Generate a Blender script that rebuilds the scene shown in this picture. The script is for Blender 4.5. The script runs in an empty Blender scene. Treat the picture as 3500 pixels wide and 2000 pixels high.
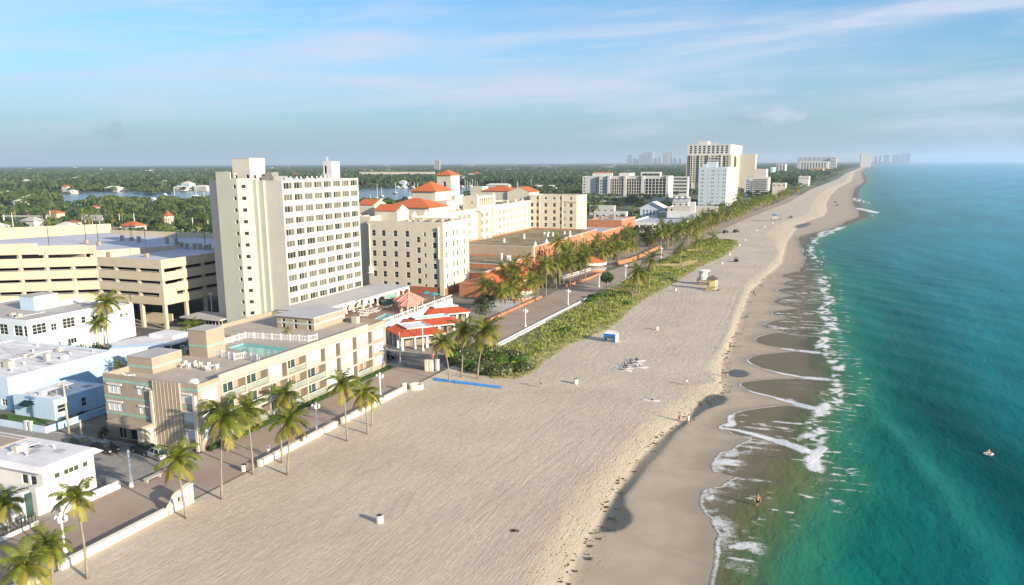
import bpy, math, random
import numpy as np
from mathutils import Matrix, Vector
random.seed(7); RNG = np.random.default_rng(11)
S = bpy.context.scene
COL = S.collection
# ------------------------------------------------------------------ camera
F, CX, CY, H = 2750.0, 1750.0, 1128.0, 42.0
PITCH = math.atan((1128 - 557) / F); YAW = math.atan(1140 / math.hypot(F, 571)); ROLL = math.radians(.29)
_cy, _sy, _cp, _sp = math.cos(YAW), math.sin(YAW), math.cos(PITCH), math.sin(PITCH)
FWD = np.array([-_sy * _cp, _cy * _cp, -_sp]); _R = np.array([_cy, _sy, 0.0]); _U = np.cross(_R, FWD)
RGT = _R * math.cos(ROLL) - _U * math.sin(ROLL); UPV = np.cross(RGT, FWD)
cam = bpy.data.cameras.new('camera'); cam.sensor_fit = 'HORIZONTAL'; cam.sensor_width = 36.0
cam.lens = 36.0 * F / 3500.0; cam.shift_y = (CY - 1000.0) / 3500.0; cam.clip_start = .5; cam.clip_end = 90000.0
co = bpy.data.objects.new('camera', cam); COL.objects.link(co); S.camera = co
co.matrix_world = Matrix(((RGT[0], UPV[0], -FWD[0], 0), (RGT[1], UPV[1], -FWD[1], 0), (RGT[2], UPV[2], -FWD[2], H), (0, 0, 0, 1)))
def ray(u, v): return FWD * F + RGT * (u - CX) - UPV * (v - CY)
def G(u, v, z=0.0):                      # survey: photograph position -> place on the level z
    d = ray(u, v); t = (z - H) / d[2]; return np.array([d[0] * t, d[1] * t, z])
def RXp(u, v, x):                        # -> place on the vertical plane X = x
    d = ray(u, v); return np.array([0, 0, H]) + d * (x / d[0])
def RYp(u, v, y):
    d = ray(u, v); return np.array([0, 0, H]) + d * (y / d[1])
D = 3500 / 2548
def GD(u, v, z=0.0): return G(u * D, v * D, z)
# ------------------------------------------------------------------ sky, sun, exposure
SUN_AZ, SUN_EL = math.radians(18), math.radians(17)   # sun stands 18 deg south of east
sd = Vector((math.cos(SUN_AZ) * math.cos(SUN_EL), -math.sin(SUN_AZ) * math.cos(SUN_EL), math.sin(SUN_EL)))
W = bpy.data.worlds.new('World'); S.world = W; W.use_nodes = True
nt = W.node_tree; N = nt.nodes; L = nt.links; bg = N['Background']
sky = N.new('ShaderNodeTexSky'); sky.sky_type = 'NISHITA'; sky.sun_disc = False
sky.sun_elevation = SUN_EL; sky.sun_rotation = math.atan2(sd.x, sd.y); sky.air_density = 1.0; sky.dust_density = 1.0; sky.ozone_density = 3.0; sky.altitude = 40
tc = N.new('ShaderNodeTexCoord'); sep = N.new('ShaderNodeSeparateXYZ'); L.new(tc.outputs['Generated'], sep.inputs[0])
def wm(op, a, b=None, c=None):
    m = N.new('ShaderNodeMath'); m.operation = op
    for i, q in enumerate((a, b, c)):
        if q is None: continue
        if isinstance(q, (int, float)): m.inputs[i].default_value = q
        else: L.new(q, m.inputs[i])
    return m.outputs[0]
el = wm('ARCSINE', sep.outputs[2]); az = wm('ARCTAN2', sep.outputs[0], sep.outputs[1])
def cloud(loc, sx, sy, tilt, lo, hi, det=6, rough=.55):
    c = N.new('ShaderNodeCombineXYZ'); L.new(wm('ADD', wm('MULTIPLY', az, sx), loc[0]), c.inputs[0]); L.new(wm('ADD', wm('MULTIPLY', wm('SUBTRACT', el, wm('MULTIPLY', az, tilt)), sy), loc[1]), c.inputs[1])
    n = N.new('ShaderNodeTexNoise'); n.inputs['Scale'].default_value = 1.0; n.inputs['Detail'].default_value = det; n.inputs['Roughness'].default_value = rough; n.inputs['Distortion'].default_value = .5; L.new(c.outputs[0], n.inputs['Vector'])
    r = N.new('ShaderNodeMapRange'); r.interpolation_type = 'SMOOTHSTEP'; r.inputs['From Min'].default_value = lo; r.inputs['From Max'].default_value = hi; L.new(n.outputs['Fac'], r.inputs['Value']); return r.outputs[0]
c1 = cloud((4.3, 2.1), 3.0, 24.0, .06, .44, .70); c2 = cloud((9.4, 7.7), 1.5, 15.0, .03, .36, .66, 4); c3 = cloud((1.2, 3.9), 6.0, 60.0, .10, .54, .80, 7, .65)
lowr = N.new('ShaderNodeMapRange'); lowr.interpolation_type = 'SMOOTHSTEP'; lowr.inputs['From Min'].default_value = .03; lowr.inputs['From Max'].default_value = .11; L.new(el, lowr.inputs['Value']); lowf = lowr.outputs[0]
cf = wm('MINIMUM', wm('ADD', wm('ADD', wm('MULTIPLY', c1, .52), wm('MULTIPLY', wm('MULTIPLY', c2, lowf), .60)), wm('MULTIPLY', c3, .36)), .80)
def mixw(f, a, b_, blend='MIX'):
    q = N.new('ShaderNodeMix'); q.data_type = 'RGBA'; q.blend_type = blend
    for nm, v in (('Factor', f), ('A', a), ('B', b_)):
        if isinstance(v, tuple): q.inputs[nm].default_value = (*v, 1)
        elif isinstance(v, float): q.inputs[nm].default_value = v
        else: L.new(v, q.inputs[nm])
    return q.outputs['Result']
ramp = N.new('ShaderNodeMapRange'); ramp.interpolation_type = 'SMOOTHSTEP'; ramp.inputs['From Min'].default_value = -.02; ramp.inputs['From Max'].default_value = .15; ramp.inputs['To Min'].default_value = 1.0; ramp.inputs['To Max'].default_value = 0.0; L.new(el, ramp.inputs['Value'])
base = mixw(1.0, sky.outputs[0], (.62, .90, 1.08), 'MULTIPLY'); base = mixw(wm('MULTIPLY', ramp.outputs[0], .78), base, (2.15, 2.75, 3.3))
res = mixw(cf, base, (3.9, 4.2, 4.9))
# one small fair weather puff low over the sea horizon and a darker wisp over the land
def puff(dirv, w_, h_, amt, col, prev, seed):
    a0 = math.atan2(dirv[0], dirv[1]); e0 = math.asin(dirv[2]); c = N.new('ShaderNodeCombineXYZ'); L.new(wm('MULTIPLY', az, 60.0), c.inputs[0]); L.new(wm('MULTIPLY', el, 90.0), c.inputs[1]); c.inputs[2].default_value = seed
    n = N.new('ShaderNodeTexNoise'); n.inputs['Scale'].default_value = 1.0; n.inputs['Detail'].default_value = 5; L.new(c.outputs[0], n.inputs['Vector'])
    dx = wm('DIVIDE', wm('SUBTRACT', az, a0), w_); dy = wm('DIVIDE', wm('SUBTRACT', el, e0), h_); r2 = wm('SQRT', wm('ADD', wm('MULTIPLY', dx, dx), wm('MULTIPLY', dy, dy)))
    f = wm('SUBTRACT', wm('ADD', 1.0, wm('MULTIPLY', wm('SUBTRACT', n.outputs['Fac'], .5), 2.2)), r2); m_ = N.new('ShaderNodeMapRange'); m_.interpolation_type = 'SMOOTHSTEP'; m_.inputs['From Max'].default_value = .8; m_.inputs['To Max'].default_value = amt; L.new(f, m_.inputs['Value']); return mixw(m_.outputs[0], prev, col)
def dirof(u, v): d = ray(u, v); d = d / np.linalg.norm(d); return d
res = puff(dirof(2660, 395), .036, .0125, .60, (3.9, 4.2, 4.9), res, 1.0); res = puff(dirof(2590, 408), .04, .007, .30, (1.7, 2.0, 2.7), res, 2.0); res = puff(dirof(372, 445), .018, .013, .35, (1.5, 1.85, 2.5), res, 3.0)
L.new(res, bg.inputs['Color']); bg.inputs['Strength'].default_value = .10
sl = bpy.data.lights.new('sun', 'SUN'); sl.energy = 5.0; sl.angle = math.radians(.53); sl.color = (1.0, .86, .67)
so = bpy.data.objects.new('sun', sl); COL.objects.link(so); so.rotation_euler = sd.to_track_quat('Z', 'Y').to_euler(); so.location = (60, -20, 80)
vs = S.view_settings; vs.view_transform = 'Standard'; vs.look = 'None'; vs.gamma = 1.0; vs.exposure = .85; vs.use_curve_mapping = False
cy = S.cycles; cy.max_bounces = 5; cy.diffuse_bounces = 3; cy.glossy_bounces = 2; cy.transmission_bounces = 2; cy.volume_bounces = 1; cy.transparent_max_bounces = 6
cy.use_denoising = True; cy.caustics_reflective = False; cy.caustics_refractive = False; cy.sample_clamp_indirect = 6.0
# ------------------------------------------------------------------ materials
MATS = {}
def nodes_of(name):
    m = bpy.data.materials.new(name); m.use_nodes = True; t = m.node_tree
    return m, t, t.nodes, t.links, t.nodes['Principled BSDF']
def rgba(c): return (c[0], c[1], c[2], 1)
def M(name, c, rough=.75, var=.10, scale=.7, bump=0.0, bscale=6.0, spec=.3, metal=0.0, streak=0.0, rnd=0.0, c2=None, trans=0.0):
    """procedural surface: base colour broken up by two noises, optional rain streaks, fine relief"""
    if name in MATS: return MATS[name]
    m, t, n, l, b = nodes_of(name)
    geo = n.new('ShaderNodeNewGeometry')
    nz = n.new('ShaderNodeTexNoise'); nz.inputs['Scale'].default_value = scale; nz.inputs['Detail'].default_value = 5; nz.inputs['Roughness'].default_value = .6; l.new(geo.outputs['Position'], nz.inputs['Vector'])
    mr = n.new('ShaderNodeMapRange'); mr.inputs['From Min'].default_value = .3; mr.inputs['From Max'].default_value = .7; l.new(nz.outputs['Fac'], mr.inputs['Value'])
    mix = n.new('ShaderNodeMix'); mix.data_type = 'RGBA'; l.new(mr.outputs[0], mix.inputs['Factor'])
    lo = tuple(max(0, x * (1 - var)) for x in c); hi = c2 or tuple(min(1, x * (1 + var)) for x in c)
    mix.inputs['A'].default_value = rgba(lo); mix.inputs['B'].default_value = rgba(hi); out = mix.outputs['Result']
    if streak:
        mp = n.new('ShaderNodeMapping'); mp.inputs['Scale'].default_value = (1.3, 1.3, .12); l.new(geo.outputs['Position'], mp.inputs[0])
        n2 = n.new('ShaderNodeTexNoise'); n2.inputs['Scale'].default_value = 1.0; n2.inputs['Detail'].default_value = 4; l.new(mp.outputs[0], n2.inputs['Vector'])
        r2 = n.new('ShaderNodeMapRange'); r2.inputs['From Min'].default_value = .48; r2.inputs['From Max'].default_value = .75; r2.inputs['To Max'].default_value = streak; l.new(n2.outputs['Fac'], r2.inputs['Value'])
        m2 = n.new('ShaderNodeMix'); m2.data_type = 'RGBA'; l.new(r2.outputs[0], m2.inputs['Factor']); l.new(out, m2.inputs['A']); m2.inputs['B'].default_value = rgba(tuple(x * .55 for x in c)); out = m2.outputs['Result']
    if rnd:
        oi = n.new('ShaderNodeObjectInfo'); hs = n.new('ShaderNodeHueSaturation'); r3 = n.new('ShaderNodeMapRange'); r3.inputs['To Min'].default_value = 1 - rnd; r3.inputs['To Max'].default_value = 1 + rnd
        l.new(oi.outputs['Random'], r3.inputs['Value']); l.new(r3.outputs[0], hs.inputs['Value']); l.new(out, hs.inputs['Color']); out = hs.outputs['Color']
    l.new(out, b.inputs['Base Color']); b.inputs['Roughness'].default_value = rough; b.inputs['Metallic'].default_value = metal; b.inputs['Specular IOR Level'].default_value = spec
    if bump:
        n4 = n.new('ShaderNodeTexNoise'); n4.inputs['Scale'].default_value = bscale; n4.inputs['Detail'].default_value = 4; l.new(geo.outputs['Position'], n4.inputs['Vector'])
        bp = n.new('ShaderNodeBump'); bp.inputs['Strength'].default_value = 1; bp.inputs['Distance'].default_value = bump; l.new(n4.outputs['Fac'], bp.inputs['Height']); l.new(bp.outputs[0], b.inputs['Normal'])
    if trans:
        tr = n.new('ShaderNodeBsdfTranslucent'); l.new(out, tr.inputs[0]); ms = n.new('ShaderNodeMixShader'); ms.inputs[0].default_value = trans
        l.new(b.outputs[0], ms.inputs[1]); l.new(tr.outputs[0], ms.inputs[2]); l.new(ms.outputs[0], n['Material Output'].inputs[0])
    MATS[name] = m; return m
def glass(name, c, rough=.16): return M(name, c, rough, .35, .35, spec=.22)
cream = M('cream_stucco', (.60, .545, .44), .85, .06, .25, streak=.10); white = M('white_stucco', (.62, .61, .59), .8, .05, .4, streak=.12)
cream_dk = M('tan_stucco', (.365, .30, .23), .85, .07, .4, streak=.2); tower_w = M('tower_cream', (.56, .52, .45), .85, .05, .2, streak=.08)
tower_g = M('tower_green_stucco', (.48, .49, .40), .85, .05, .2, streak=.08)
garage_m = M('buff_concrete', (.54, .46, .335), .85, .06, .3, streak=.12); deck_m = M('parking_deck', (.44, .45, .51), .85, .12, .12, c2=(.52, .53, .60))
roof_g = M('grey_roof', (.42, .40, .38), .9, .12, .3); roof_w = M('white_roof', (.60, .59, .60), .8, .10, .22, c2=(.78, .77, .77), streak=.12); roof_br = M('weathered_gravel_roof', (.20, .155, .08), .95, .35, .15, c2=(.30, .25, .17))
tile_o = M('orange_clay_tile', (.50, .135, .05), .8, .22, 1.6); tile_r = M('red_clay_tile', (.50, .10, .045), .8, .2, 1.6); tile_p = M('pink_canvas', (.62, .27, .20), .8, .08, 1.0)
orange = M('orange_stucco', (.44, .19, .10), .85, .14, .5, streak=.25); lblue = M('pale_blue_stucco', (.52, .66, .78), .85, .06, .4, streak=.1); blue = M('shaded_blue_stucco', (.36, .56, .74), .85, .12, .6, streak=.25)  # deeper blue is the pale blue wall with shade put into its colour
teal = M('teal_trim', (.27, .44, .36), .7, .12, 1.0); frame_w = M('white_frame', (.68, .67, .64), .5, .05, 2.0); frame_d = M('dark_frame', (.10, .10, .10), .5, .1, 2.0)
gl_d = glass('dark_glass', (.025, .035, .035)); gl_c = M('curtained_glass', (.13, .135, .115), .3, .25, .5, spec=.2); gl_t = glass('teal_glass', (.04, .075, .07)); shade_w = M('white_shutter', (.80, .80, .78), .6, .03, 2.0); shade_s = M('aluminium_shutter', (.62, .64, .66), .5, .05, 3.0)
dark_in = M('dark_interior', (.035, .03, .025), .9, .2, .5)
asphalt = M('asphalt', (.095, .095, .095), .9, .2, .4, c2=(.15, .145, .14)); concrete = M('concrete', (.42, .40, .36), .9, .12, .6, bump=.01)
metal_w = M('white_metal', (.75, .75, .73), .45, .05, 2); metal_d = M('dark_metal', (.05, .05, .055), .5, .2, 2); wood = M('weathered_wood', (.30, .22, .13), .85, .25, 2.0); wood_lt = M('pale_wood', (.50, .40, .24), .85, .2, 2.0)
trunk_m = M('palm_trunk', (.26, .225, .18), .9, .2, 3.0); bark = M('bark', (.14, .10, .07), .95, .3, 3.0)
frond_g = M('frond_green', (.10, .16, .022), .5, .35, .8, spec=.4, rnd=.3, c2=(.24, .26, .035), trans=.35); frond_y = M('frond_yellow', (.36, .27, .04), .55, .3, 1.0, spec=.35, rnd=.25, c2=(.30, .30, .05), trans=.35); frond_d = M('dry_frond', (.26, .17, .07), .8, .3, 1.0, trans=.2)
leaf_m = M('leaf_green', (.045, .10, .020), .6, .45, .35, rnd=.35, c2=(.10, .16, .03), trans=.2); leaf_d = M('leaf_dark', (.025, .055, .020), .6, .4, .4, rnd=.3, c2=(.055, .085, .025), trans=.15); leaf_s = M('sea_grape_leaf', (.09, .13, .045), .5, .4, .6, rnd=.2, c2=(.17, .19, .09), trans=.2); wood_m = M('woodland_leaf', (.055, .105, .03), .7, .45, .06, c2=(.13, .18, .055), trans=.2); wood_d = M('woodland_leaf_dark', (.035, .07, .025), .7, .4, .06, c2=(.075, .12, .04), trans=.15)
leaf_h = M('hedge_leaf', (.05, .14, .015), .6, .35, 1.5, c2=(.10, .20, .03), trans=.2)
# ------------------------------------------------------------------ mesh helpers
class MB:
    def __init__(s): s.v = []; s.f = []; s.m = []; s.mi = 0
    def add(s, vs, fs):
        o = len(s.v); s.v.extend([tuple(map(float, q)) for q in vs]); s.f.extend([tuple(o + i for i in f) for f in fs]); s.m.extend([s.mi] * len(fs)); return s
    def poly(s, *p): return s.add(p, [tuple(range(len(p)))])
    def box(s, x0, x1, y0, y1, z0, z1):
        return s.add([(x0, y0, z0), (x1, y0, z0), (x1, y1, z0), (x0, y1, z0), (x0, y0, z1), (x1, y0, z1), (x1, y1, z1), (x0, y1, z1)],
                     [(3, 2, 1, 0), (4, 5, 6, 7), (0, 1, 5, 4), (1, 2, 6, 5), (2, 3, 7, 6), (3, 0, 4, 7)])
    def prism(s, poly, z0, z1, top=True, bot=False):
        n = len(poly); a = sum(poly[i][0] * poly[(i + 1) % n][1] - poly[(i + 1) % n][0] * poly[i][1] for i in range(n))
        if a < 0: poly = poly[::-1]
        vs = [(p[0], p[1], z0) for p in poly] + [(p[0], p[1], z1) for p in poly]
        fs = [(i, (i + 1) % n, n + (i + 1) % n, n + i) for i in range(n)]
        if top: fs.append(tuple(range(n, 2 * n)))
        if bot: fs.append(tuple(range(n))[::-1])
        return s.add(vs, fs)
    def tube(s, pts, rs, n=6, cap=True):
        pts = [Vector(p) for p in pts]; rs = rs if hasattr(rs, '__len__') else [rs] * len(pts); vs = []; fs = []
        for i, p in enumerate(pts):
            d = (pts[min(i + 1, len(pts) - 1)] - pts[max(i - 1, 0)]).normalized()
            a = d.cross(Vector((0, 0, 1))) if abs(d.z) < .9 else d.cross(Vector((1, 0, 0))); a.normalize(); b = d.cross(a)
            for k in range(n):
                t = 2 * math.pi * k / n; vs.append(p + (a * math.cos(t) + b * math.sin(t)) * rs[i])
        for i in range(len(pts) - 1):
            for k in range(n):
                k2 = (k + 1) % n; fs.append((i * n + k, (i + 1) * n + k, (i + 1) * n + k2, i * n + k2))
        if cap: fs.append(tuple(range(n))); fs.append(tuple(range((len(pts) - 1) * n, len(pts) * n))[::-1])
        return s.add(vs, fs)
    def lathe(s, c, prof, n=10):
        vs = []; fs = []
        for r, z in prof:
            for k in range(n):
                t = 2 * math.pi * k / n; vs.append((c[0] + r * math.cos(t), c[1] + r * math.sin(t), c[2] + z))
        m = len(prof)
        for i in range(m - 1):
            for k in range(n):
                k2 = (k + 1) % n; fs.append((i * n + k, i * n + k2, (i + 1) * n + k2, (i + 1) * n + k))
        fs.append(tuple(range(n))[::-1]); fs.append(tuple(range((m - 1) * n, m * n)))
        return s.add(vs, fs)
    def ball(s, c, r, n=8, sq=1.0):
        m = max(4, n // 2); return s.lathe(c, [(max(.02 * r, r * math.sin(math.pi * i / m)), -r * sq * math.cos(math.pi * i / m)) for i in range(m + 1)], n)
    def hip(s, x0, x1, y0, y1, z, h, th=.15):
        """hipped roof over a rectangle, ridge along the longer side"""
        w, d = x1 - x0, y1 - y0
        if w >= d: r0, r1 = (x0 + d / 2, (y0 + y1) / 2, z + h), (x1 - d / 2, (y0 + y1) / 2, z + h)
        else: r0, r1 = ((x0 + x1) / 2, y0 + w / 2, z + h), ((x0 + x1) / 2, y1 - w / 2, z + h)
        b = [(x0, y0, z), (x1, y0, z), (x1, y1, z), (x0, y1, z)]; b2 = [(p[0], p[1], z - th) for p in b]
        if w >= d: fs = [(0, 1, 5, 4), (2, 3, 4, 5), (1, 2, 5), (3, 0, 4)]
        else: fs = [(0, 1, 4), (1, 2, 5, 4), (2, 3, 5), (3, 0, 4, 5)]
        fs += [(6, 7, 1, 0), (7, 8, 2, 1), (8, 9, 3, 2), (9, 6, 0, 3), (9, 8, 7, 6)]
        return s.add(b + [r0, r1] + b2, fs)
    def gable(s, x0, x1, y0, y1, z, h, along='x', th=.2):
        if along == 'x': ym = (y0 + y1) / 2; A = [(x0, y0, z), (x1, y0, z), (x1, ym, z + h), (x0, ym, z + h), (x0, y1, z), (x1, y1, z)]
        else: xm = (x0 + x1) / 2; A = [(x0, y0, z), (x0, y1, z), (xm, y1, z + h), (xm, y0, z + h), (x1, y0, z), (x1, y1, z)]
        B = [(p[0], p[1], p[2] - th) for p in A]
        return s.add(A + B, [(0, 1, 2, 3), (3, 2, 5, 4), (9, 8, 7, 6), (10, 11, 8, 9), (0, 6, 7, 1), (4, 5, 11, 10), (0, 3, 9, 6), (3, 4, 10, 9), (1, 7, 8, 2), (2, 8, 11, 5)])
    def facade(s, p, u, w, h, ops, depth=.2):
        """wall face with real openings: p lower corner, u along the wall, ops = [(a, z, w, h)] with reveals"""
        u = np.array([u[0], u[1], 0.0]); nrm = np.array([u[1], -u[0], 0.0]); p = np.array(p, float); z = np.array([0, 0, 1.0])
        ops = [o for o in ops if o[0] > .01 and o[0] + o[2] < w - .01 and o[1] > .01 and o[1] + o[3] < h - .01]
        xs = sorted({0.0, float(w)} | {round(o[0], 3) for o in ops} | {round(o[0] + o[2], 3) for o in ops}); zs = sorted({0.0, float(h)} | {round(o[1], 3) for o in ops} | {round(o[1] + o[3], 3) for o in ops})
        P = lambda a, b, d=0.0: tuple(p + u * a + z * b - nrm * d)
        for i in range(len(xs) - 1):
            run = None
            for k in range(len(zs) - 1):
                xm, zm = (xs[i] + xs[i + 1]) / 2, (zs[k] + zs[k + 1]) / 2
                if any(o[0] < xm < o[0] + o[2] and o[1] < zm < o[1] + o[3] for o in ops):
                    if run is not None: s.poly(P(xs[i], run), P(xs[i + 1], run), P(xs[i + 1], zs[k]), P(xs[i], zs[k])); run = None
                elif run is None: run = zs[k]
            if run is not None: s.poly(P(xs[i], run), P(xs[i + 1], run), P(xs[i + 1], zs[-1]), P(xs[i], zs[-1]))
        for a, b, ww, hh in ops:
            c, d = a + ww, b + hh
            s.poly(P(a, b), P(a, b, depth), P(c, b, depth), P(c, b)); s.poly(P(a, d, depth), P(a, d), P(c, d), P(c, d, depth))
            s.poly(P(a, b, depth), P(a, b), P(a, d), P(a, d, depth)); s.poly(P(c, b), P(c, b, depth), P(c, d, depth), P(c, d))
        return s
    def mesh(s, name, mats, off=(0, 0, 0), smooth=False):
        me = bpy.data.meshes.new(name); v = np.array(s.v, dtype=float) - np.array(off) if s.v else np.zeros((0, 3))
        me.from_pydata(v.tolist(), [], s.f)
        for m in (mats if isinstance(mats, (list, tuple)) else [mats]): me.materials.append(m)
        if any(s.m): me.polygons.foreach_set('material_index', s.m)
        if smooth: me.polygons.foreach_set('use_smooth', [True] * len(s.f))
        me.update(); return me
BASE = {}
def link(name, me, parent=None, loc=(0, 0, 0)):
    o = bpy.data.objects.new(name, me); COL.objects.link(o)
    if parent is not None:
        o.parent = parent; b = BASE[parent.name]; o.location = (loc[0] - b[0], loc[1] - b[1], loc[2] - b[2])
    else: o.location = loc
    BASE[o.name] = tuple(loc); return o
def thing(name, label, cat, loc, group=None, rz=0):
    o = bpy.data.objects.new(name, None); COL.objects.link(o); o.location = loc; o.rotation_euler = (0, 0, rz); o.empty_display_size = .3
    o['label'] = label; o['category'] = cat
    if group: o['group'] = group
    BASE[o.name] = tuple(loc); return o
def part(name, mb, mat, parent, smooth=False, label=None, kind=None):
    """mesh given in world coordinates becomes a part of its thing"""
    b = BASE[parent.name]; me = mb.mesh(name, mat, b, smooth); o = link(name, me, parent, b)
    if label: o['label'] = label
    if kind: o['kind'] = kind
    return o
def lpart(name, me, parent, loc=(0, 0, 0), rz=0, mat=None):
    """ready mesh placed in its parent's own coordinates"""
    o = bpy.data.objects.new(name, me); COL.objects.link(o); o.parent = parent; o.location = loc; o.rotation_euler = (0, 0, rz); b = BASE.get(parent.name, (0, 0, 0)); BASE[o.name] = (b[0] + loc[0], b[1] + loc[1], b[2] + loc[2]); return o
def solo(name, mb, mat, label, cat, loc=None, group=None, smooth=False, kind=None):
    loc = loc or (0, 0, 0); o = link(name, mb.mesh(name, mat, loc, smooth), None, loc)
    if label: o['label'] = label
    if cat: o['category'] = cat
    if group: o['group'] = group
    if kind: o['kind'] = kind
    return o
def struct(name, mb, mat, smooth=False):
    o = link(name, mb.mesh(name, mat, (0, 0, 0), smooth)); o['kind'] = 'structure'; return o
KIDS = {}
def copy_tree(o, loc, label=None, group=None, rz=None, sc=None, name=None):
    def cp(q, par):
        c = q.copy(); COL.objects.link(c)
        if par is not None: c.parent = par
        for ch in KIDS.setdefault(q.name, list(q.children)): cp(ch, c)
        return c
    r = cp(o, None); r.location = loc
    if rz is not None: r.rotation_euler = (0, 0, rz)
    if sc is not None: r.scale = (sc, sc, sc) if not hasattr(sc, '__len__') else sc
    if label: r['label'] = label
    if group: r['group'] = group
    BASE[r.name] = tuple(loc); return r
def wall_grid(name, X, Y, Z, mats, attrs=None, smooth=True, keep=None):
    """regular grid of vertices to one mesh; attrs are per-vertex floats"""
    ny, nx = X.shape; v = np.stack([X, Y, Z], -1).reshape(-1, 3); idx = np.arange(nx * ny).reshape(ny, nx)
    f = np.stack([idx[:-1, :-1], idx[:-1, 1:], idx[1:, 1:], idx[1:, :-1]], -1).reshape(-1, 4)
    if keep is not None: f = f[keep.reshape(-1)]
    return np_mesh(name, v, f, mats, attrs, smooth)
def np_mesh(name, v, f, mats, attrs=None, smooth=False):
    me = bpy.data.meshes.new(name); k = f.shape[1]
    me.vertices.add(len(v)); me.vertices.foreach_set('co', v.astype(np.float32).ravel())
    me.loops.add(f.size); me.loops.foreach_set('vertex_index', f.astype(np.int32).ravel())
    me.polygons.add(len(f)); me.polygons.foreach_set('loop_start', (np.arange(len(f)) * k).astype(np.int32))
    if smooth: me.polygons.foreach_set('use_smooth', np.ones(len(f), bool))
    for m in (mats if isinstance(mats, (list, tuple)) else [mats]): me.materials.append(m)
    for a, val in (attrs or {}).items():
        at = me.attributes.new(a, 'FLOAT', 'POINT'); at.data.foreach_set('value', val.astype(np.float32).ravel())
    me.update(calc_edges=True); me.validate(); return me
# ------------------------------------------------------------------ windows
WM = {}
def win_mesh(w, h, nx=1, nz=1, fr=.07, mats=None, key='w', glassed=True, proud=.05):
    """frame + mullions + glass in one window; local X along the wall, Z up, outside is -Y"""
    k = (round(w, 2), round(h, 2), nx, nz, fr, key, glassed)
    if k in WM: return WM[k]
    b = MB(); b.mi = 0; d = proud
    b.box(0, fr, -d, .02, 0, h); b.box(w - fr, w, -d, .02, 0, h); b.box(fr, w - fr, -d, .02, 0, fr); b.box(fr, w - fr, -d, .02, h - fr, h)
    for i in range(1, nx): x = w * i / nx; b.box(x - fr * .5, x + fr * .5, -d, .02, fr, h - fr)
    for i in range(1, nz): z = h * i / nz; b.box(fr, w - fr, -d * .8, .02, z - fr * .45, z + fr * .45)
    if glassed: b.mi = 1; b.poly((fr * .5, 0, fr * .5), (w - fr * .5, 0, fr * .5), (w - fr * .5, 0, h - fr * .5), (fr * .5, 0, h - fr * .5))
    WM[k] = b.mesh('window', mats or [frame_w, gl_d]); return WM[k]
def put_windows(par, p, u, ops, depth, nx=1, nz=2, fr=.07, mats=None, key='w', name='window', pick=None):
    rz = math.atan2(u[1], u[0]); n = (u[1], -u[0]); b = BASE[par.name]; out = []
    for o in ops:
        kk, mm = (key, mats) if pick is None else pick(o)
        me = win_mesh(o[2], o[3], nx if len(o) < 5 else o[4], nz if len(o) < 6 else o[5], fr, mm, kk)
        loc = (p[0] + u[0] * o[0] - n[0] * depth - b[0], p[1] + u[1] * o[0] - n[1] * depth - b[1], p[2] + o[1] - b[2])
        out.append(lpart(name, me, par, loc, rz))
    return out
def block(par, x0, x1, y0, y1, z0, z1, mat, roof, S_=(), E_=(), par_h=.6, th=.25, depth=.18, roofname='roof', wallname='wall', win=None, cap=None):
    """box building body: south and east faces with openings, parapet with thickness, roof slab, windows"""
    b = MB(); S4 = [tuple(o[:4]) for o in S_]; E4 = [tuple(o[:4]) for o in E_]; zr = z1 - par_h
    b.facade((x0, y0, z0), (1, 0), x1 - x0, z1 - z0, S4, depth); b.facade((x1, y0, z0), (0, 1), y1 - y0, z1 - z0, E4, depth)
    b.poly((x1, y1, z0), (x0, y1, z0), (x0, y1, z1), (x1, y1, z1)); b.poly((x0, y1, z0), (x0, y0, z0), (x0, y0, z1), (x0, y1, z1))
    if par_h > .05:
        i = [(x0 + th, y0 + th), (x1 - th, y0 + th), (x1 - th, y1 - th), (x0 + th, y1 - th)]; o = [(x0, y0), (x1, y0), (x1, y1), (x0, y1)]
        for k in range(4):
            k2 = (k + 1) % 4; b.poly((*o[k], z1), (*o[k2], z1), (*i[k2], z1), (*i[k], z1)); b.poly((*i[k], z1), (*i[k2], z1), (*i[k2], zr), (*i[k], zr))
    part(wallname, b, mat, par)
    r = MB(); t = th if par_h > .05 else 0; r.poly((x0 + t, y0 + t, zr), (x1 - t, y0 + t, zr), (x1 - t, y1 - t, zr), (x0 + t, y1 - t, zr)); part(roofname, r, roof, par)
    if cap:
        c = MB(); e = .12
        c.box(x0 - e, x1 + e, y0 - e, y0 + th, z1 + .003, z1 + .16); c.box(x1 - th, x1 + e, y0 + th, y1 + e, z1 + .003, z1 + .16); part('parapet_cap', c, cap, par)
    w = dict(depth=depth * .9); w.update(win or {})
    put_windows(par, (x0, y0, z0), (1, 0), [o for o in S_ if o[0] > .01 and o[0] + o[2] < x1 - x0 - .01 and o[1] + o[3] < z1 - z0 - .01], **w); put_windows(par, (x1, y0, z0), (0, 1), [o for o in E_ if o[0] > .01 and o[0] + o[2] < y1 - y0 - .01 and o[1] + o[3] < z1 - z0 - .01], **w)
def grid_ops(xs, zs, w, h): return [(x, z, w, h) for z in zs for x in xs]
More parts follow.
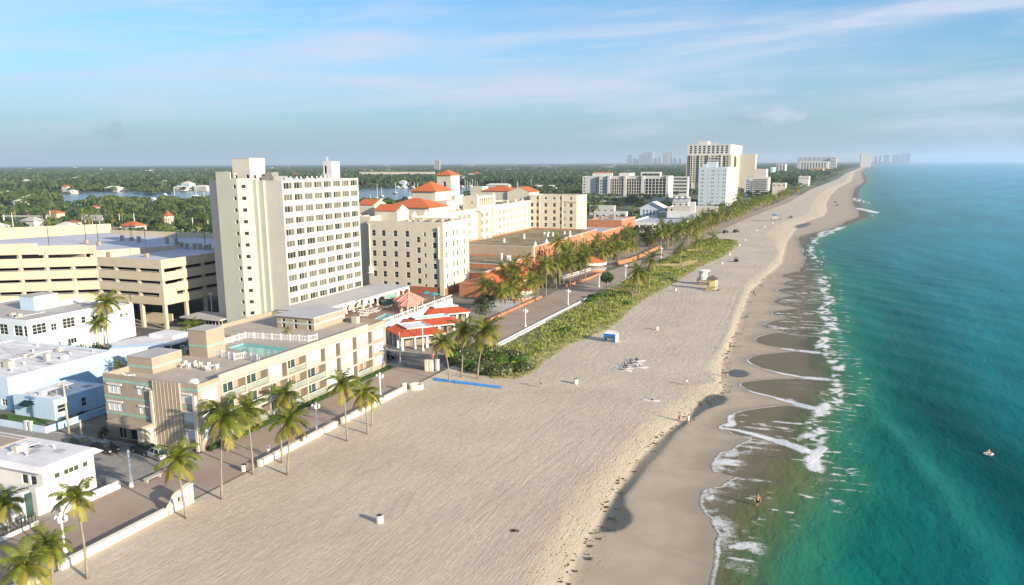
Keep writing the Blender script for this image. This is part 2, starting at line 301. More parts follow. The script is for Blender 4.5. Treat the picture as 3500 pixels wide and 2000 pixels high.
# ------------------------------------------------------------------ the setting: ground, beach, sea
def vnoise(x, y, seed=0):
    xi = np.floor(x).astype(np.int64); yi = np.floor(y).astype(np.int64); fx = x - xi; fy = y - yi; fx = fx * fx * (3 - 2 * fx); fy = fy * fy * (3 - 2 * fy)
    def h(a, b): q = (a * 374761393 + b * 668265263 + seed * 974634777) & 0xffffffff; q = ((q ^ (q >> 13)) * 1274126177) & 0xffffffff; return ((q ^ (q >> 16)) & 0xffff) / 65535.0
    return (h(xi, yi) * (1 - fx) + h(xi + 1, yi) * fx) * (1 - fy) + (h(xi, yi + 1) * (1 - fx) + h(xi + 1, yi + 1) * fx) * fy
def fbm(x, y, o=4, seed=0): return sum(vnoise(x * 2 ** i, y * 2 ** i, seed + i) / 2 ** (i + 1) for i in range(o))
def sstep(a, b, x): t = np.clip((x - a) / (b - a), 0, 1); return t * t * (3 - 2 * t)
def m4(*p): return [(1600 + a * 1300 / 2548, 1300 + b * 1300 / 2548) for a, b in p]
def m3(*p): return [(2000 + a * 900 / 1747, 750 + b * 900 / 1747) for a, b in p]
def c5(*p): return [(2600 + a * 600 / 2184, 450 + b * 600 / 2184) for a, b in p]
def gpts(px, z): return np.array([G(u, v, z)[:2] for u, v in px])
def line_y(px, z, lo=(), hi=(), cusp=False):
    q = sorted([tuple(p) for p in gpts(px, z)] + [tuple(p) for p in lo] + [tuple(p) for p in hi], key=lambda t: t[1]); q = np.array(q)
    def f(y):
        y = np.asarray(y, float); i = np.clip(np.searchsorted(q[:, 1], y) - 1, 0, len(q) - 2); t = np.clip((y - q[i, 1]) / (q[i + 1, 1] - q[i, 1] + 1e-9), 0, 1); a, b_ = q[i, 0], q[i + 1, 0]
        if cusp: tt = np.where(a < b_, t ** 1.75, 1 - (1 - t) ** 1.75); t = np.where((y > 60) & (y < 420), tt, t)
        return a + (b_ - a) * t
    return f
SEA = -.45
far_coast = [(574, 0), (622, 4), (680, 13), (745, 14.7), (885, 11), (1091, 12), (1423, 19), (1880, 42), (3588, 65), (7578, 195), (16681, 631), (34000, 2600)]
xp_y = [-300, 130, 190, 346, 560, 709, 866, 1100, 1327, 2126, 3116, 7600, 14300, 34000]; xp_x = [-74, -74, -73, -71.4, -68, -62, -53, -48.7, -45, -12, 7, 158, 480, 2450]
XP = lambda y: np.interp(y, xp_y, xp_x)
edge_px = c5((1060, 1120), (950, 1175), (760, 1235), (560, 1285), (450, 1340), (480, 1400)) + m3((1410, 120), (1445, 200), (1465, 260), (1440, 300), (1425, 345), (1310, 375), (1400, 402), (1300, 430), (1395, 448), (1265, 470), (1395, 505), (1255, 545), (1430, 592), (1230, 625), (1350, 660), (1180, 700), (1300, 745), (1115, 795), (1290, 855), (1420, 878), (1065, 930), (1260, 1015), (1470, 1055), (1015, 1090), (1080, 1135), (1250, 1182), (1400, 1228), (940, 1310), (945, 1350), (875, 1378)) + m4((1670, 315), (1740, 345), (1890, 395), (1760, 468), (1670, 490), (1620, 565), (1640, 612), (1790, 648), (1690, 712), (1560, 742), (1545, 812), (1570, 872), (1625, 925), (1672, 1030), (1650, 1075), (1655, 1150), (1640, 1245), (1610, 1372))
EDGE = line_y(edge_px, SEA, lo=[(-9, 66), (-8, 50), (-10, 30), (-8, 0), (-10, -300)], hi=[(x, y) for y, x in far_coast], cusp=True)
brk_px = c5((1250, 1100), (1000, 1200), (700, 1330)) + m3((1490, 220), (1530, 270), (1560, 340), (1590, 420), (1600, 520), (1590, 620), (1630, 690), (1600, 760), (1600, 850), (1660, 960), (1690, 1060), (1680, 1150), (1640, 1200), (1580, 1280), (1540, 1400)) + m4((2320, 300), (2310, 390), (2330, 470), (2330, 580), (2360, 660), (2200, 800), (2080, 1000), (1990, 1200), (1960, 1372))
BRK = line_y(brk_px, SEA, lo=[(3, 60), (4, 30), (4, -300)], hi=[(x + 9, y) for y, x in far_coast if y > 600])
bl_px = c5((60, 1280), (130, 1380)) + m3((1240, 130), (1270, 220), (1180, 330), (1070, 400), (1020, 500), (960, 640), (930, 740), (870, 850), (760, 990), (660, 1110)) + m4((1640, 0), (1420, 100), (1130, 290), (930, 500), (690, 760), (560, 950), (400, 1230), (330, 1370))
BL = line_y(bl_px, 0, lo=[(-37, 40), (-36, -300)], hi=[(x - 40, y) for y, x in far_coast])
br_px = m3((1330, 160), (1300, 290), (1100, 470), (1060, 560), (1030, 640), (960, 840), (900, 960)) + m4((1700, 60), (1520, 190), (1330, 330), (1130, 530), (1000, 720), (900, 880), (830, 1000), (720, 1180), (640, 1370))
BR = line_y(br_px, -.1, lo=[(-28, 40), (-27, -300)], hi=[(x - 26, y) for y, x in far_coast])
def pl_dist(X, Y, pts):
    d = np.full(X.shape, 1e9)
    for (ax, ay), (bx, by) in zip(pts[:-1], pts[1:]):
        vx, vy = bx - ax, by - ay; t = np.clip(((X - ax) * vx + (Y - ay) * vy) / (vx * vx + vy * vy + 1e-9), 0, 1); d = np.minimum(d, np.hypot(X - ax - t * vx, Y - ay - t * vy))
    return d
def inside(X, Y, P):
    r = np.zeros(X.shape, bool); n = len(P)
    for i in range(n):
        (ax, ay), (bx, by) = P[i], P[(i + 1) % n]
        if ay == by: continue
        r ^= ((ay > Y) != (by > Y)) & (X < (bx - ax) * (Y - ay) / (by - ay) + ax)
    return r
def poly_soft(X, Y, P, soft):
    P = np.array(P); m = np.zeros(X.shape); bb = (X > P[:, 0].min() - soft * 3) & (X < P[:, 0].max() + soft * 3) & (Y > P[:, 1].min() - soft * 3) & (Y < P[:, 1].max() + soft * 3)
    if bb.any():
        d = pl_dist(X[bb], Y[bb], np.vstack([P, P[:1]])); s = np.where(inside(X[bb], Y[bb], P), d, -d); m[bb] = sstep(-soft, soft, s)
    return m
pool_a = gpts(m4((1640, 97), (1720, 100), (1745, 125), (1720, 155), (1600, 195), (1500, 265), (1400, 350), (1340, 440), (1300, 490), (1220, 570), (1150, 670), (1060, 775), (1060, 830), (1110, 900), (1105, 950), (1050, 1000), (960, 1020), (880, 1022), (865, 1010), (910, 900), (990, 760), (1080, 645), (1130, 555), (1250, 430), (1330, 355), (1480, 245), (1540, 160), (1590, 115)), -.25)
pool_b = gpts(m3((945, 1020), (960, 1002), (1000, 993), (1050, 998), (1085, 1015), (1090, 1032), (1060, 1045), (1000, 1048), (955, 1040)), -.3)
pool_c = gpts(c5((410, 1200), (450, 1165), (560, 1135), (650, 1140), (560, 1185), (470, 1205)), -.2)
# rows along the coast
ys = np.concatenate([np.arange(-90, 40, 2.0), np.arange(40, 270, .42)]); g = [270.0]
while g[-1] < 33000: g.append(g[-1] + .6 + (g[-1] - 269) * .022)
ys = np.concatenate([ys, g]); yc = ys[:, None]
def cols(a, b, n): return a + (b - a) * np.linspace(0, 1, n)[None, :]
e, br, bl, xp = EDGE(yc), BR(yc), BL(yc), XP(yc)
br = np.minimum(br, e - 1.0); bl = np.minimum(bl, br - 1.0); xp0 = np.minimum(xp, bl - 1.0)
BX = np.concatenate([cols(xp0, bl, 130)[:, :-1], cols(bl, br, 26)[:, :-1], cols(br, e, 34)[:, :-1], cols(e, e + 14, 12)], 1); BY = np.broadcast_to(yc, BX.shape).copy()
near = (BY < 600)
bz = np.where(BX < bl, 0.0, np.where(BX < br, -.10 * sstep(bl, br, BX) + .12 * np.sin(np.pi * np.clip((BX - bl) / (br - bl), 0, 1)), -.10 - .12 * sstep(br, br + 1.2, BX)))
bz = np.where(BX > br, bz + (SEA + .22) * sstep(0, 1, (BX - br) / (e - br)), bz); bz = np.where(BX > e, SEA - .06 * (BX - e), bz)
bz += np.where(near, (fbm(BX * .25, BY * .12, 3, 5) - .45) * .16 * (1 - sstep(br - 2, br + 2, BX)) * sstep(xp + 0.3, xp + 3, BX), 0)
bz += np.where(near & (BX < br), (vnoise(BX * 1.3, BY * 1.1, 3) - .5) * .05, 0) * sstep(xp + 0.3, xp + 3, BX)
wet = np.where(BX > br, .30 + .25 * sstep(-7, 0, BX - e), 0.0); wet = np.where((BX <= br) & (BX > br - .8), .15, wet)
pa = poly_soft(BX, BY, pool_a, .5) * (1 - .26 * np.exp(-((BY - 112) / 13) ** 2)); pb = poly_soft(BX, BY, pool_b, .3); pc = poly_soft(BX, BY, pool_c, .8); wet = np.maximum(wet, np.maximum(pa, np.maximum(pb, pc)) * .95); wet = np.where(BX > e, .8, wet)
bz -= .06 * np.maximum(pa, pb)
blob = gpts(m4((1100, 1060), (1350, 1140), (1640, 1200), (1640, 1290), (1400, 1200), (1180, 1110)), -.3); wet = np.maximum(wet, .62 * poly_soft(BX, BY, blob, 1.6))
berm = sstep(bl - .5, bl + .8, BX) * (1 - sstep(br - .3, br + 1.2, BX)); berm = np.maximum(berm, .25 * sstep(br, br + 1, BX) * (1 - sstep(br + 2, br + 6, BX)))
dry = 1 - sstep(br - 1.0, br + .6, BX)
trk_px = [m3((60, 850), (250, 700), (400, 600), (470, 540), (480, 480)), m3((215, 690), (250, 760), (290, 795)), m3((370, 690), (450, 610), (475, 540)), m3((300, 720), (490, 760), (560, 830), (560, 880), (500, 925)), m3((590, 560), (625, 640), (585, 700)), m3((500, 500), (560, 600), (640, 640)), m3((20, 990), (28, 920), (80, 868)), m4((60, 1220), (420, 980), (620, 760), (960, 350)), m4((0, 950), (250, 760), (520, 560), (830, 330)), m4((0, 700), (300, 500), (640, 210)), [(1339, 1774), (1369, 1715), (1392, 1680)], m4((250, 75), (560, 72), (950, 75), (1400, 20)), m3((600, 330), (620, 480), (560, 620)), m3((640, 300), (660, 470), (630, 640)), m3((700, 250), (720, 420), (700, 560)), m3((880, 730), (950, 610), (1010, 450), (1060, 400)), m4((0, 1250), (300, 1050), (480, 860), (760, 560))]
track = np.zeros(BX.shape); nb = BY < 330
for q in trk_px:
    P = gpts(q, 0); P = np.array([P[int(i)] + (P[min(int(i) + 1, len(P) - 1)] - P[int(i)]) * (i - int(i)) for i in np.linspace(0, len(P) - 1.001, 24)]); tdir = np.gradient(P, axis=0); tdir /= np.linalg.norm(tdir, axis=1)[:, None] + 1e-9; nrm_ = np.stack([tdir[:, 1], -tdir[:, 0]], 1)
    for sg in (-.75, .75): track[nb] = np.maximum(track[nb], 1 - sstep(.15, .42, pl_dist(BX[nb], BY[nb], P + nrm_ * sg)))
track *= dry
m, t, n, l, b = nodes_of('beach_sand')
def attr(n, nm): a = n.new('ShaderNodeAttribute'); a.attribute_name = nm; return a.outputs['Fac']
def mixc(n, l, f, a, bb, blend='MIX'):
    q = n.new('ShaderNodeMix'); q.data_type = 'RGBA'; q.blend_type = blend
    for s, val in (('Factor', f), ('A', a), ('B', bb)):
        if isinstance(val, (tuple, list)): q.inputs[s].default_value = rgba(val)
        elif isinstance(val, (int, float)): q.inputs[s].default_value = val
        else: l.new(val, q.inputs[s])
    return q.outputs['Result']
def mth(n, l, op, a, bb=None):
    q = n.new('ShaderNodeMath'); q.operation = op
    for i, val in enumerate((a, bb)):
        if val is None: continue
        if isinstance(val, (int, float)): q.inputs[i].default_value = val
        else: l.new(val, q.inputs[i])
    return q.outputs[0]
def mrange(n, l, val, a, bb, c=0.0, d=1.0):
    q = n.new('ShaderNodeMapRange'); q.inputs['From Min'].default_value = a; q.inputs['From Max'].default_value = bb; q.inputs['To Min'].default_value = c; q.inputs['To Max'].default_value = d; l.new(val, q.inputs['Value']); return q.outputs[0]
def noise(n, l, vec, sc, det=4, rough=.55, scale3=None, rot=0.0, dist=0.0):
    if scale3: mp = n.new('ShaderNodeMapping'); mp.inputs['Scale'].default_value = scale3; mp.inputs['Rotation'].default_value = (0, 0, rot); l.new(vec, mp.inputs[0]); vec = mp.outputs[0]
    q = n.new('ShaderNodeTexNoise'); q.inputs['Scale'].default_value = sc; q.inputs['Detail'].default_value = det; q.inputs['Roughness'].default_value = rough; q.inputs['Distortion'].default_value = dist; l.new(vec, q.inputs['Vector']); return q.outputs['Fac']
geo = n.new('ShaderNodeNewGeometry'); pos = geo.outputs['Position']
aw, ab, ad = attr(n, 'wet'), attr(n, 'berm'), attr(n, 'dry')
n1 = noise(n, l, pos, .06, 5); n2 = noise(n, l, pos, 1.1, 5, .65); n3 = noise(n, l, pos, 1.0, 6, .68, (2.6, .20, 1), .10, .8); n4 = noise(n, l, pos, 1.0, 5, .65, (3.4, .40, 1), -.25, .7)
c = mixc(n, l, mrange(n, l, n1, .35, .65), (.505, .425, .335), (.58, .495, .395)); c = mixc(n, l, mrange(n, l, n2, .35, .65), c, mixc(n, l, 1.0, c, (.86, .85, .84), 'MULTIPLY'))
c = mixc(n, l, mth(n, l, 'MULTIPLY', ab, .8), c, (.63, .53, .37)); n5 = noise(n, l, pos, .22, 4)
cw = mixc(n, l, mrange(n, l, n5, .3, .7), (.335, .27, .195), (.40, .33, .245)); c = mixc(n, l, mrange(n, l, aw, .05, .35), c, cw)
c = mixc(n, l, mrange(n, l, aw, .45, .9), c, (.082, .082, .062)); c = mixc(n, l, mth(n, l, 'MULTIPLY', attr(n, 'track'), .28), c, (.38, .32, .26)); l.new(c, b.inputs['Base Color'])
l.new(mrange(n, l, aw, .4, .9, .85, .38), b.inputs['Roughness']); b.inputs['Specular IOR Level'].default_value = .35
vor = n.new('ShaderNodeTexVoronoi'); vor.inputs['Scale'].default_value = 1.5; l.new(pos, vor.inputs['Vector']); pit = mrange(n, l, vor.outputs['Distance'], .05, .28, -1.0, 0.0)
sel = n.new('ShaderNodeSeparateColor'); l.new(vor.outputs['Color'], sel.inputs[0]); pit = mth(n, l, 'MULTIPLY', pit, mth(n, l, 'GREATER_THAN', sel.outputs[0], .45)); pit = mth(n, l, 'MULTIPLY', pit, mth(n, l, 'MULTIPLY', ab, 1.1))
big = mrange(n, l, noise(n, l, pos, .045, 3), .38, .62); hh = mth(n, l, 'ADD', mth(n, l, 'MULTIPLY', n3, mth(n, l, 'MULTIPLY', big, 2.4)), mth(n, l, 'MULTIPLY', n4, mth(n, l, 'SUBTRACT', 2.0, big))); hh = mth(n, l, 'ADD', hh, mth(n, l, 'MULTIPLY', noise(n, l, pos, 2.0, 6, .8), 1.9)); hh = mth(n, l, 'SUBTRACT', hh, mth(n, l, 'MULTIPLY', attr(n, 'track'), .3)); hh = mth(n, l, 'MULTIPLY', hh, mth(n, l, 'ADD', mth(n, l, 'MULTIPLY', ad, 1.0), .05)); hh = mth(n, l, 'ADD', hh, mth(n, l, 'MULTIPLY', pit, 2.6)); 
cfin = mixc(n, l, mth(n, l, 'MULTIPLY', pit, -.55), b.inputs['Base Color'].links[0].from_socket, (.22, .18, .13)); l.new(cfin, b.inputs['Base Color'])  # pit floors also darkened in colour, standing in for shade inside footprints
bp = n.new('ShaderNodeBump'); bp.inputs['Distance'].default_value = .075; l.new(hh, bp.inputs['Height']); l.new(bp.outputs[0], b.inputs['Normal']); sand_m = m
bo = link('beach', wall_grid('beach', BX, BY, bz, sand_m, {'wet': wet, 'berm': berm, 'dry': dry, 'track': track})); bo['kind'] = 'structure'
# land sheet behind the beach
m, t, n, l, b = nodes_of('land'); geo = n.new('ShaderNodeNewGeometry'); pos = geo.outputs['Position']
c = mixc(n, l, mrange(n, l, noise(n, l, pos, .05, 6, .65), .42, .58), (.20, .175, .12), (.085, .11, .04)); c = mixc(n, l, mrange(n, l, noise(n, l, pos, .004, 4), .4, .6), c, (.06, .085, .035)); l.new(c, b.inputs['Base Color']); b.inputs['Roughness'].default_value = .95; land_m = m
gx = XP(ys); k = np.arange(0, len(ys), 3); k = np.append(k, len(ys) - 1) if k[-1] != len(ys) - 1 else k
LX = np.stack([np.full(len(k), -34000.0), np.full(len(k), -3000.0), np.full(len(k), -600.0), np.full(len(k), -150.0), gx[k]], 1); LY = np.broadcast_to(ys[k][:, None], LX.shape)
lo = link('ground', wall_grid('ground', LX, LY, np.full(LX.shape, -.03), land_m)); lo['kind'] = 'structure'
# sea
cx = [0.0]
while cx[-1] < 26: cx.append(cx[-1] + .38)
while cx[-1] < 40000: cx.append(cx[-1] + .5 + (cx[-1] - 25) * .11)
cx = np.array(cx)[None, :]; yS = ys; yc = yS[:, None]; E_ = EDGE(yc); SX = E_ + cx; SY = np.broadcast_to(yc, SX.shape).copy()
s = SX - BRK(yc); dE = SX - E_; nearw = (SY < 700)
foam = np.zeros(SX.shape); nz1 = fbm(SX * .55, SY * .30, 4, 21); nz2 = fbm(SX * 1.3, SY * .9, 3, 31)
foam = np.maximum(foam, (1 - sstep(.2, .62, dE)) * np.where(SY < 172, .95, sstep(.40, .55, fbm(SX * .2, SY * .15, 2, 8) + .12)))             # swash front
st = fbm(SX * .16, SY * .85, 4, 61)                      # streaks running up the beach
bandw = 1.5 + 2.0 * vnoise(SX * 0, SY * .11, 4); off_b = 1.1 * (vnoise(SX * 0 + 7, SY * .16, 14) - .5) * 2; fb = (1 - sstep(.1, 1, np.abs(s + off_b) / bandw)) * sstep(.36, .60, nz1 * .7 + nz2 * .45 - .06); fb *= sstep(.30, .55, vnoise(SX * 0 + 3.3, SY * .035, 9) + .30 * sstep(110, 125, SY) * (1 - sstep(300, 360, SY)) + .2 * sstep(185, 210, SY) * (1 - sstep(300, 360, SY)))
foam = np.maximum(foam, fb * (1 - sstep(520, 640, SY) * .5) * (1 - .85 * (1 - sstep(108, 122, SY))))
wz = np.where(SY > 205, .55, np.where(SY > 150, .22, np.where(SY > 116, .62, np.where(SY > 84, .72, .30)))); wash = sstep(.46, .64, st * .75 + nz2 * .25) * (1 - sstep(-1.5, 3.0, s)) * sstep(.3, 1.5, dE) * wz * (1 - sstep(480, 600, SY)); foam = np.maximum(foam, wash * np.where(SY < 118, (1 - sstep(2.5, 7.5, dE)) * .9 + .15, 1.0))
for (yc0, wd) in ((122, 7), (113, 5), (103, 6), (92, 7)): foam = np.maximum(foam, .60 * np.exp(-((SY - yc0) / wd) ** 2) * (1 - sstep(1.0, 4.5 + 3 * (yc0 > 110), dE)) * sstep(.30, .55, st * .6 + nz2 * .5))
rag = fbm(SX * .5, SY * 1.6, 4, 71); foam = np.maximum(foam, sstep(.56, .70, rag) * (1 - sstep(1.5, 6, np.abs(s - 2.5))) * .62 * (SY > 100) * (SY < 420)); foam = np.maximum(foam, sstep(.60, .72, rag) * (1 - sstep(.4, 1, np.hypot((SX + 6.0) / 6.5, (SY - 99) / 9))) * .7)
tails = [m3((1230, 848), (1350, 862), (1530, 885)), m3((1060, 930), (1130, 980), (1260, 1015), (1420, 1048), (1600, 1062)), m3((1015, 1092), (1035, 1120), (1120, 1150), (1250, 1185), (1380, 1222), (1490, 1250)), m3((940, 1315), (955, 1360)), m4((1670, 315), (1800, 335), (1990, 385), (2180, 440), (2300, 490)), m4((1740, 195), (1735, 265), (1742, 297)), m4((1640, 1240), (1660, 1170), (1672, 1140)), m4((2400, 450), (2335, 500), (2310, 535), (2330, 590))]
for q in tails:
    P = gpts(q, SEA); w = .55; d = pl_dist(SX, SY, P); fan = 1 + 2.2 * sstep(0, 1, np.clip((SX - P[0][0]) / (P[-1][0] - P[0][0] + 1e-6), 0, 1)); foam = np.maximum(foam, (1 - sstep(.25, 1.0, d / (w * fan))) * sstep(.25, .5, nz2 + .15))
foam = np.where(nearw, foam, foam * .6)
c5l = gpts(c5((1190, 950), (1290, 975), (1400, 1000), (1440, 1010)), SEA); foam = np.maximum(foam, 1 - sstep(.3, 1, pl_dist(SX, SY, c5l) / 5.5)); c5m = gpts(c5((740, 1300), (745, 1265), (800, 1240), (930, 1225), (985, 1185)), SEA); foam = np.maximum(foam, 1 - sstep(.3, 1, pl_dist(SX, SY, c5m) / 2.0)); c5n = gpts(c5((1150, 830), (1220, 860), (1320, 890)), SEA); foam = np.maximum(foam, .6 * (1 - sstep(.3, 1, pl_dist(SX, SY, c5n) / 9)) * sstep(.4, .5, vnoise(SX * .5, SY * .05, 2)))
foam *= sstep(.0, .15, dE + .05)
film = (1 - sstep(-6.5, -1.0, s)) ; film = np.where(SY < 118, 1 - sstep(-9.5, -2.5, s), film)
zs = SEA + np.where(nearw, .10 * np.sin((SX * .8 + SY * .25) * .42) + .09 * np.sin((SX * .9 - SY * .10) * .27 + 1.3) + .06 * np.sin((SX * .5 + SY * .5) * .8), 0) * sstep(4, 16, dE) * (1 - sstep(300, 650, SY)) * (1 - sstep(150, 400, dE))
sw = gpts([(2960, 1330), (3060, 1440), (3170, 1560), (3300, 1720), (3420, 1880)], SEA); dsw = pl_dist(SX, SY, sw); side = (SX - np.interp(SY, sw[::-1, 1], sw[::-1, 0])); zs += .30 * np.exp(-((side + 2.5) / 2.0) ** 2) * np.exp(-np.maximum(0, SY - 135) / 25) * np.exp(-np.maximum(0, 70 - SY) / 25) * sstep(6, 12, dE)
zs += .012 + .05 * foam * sstep(1, 3, dE)
dark_trough = np.exp(-((side - 9) / 6.5) ** 2) * np.exp(-np.maximum(0, SY - 150) / 45) * sstep(4, 10, s) * .8; crest = np.exp(-((side + 1.5) / 2.2) ** 2) * np.exp(-((SY - 118) / 26) ** 2) * sstep(3, 8, s) * .55 * (.4 + .6 * nz1)  # swell's darker trough and lighter crest painted into the water colour
tone = np.log1p(np.maximum(s + 10, 0)) / np.log1p(4000)
m, t, n, l, b = nodes_of('sea_water'); geo = n.new('ShaderNodeNewGeometry'); pos = geo.outputs['Position']; at, af, afl = attr(n, 'tone'), attr(n, 'foam'), attr(n, 'film')
cr = n.new('ShaderNodeValToRGB'); el = cr.color_ramp.elements; L1 = lambda q: math.log1p(max(q + 10, 0)) / math.log1p(4000)
stops = [(-10, (.22, .19, .11)), (-4, (.15, .16, .07)), (0, (.075, .15, .07)), (3, (.035, .19, .115)), (9, (.006, .155, .115)), (22, (.004, .14, .13)), (60, (.006, .195, .235)), (140, (.012, .25, .35)), (450, (.03, .31, .48)), (2500, (.07, .36, .56))]
while len(el) < len(stops): el.new(.5)
for q, (sv, cc) in zip(el, stops): q.position = L1(sv); q.color = rgba(cc)
wob = noise(n, l, pos, .035, 4, .6, (1.0, .45, 1), .3); l.new(mth(n, l, 'ADD', at, mth(n, l, 'MULTIPLY', mth(n, l, 'SUBTRACT', wob, .5), .10)), cr.inputs[0])
c = mixc(n, l, mth(n, l, 'MULTIPLY', mrange(n, l, noise(n, l, pos, .02, 4, .6, (1.4, .35, 1), .35), .4, .65), .35), cr.outputs[0], (.002, .05, .06)); c = mixc(n, l, attr(n, 'dark_trough'), c, (.0, .048, .046)); c = mixc(n, l, attr(n, 'crest'), c, (.03, .21, .16)); c = mixc(n, l, afl, c, (.165, .142, .098))
fn = noise(n, l, pos, 2.6, 7, .78, (1.0, 1.7, 1), .2, 1.4); rid = mth(n, l, 'ABSOLUTE', mth(n, l, 'SUBTRACT', noise(n, l, pos, .9, 4, .6, (1.0, 1.5, 1), .2, 1.0), .5)); ff = mrange(n, l, mth(n, l, 'SUBTRACT', mth(n, l, 'ADD', af, mth(n, l, 'MULTIPLY', mth(n, l, 'SUBTRACT', fn, .5), 1.7)), mth(n, l, 'MULTIPLY', rid, 1.3)), .20, .58); ff = mth(n, l, 'MULTIPLY', ff, mrange(n, l, af, .03, .2))
c = mixc(n, l, ff, c, (.66, .67, .67)); l.new(c, b.inputs['Base Color']); l.new(mixc(n, l, ff, mixc(n, l, afl, (.16, .16, .16), (.34, .34, .34)), (.8, .8, .8)), b.inputs['Roughness']); b.inputs['IOR'].default_value = 1.33; b.inputs['Specular IOR Level'].default_value = .006
w1 = noise(n, l, pos, .55, 6, .62, (1.2, .6, 1), .25, .5); w2 = noise(n, l, pos, .09, 4, .6, (1.3, .4, 1), .3)
hh = mth(n, l, 'ADD', mth(n, l, 'MULTIPLY', w1, .55), mth(n, l, 'MULTIPLY', w2, 1.6)); hh = mth(n, l, 'MULTIPLY', hh, mth(n, l, 'SUBTRACT', 1.0, mth(n, l, 'MULTIPLY', afl, .95))); hh = mth(n, l, 'ADD', hh, mth(n, l, 'MULTIPLY', ff, .12))
bp = n.new('ShaderNodeBump'); bp.inputs['Distance'].default_value = .38; bp.inputs['Strength'].default_value = .9; l.new(hh, bp.inputs['Height']); l.new(bp.outputs[0], b.inputs['Normal']); sea_m = m
keep = np.ones((SX.shape[0] - 1, SX.shape[1] - 1), bool)
so_ = link('sea', wall_grid('sea', SX, SY, zs, sea_m, {'tone': tone, 'foam': np.clip(foam, 0, 1), 'film': np.clip(film, 0, 1), 'dark_trough': dark_trough, 'crest': crest})); so_['kind'] = 'structure'
# ---------------- paved surfaces
m, t, n, l, b = nodes_of('brick_pavers'); geo = n.new('ShaderNodeNewGeometry'); pos = geo.outputs['Position']
br_ = n.new('ShaderNodeTexBrick'); br_.inputs['Scale'].default_value = 3.2; br_.inputs['Color1'].default_value = rgba((.36, .245, .19)); br_.inputs['Color2'].default_value = rgba((.29, .20, .16)); br_.inputs['Mortar'].default_value = rgba((.24, .19, .16)); br_.inputs['Mortar Size'].default_value = .02; l.new(pos, br_.inputs['Vector'])
c = mixc(n, l, mrange(n, l, noise(n, l, pos, .16, 5), .35, .65), br_.outputs['Color'], (.34, .285, .225)); l.new(c, b.inputs['Base Color']); b.inputs['Roughness'].default_value = .9; paver_m = m
def sheet(name, poly, z, mat):
    q = MB(); P = poly if sum(poly[i][0] * poly[(i + 1) % len(poly)][1] - poly[(i + 1) % len(poly)][0] * poly[i][1] for i in range(len(poly))) > 0 else poly[::-1]
    q.poly(*[(p[0], p[1], z) for p in P]); return struct(name, q, mat)
pw = [(-86.2, y) for y in (-90, 73.6)] + [(-85.6, 87.5), (-85.6, 143)]; pe = [(-74.35, 143), (-74.35, -90)]
sheet('promenade', pw + pe, .012, paver_m)
yy = [156, 200, 262, 300, 346, 420, 560, 700, 850, 1100]; sheet('promenade', [(-86.2 if y < 270 else -83.6 if y < 340 else XP(y) - 9, y) for y in yy] + [(XP(y) - .4, y) for y in yy[::-1]], .012, paver_m)
street_m = M('street_concrete', (.25, .235, .21), .9, .12, .5, c2=(.31, .29, .26))
sheet('street', [(-86.25, 73.6), (-86.25, 86.4), (-330, 86.4), (-330, 73.6)], .016, street_m)
sheet('street', [(-74.4, 143.05), (-74.4, 155.9), (-330, 155.9), (-330, 143.05)], .016, asphalt)
sheet('street', [(-330.1, -90), (-330.1, 700), (-345, 700), (-345, -90)], .02, asphalt)
kb = MB(); kb.box(-330, -88.6, 86.42, 86.6, -.02, .13); kb.box(-330, -86.3, 155.92, 156.1, -.02, .13); struct('kerb', kb, concrete)
mk = MB()
for x0 in np.arange(-320, -90, 6.0): mk.box(x0, x0 + 2.5, 149.4, 149.52, .017, .022)
for y0 in (75.5,): mk.box(-92, -86.5, y0, y0 + .2, .017, .022)
struct('road_marking', mk, M('road_paint', (.6, .55, .35), .8, .2, 2))
yard_m = M('yard_paving', (.27, .25, .215), .9, .2, .3, c2=(.36, .33, .28)); yard_d = M('yard_ground', (.17, .155, .12), .95, .3, .3)
sheet('yard', [(-86.3, 86.65), (-86.3, 143), (-330, 143), (-330, 86.65)], -.004, yard_d); sheet('yard', [(-86.3, -90), (-86.3, 73.55), (-330, 73.55), (-330, -90)], -.004, yard_m); sheet('yard', [(-86.3, 156.1), (-86.3, 212), (-240, 212), (-330, 156.1)], -.004, yard_m); sheet('yard', [(-86.5, 212.02), (-86.5, 480), (-200, 480), (-200, 212.02)], -.004, yard_d)
# lagoon
near_s = [(0, 716), (180, 702), (450, 702), (760, 700), (1225, 694), (1330, 694), (1450, 690), (1570, 672), (1660, 664), (1760, 662), (1800, 662)]; far_s = [(1800, 640), (1660, 634), (1560, 642), (1440, 641), (1225, 646), (900, 648), (760, 648), (640, 655), (420, 650), (180, 668), (0, 690)]
lag = [G(u, v, .03)[:2] for u, v in near_s + far_s]
lag_m, t, n, l, b = nodes_of('lagoon_water'); geo = n.new('ShaderNodeNewGeometry'); pos = geo.outputs['Position']; b.inputs['Base Color'].default_value = (.03, .06, .075, 1); b.inputs['Roughness'].default_value = .18; b.inputs['IOR'].default_value = 1.33
bp = n.new('ShaderNodeBump'); bp.inputs['Distance'].default_value = .12; l.new(noise(n, l, pos, .5, 4), bp.inputs['Height']); l.new(bp.outputs[0], b.inputs['Normal'])
sheet('lagoon', lag, .03, lag_m)
LAG = np.array(lag)
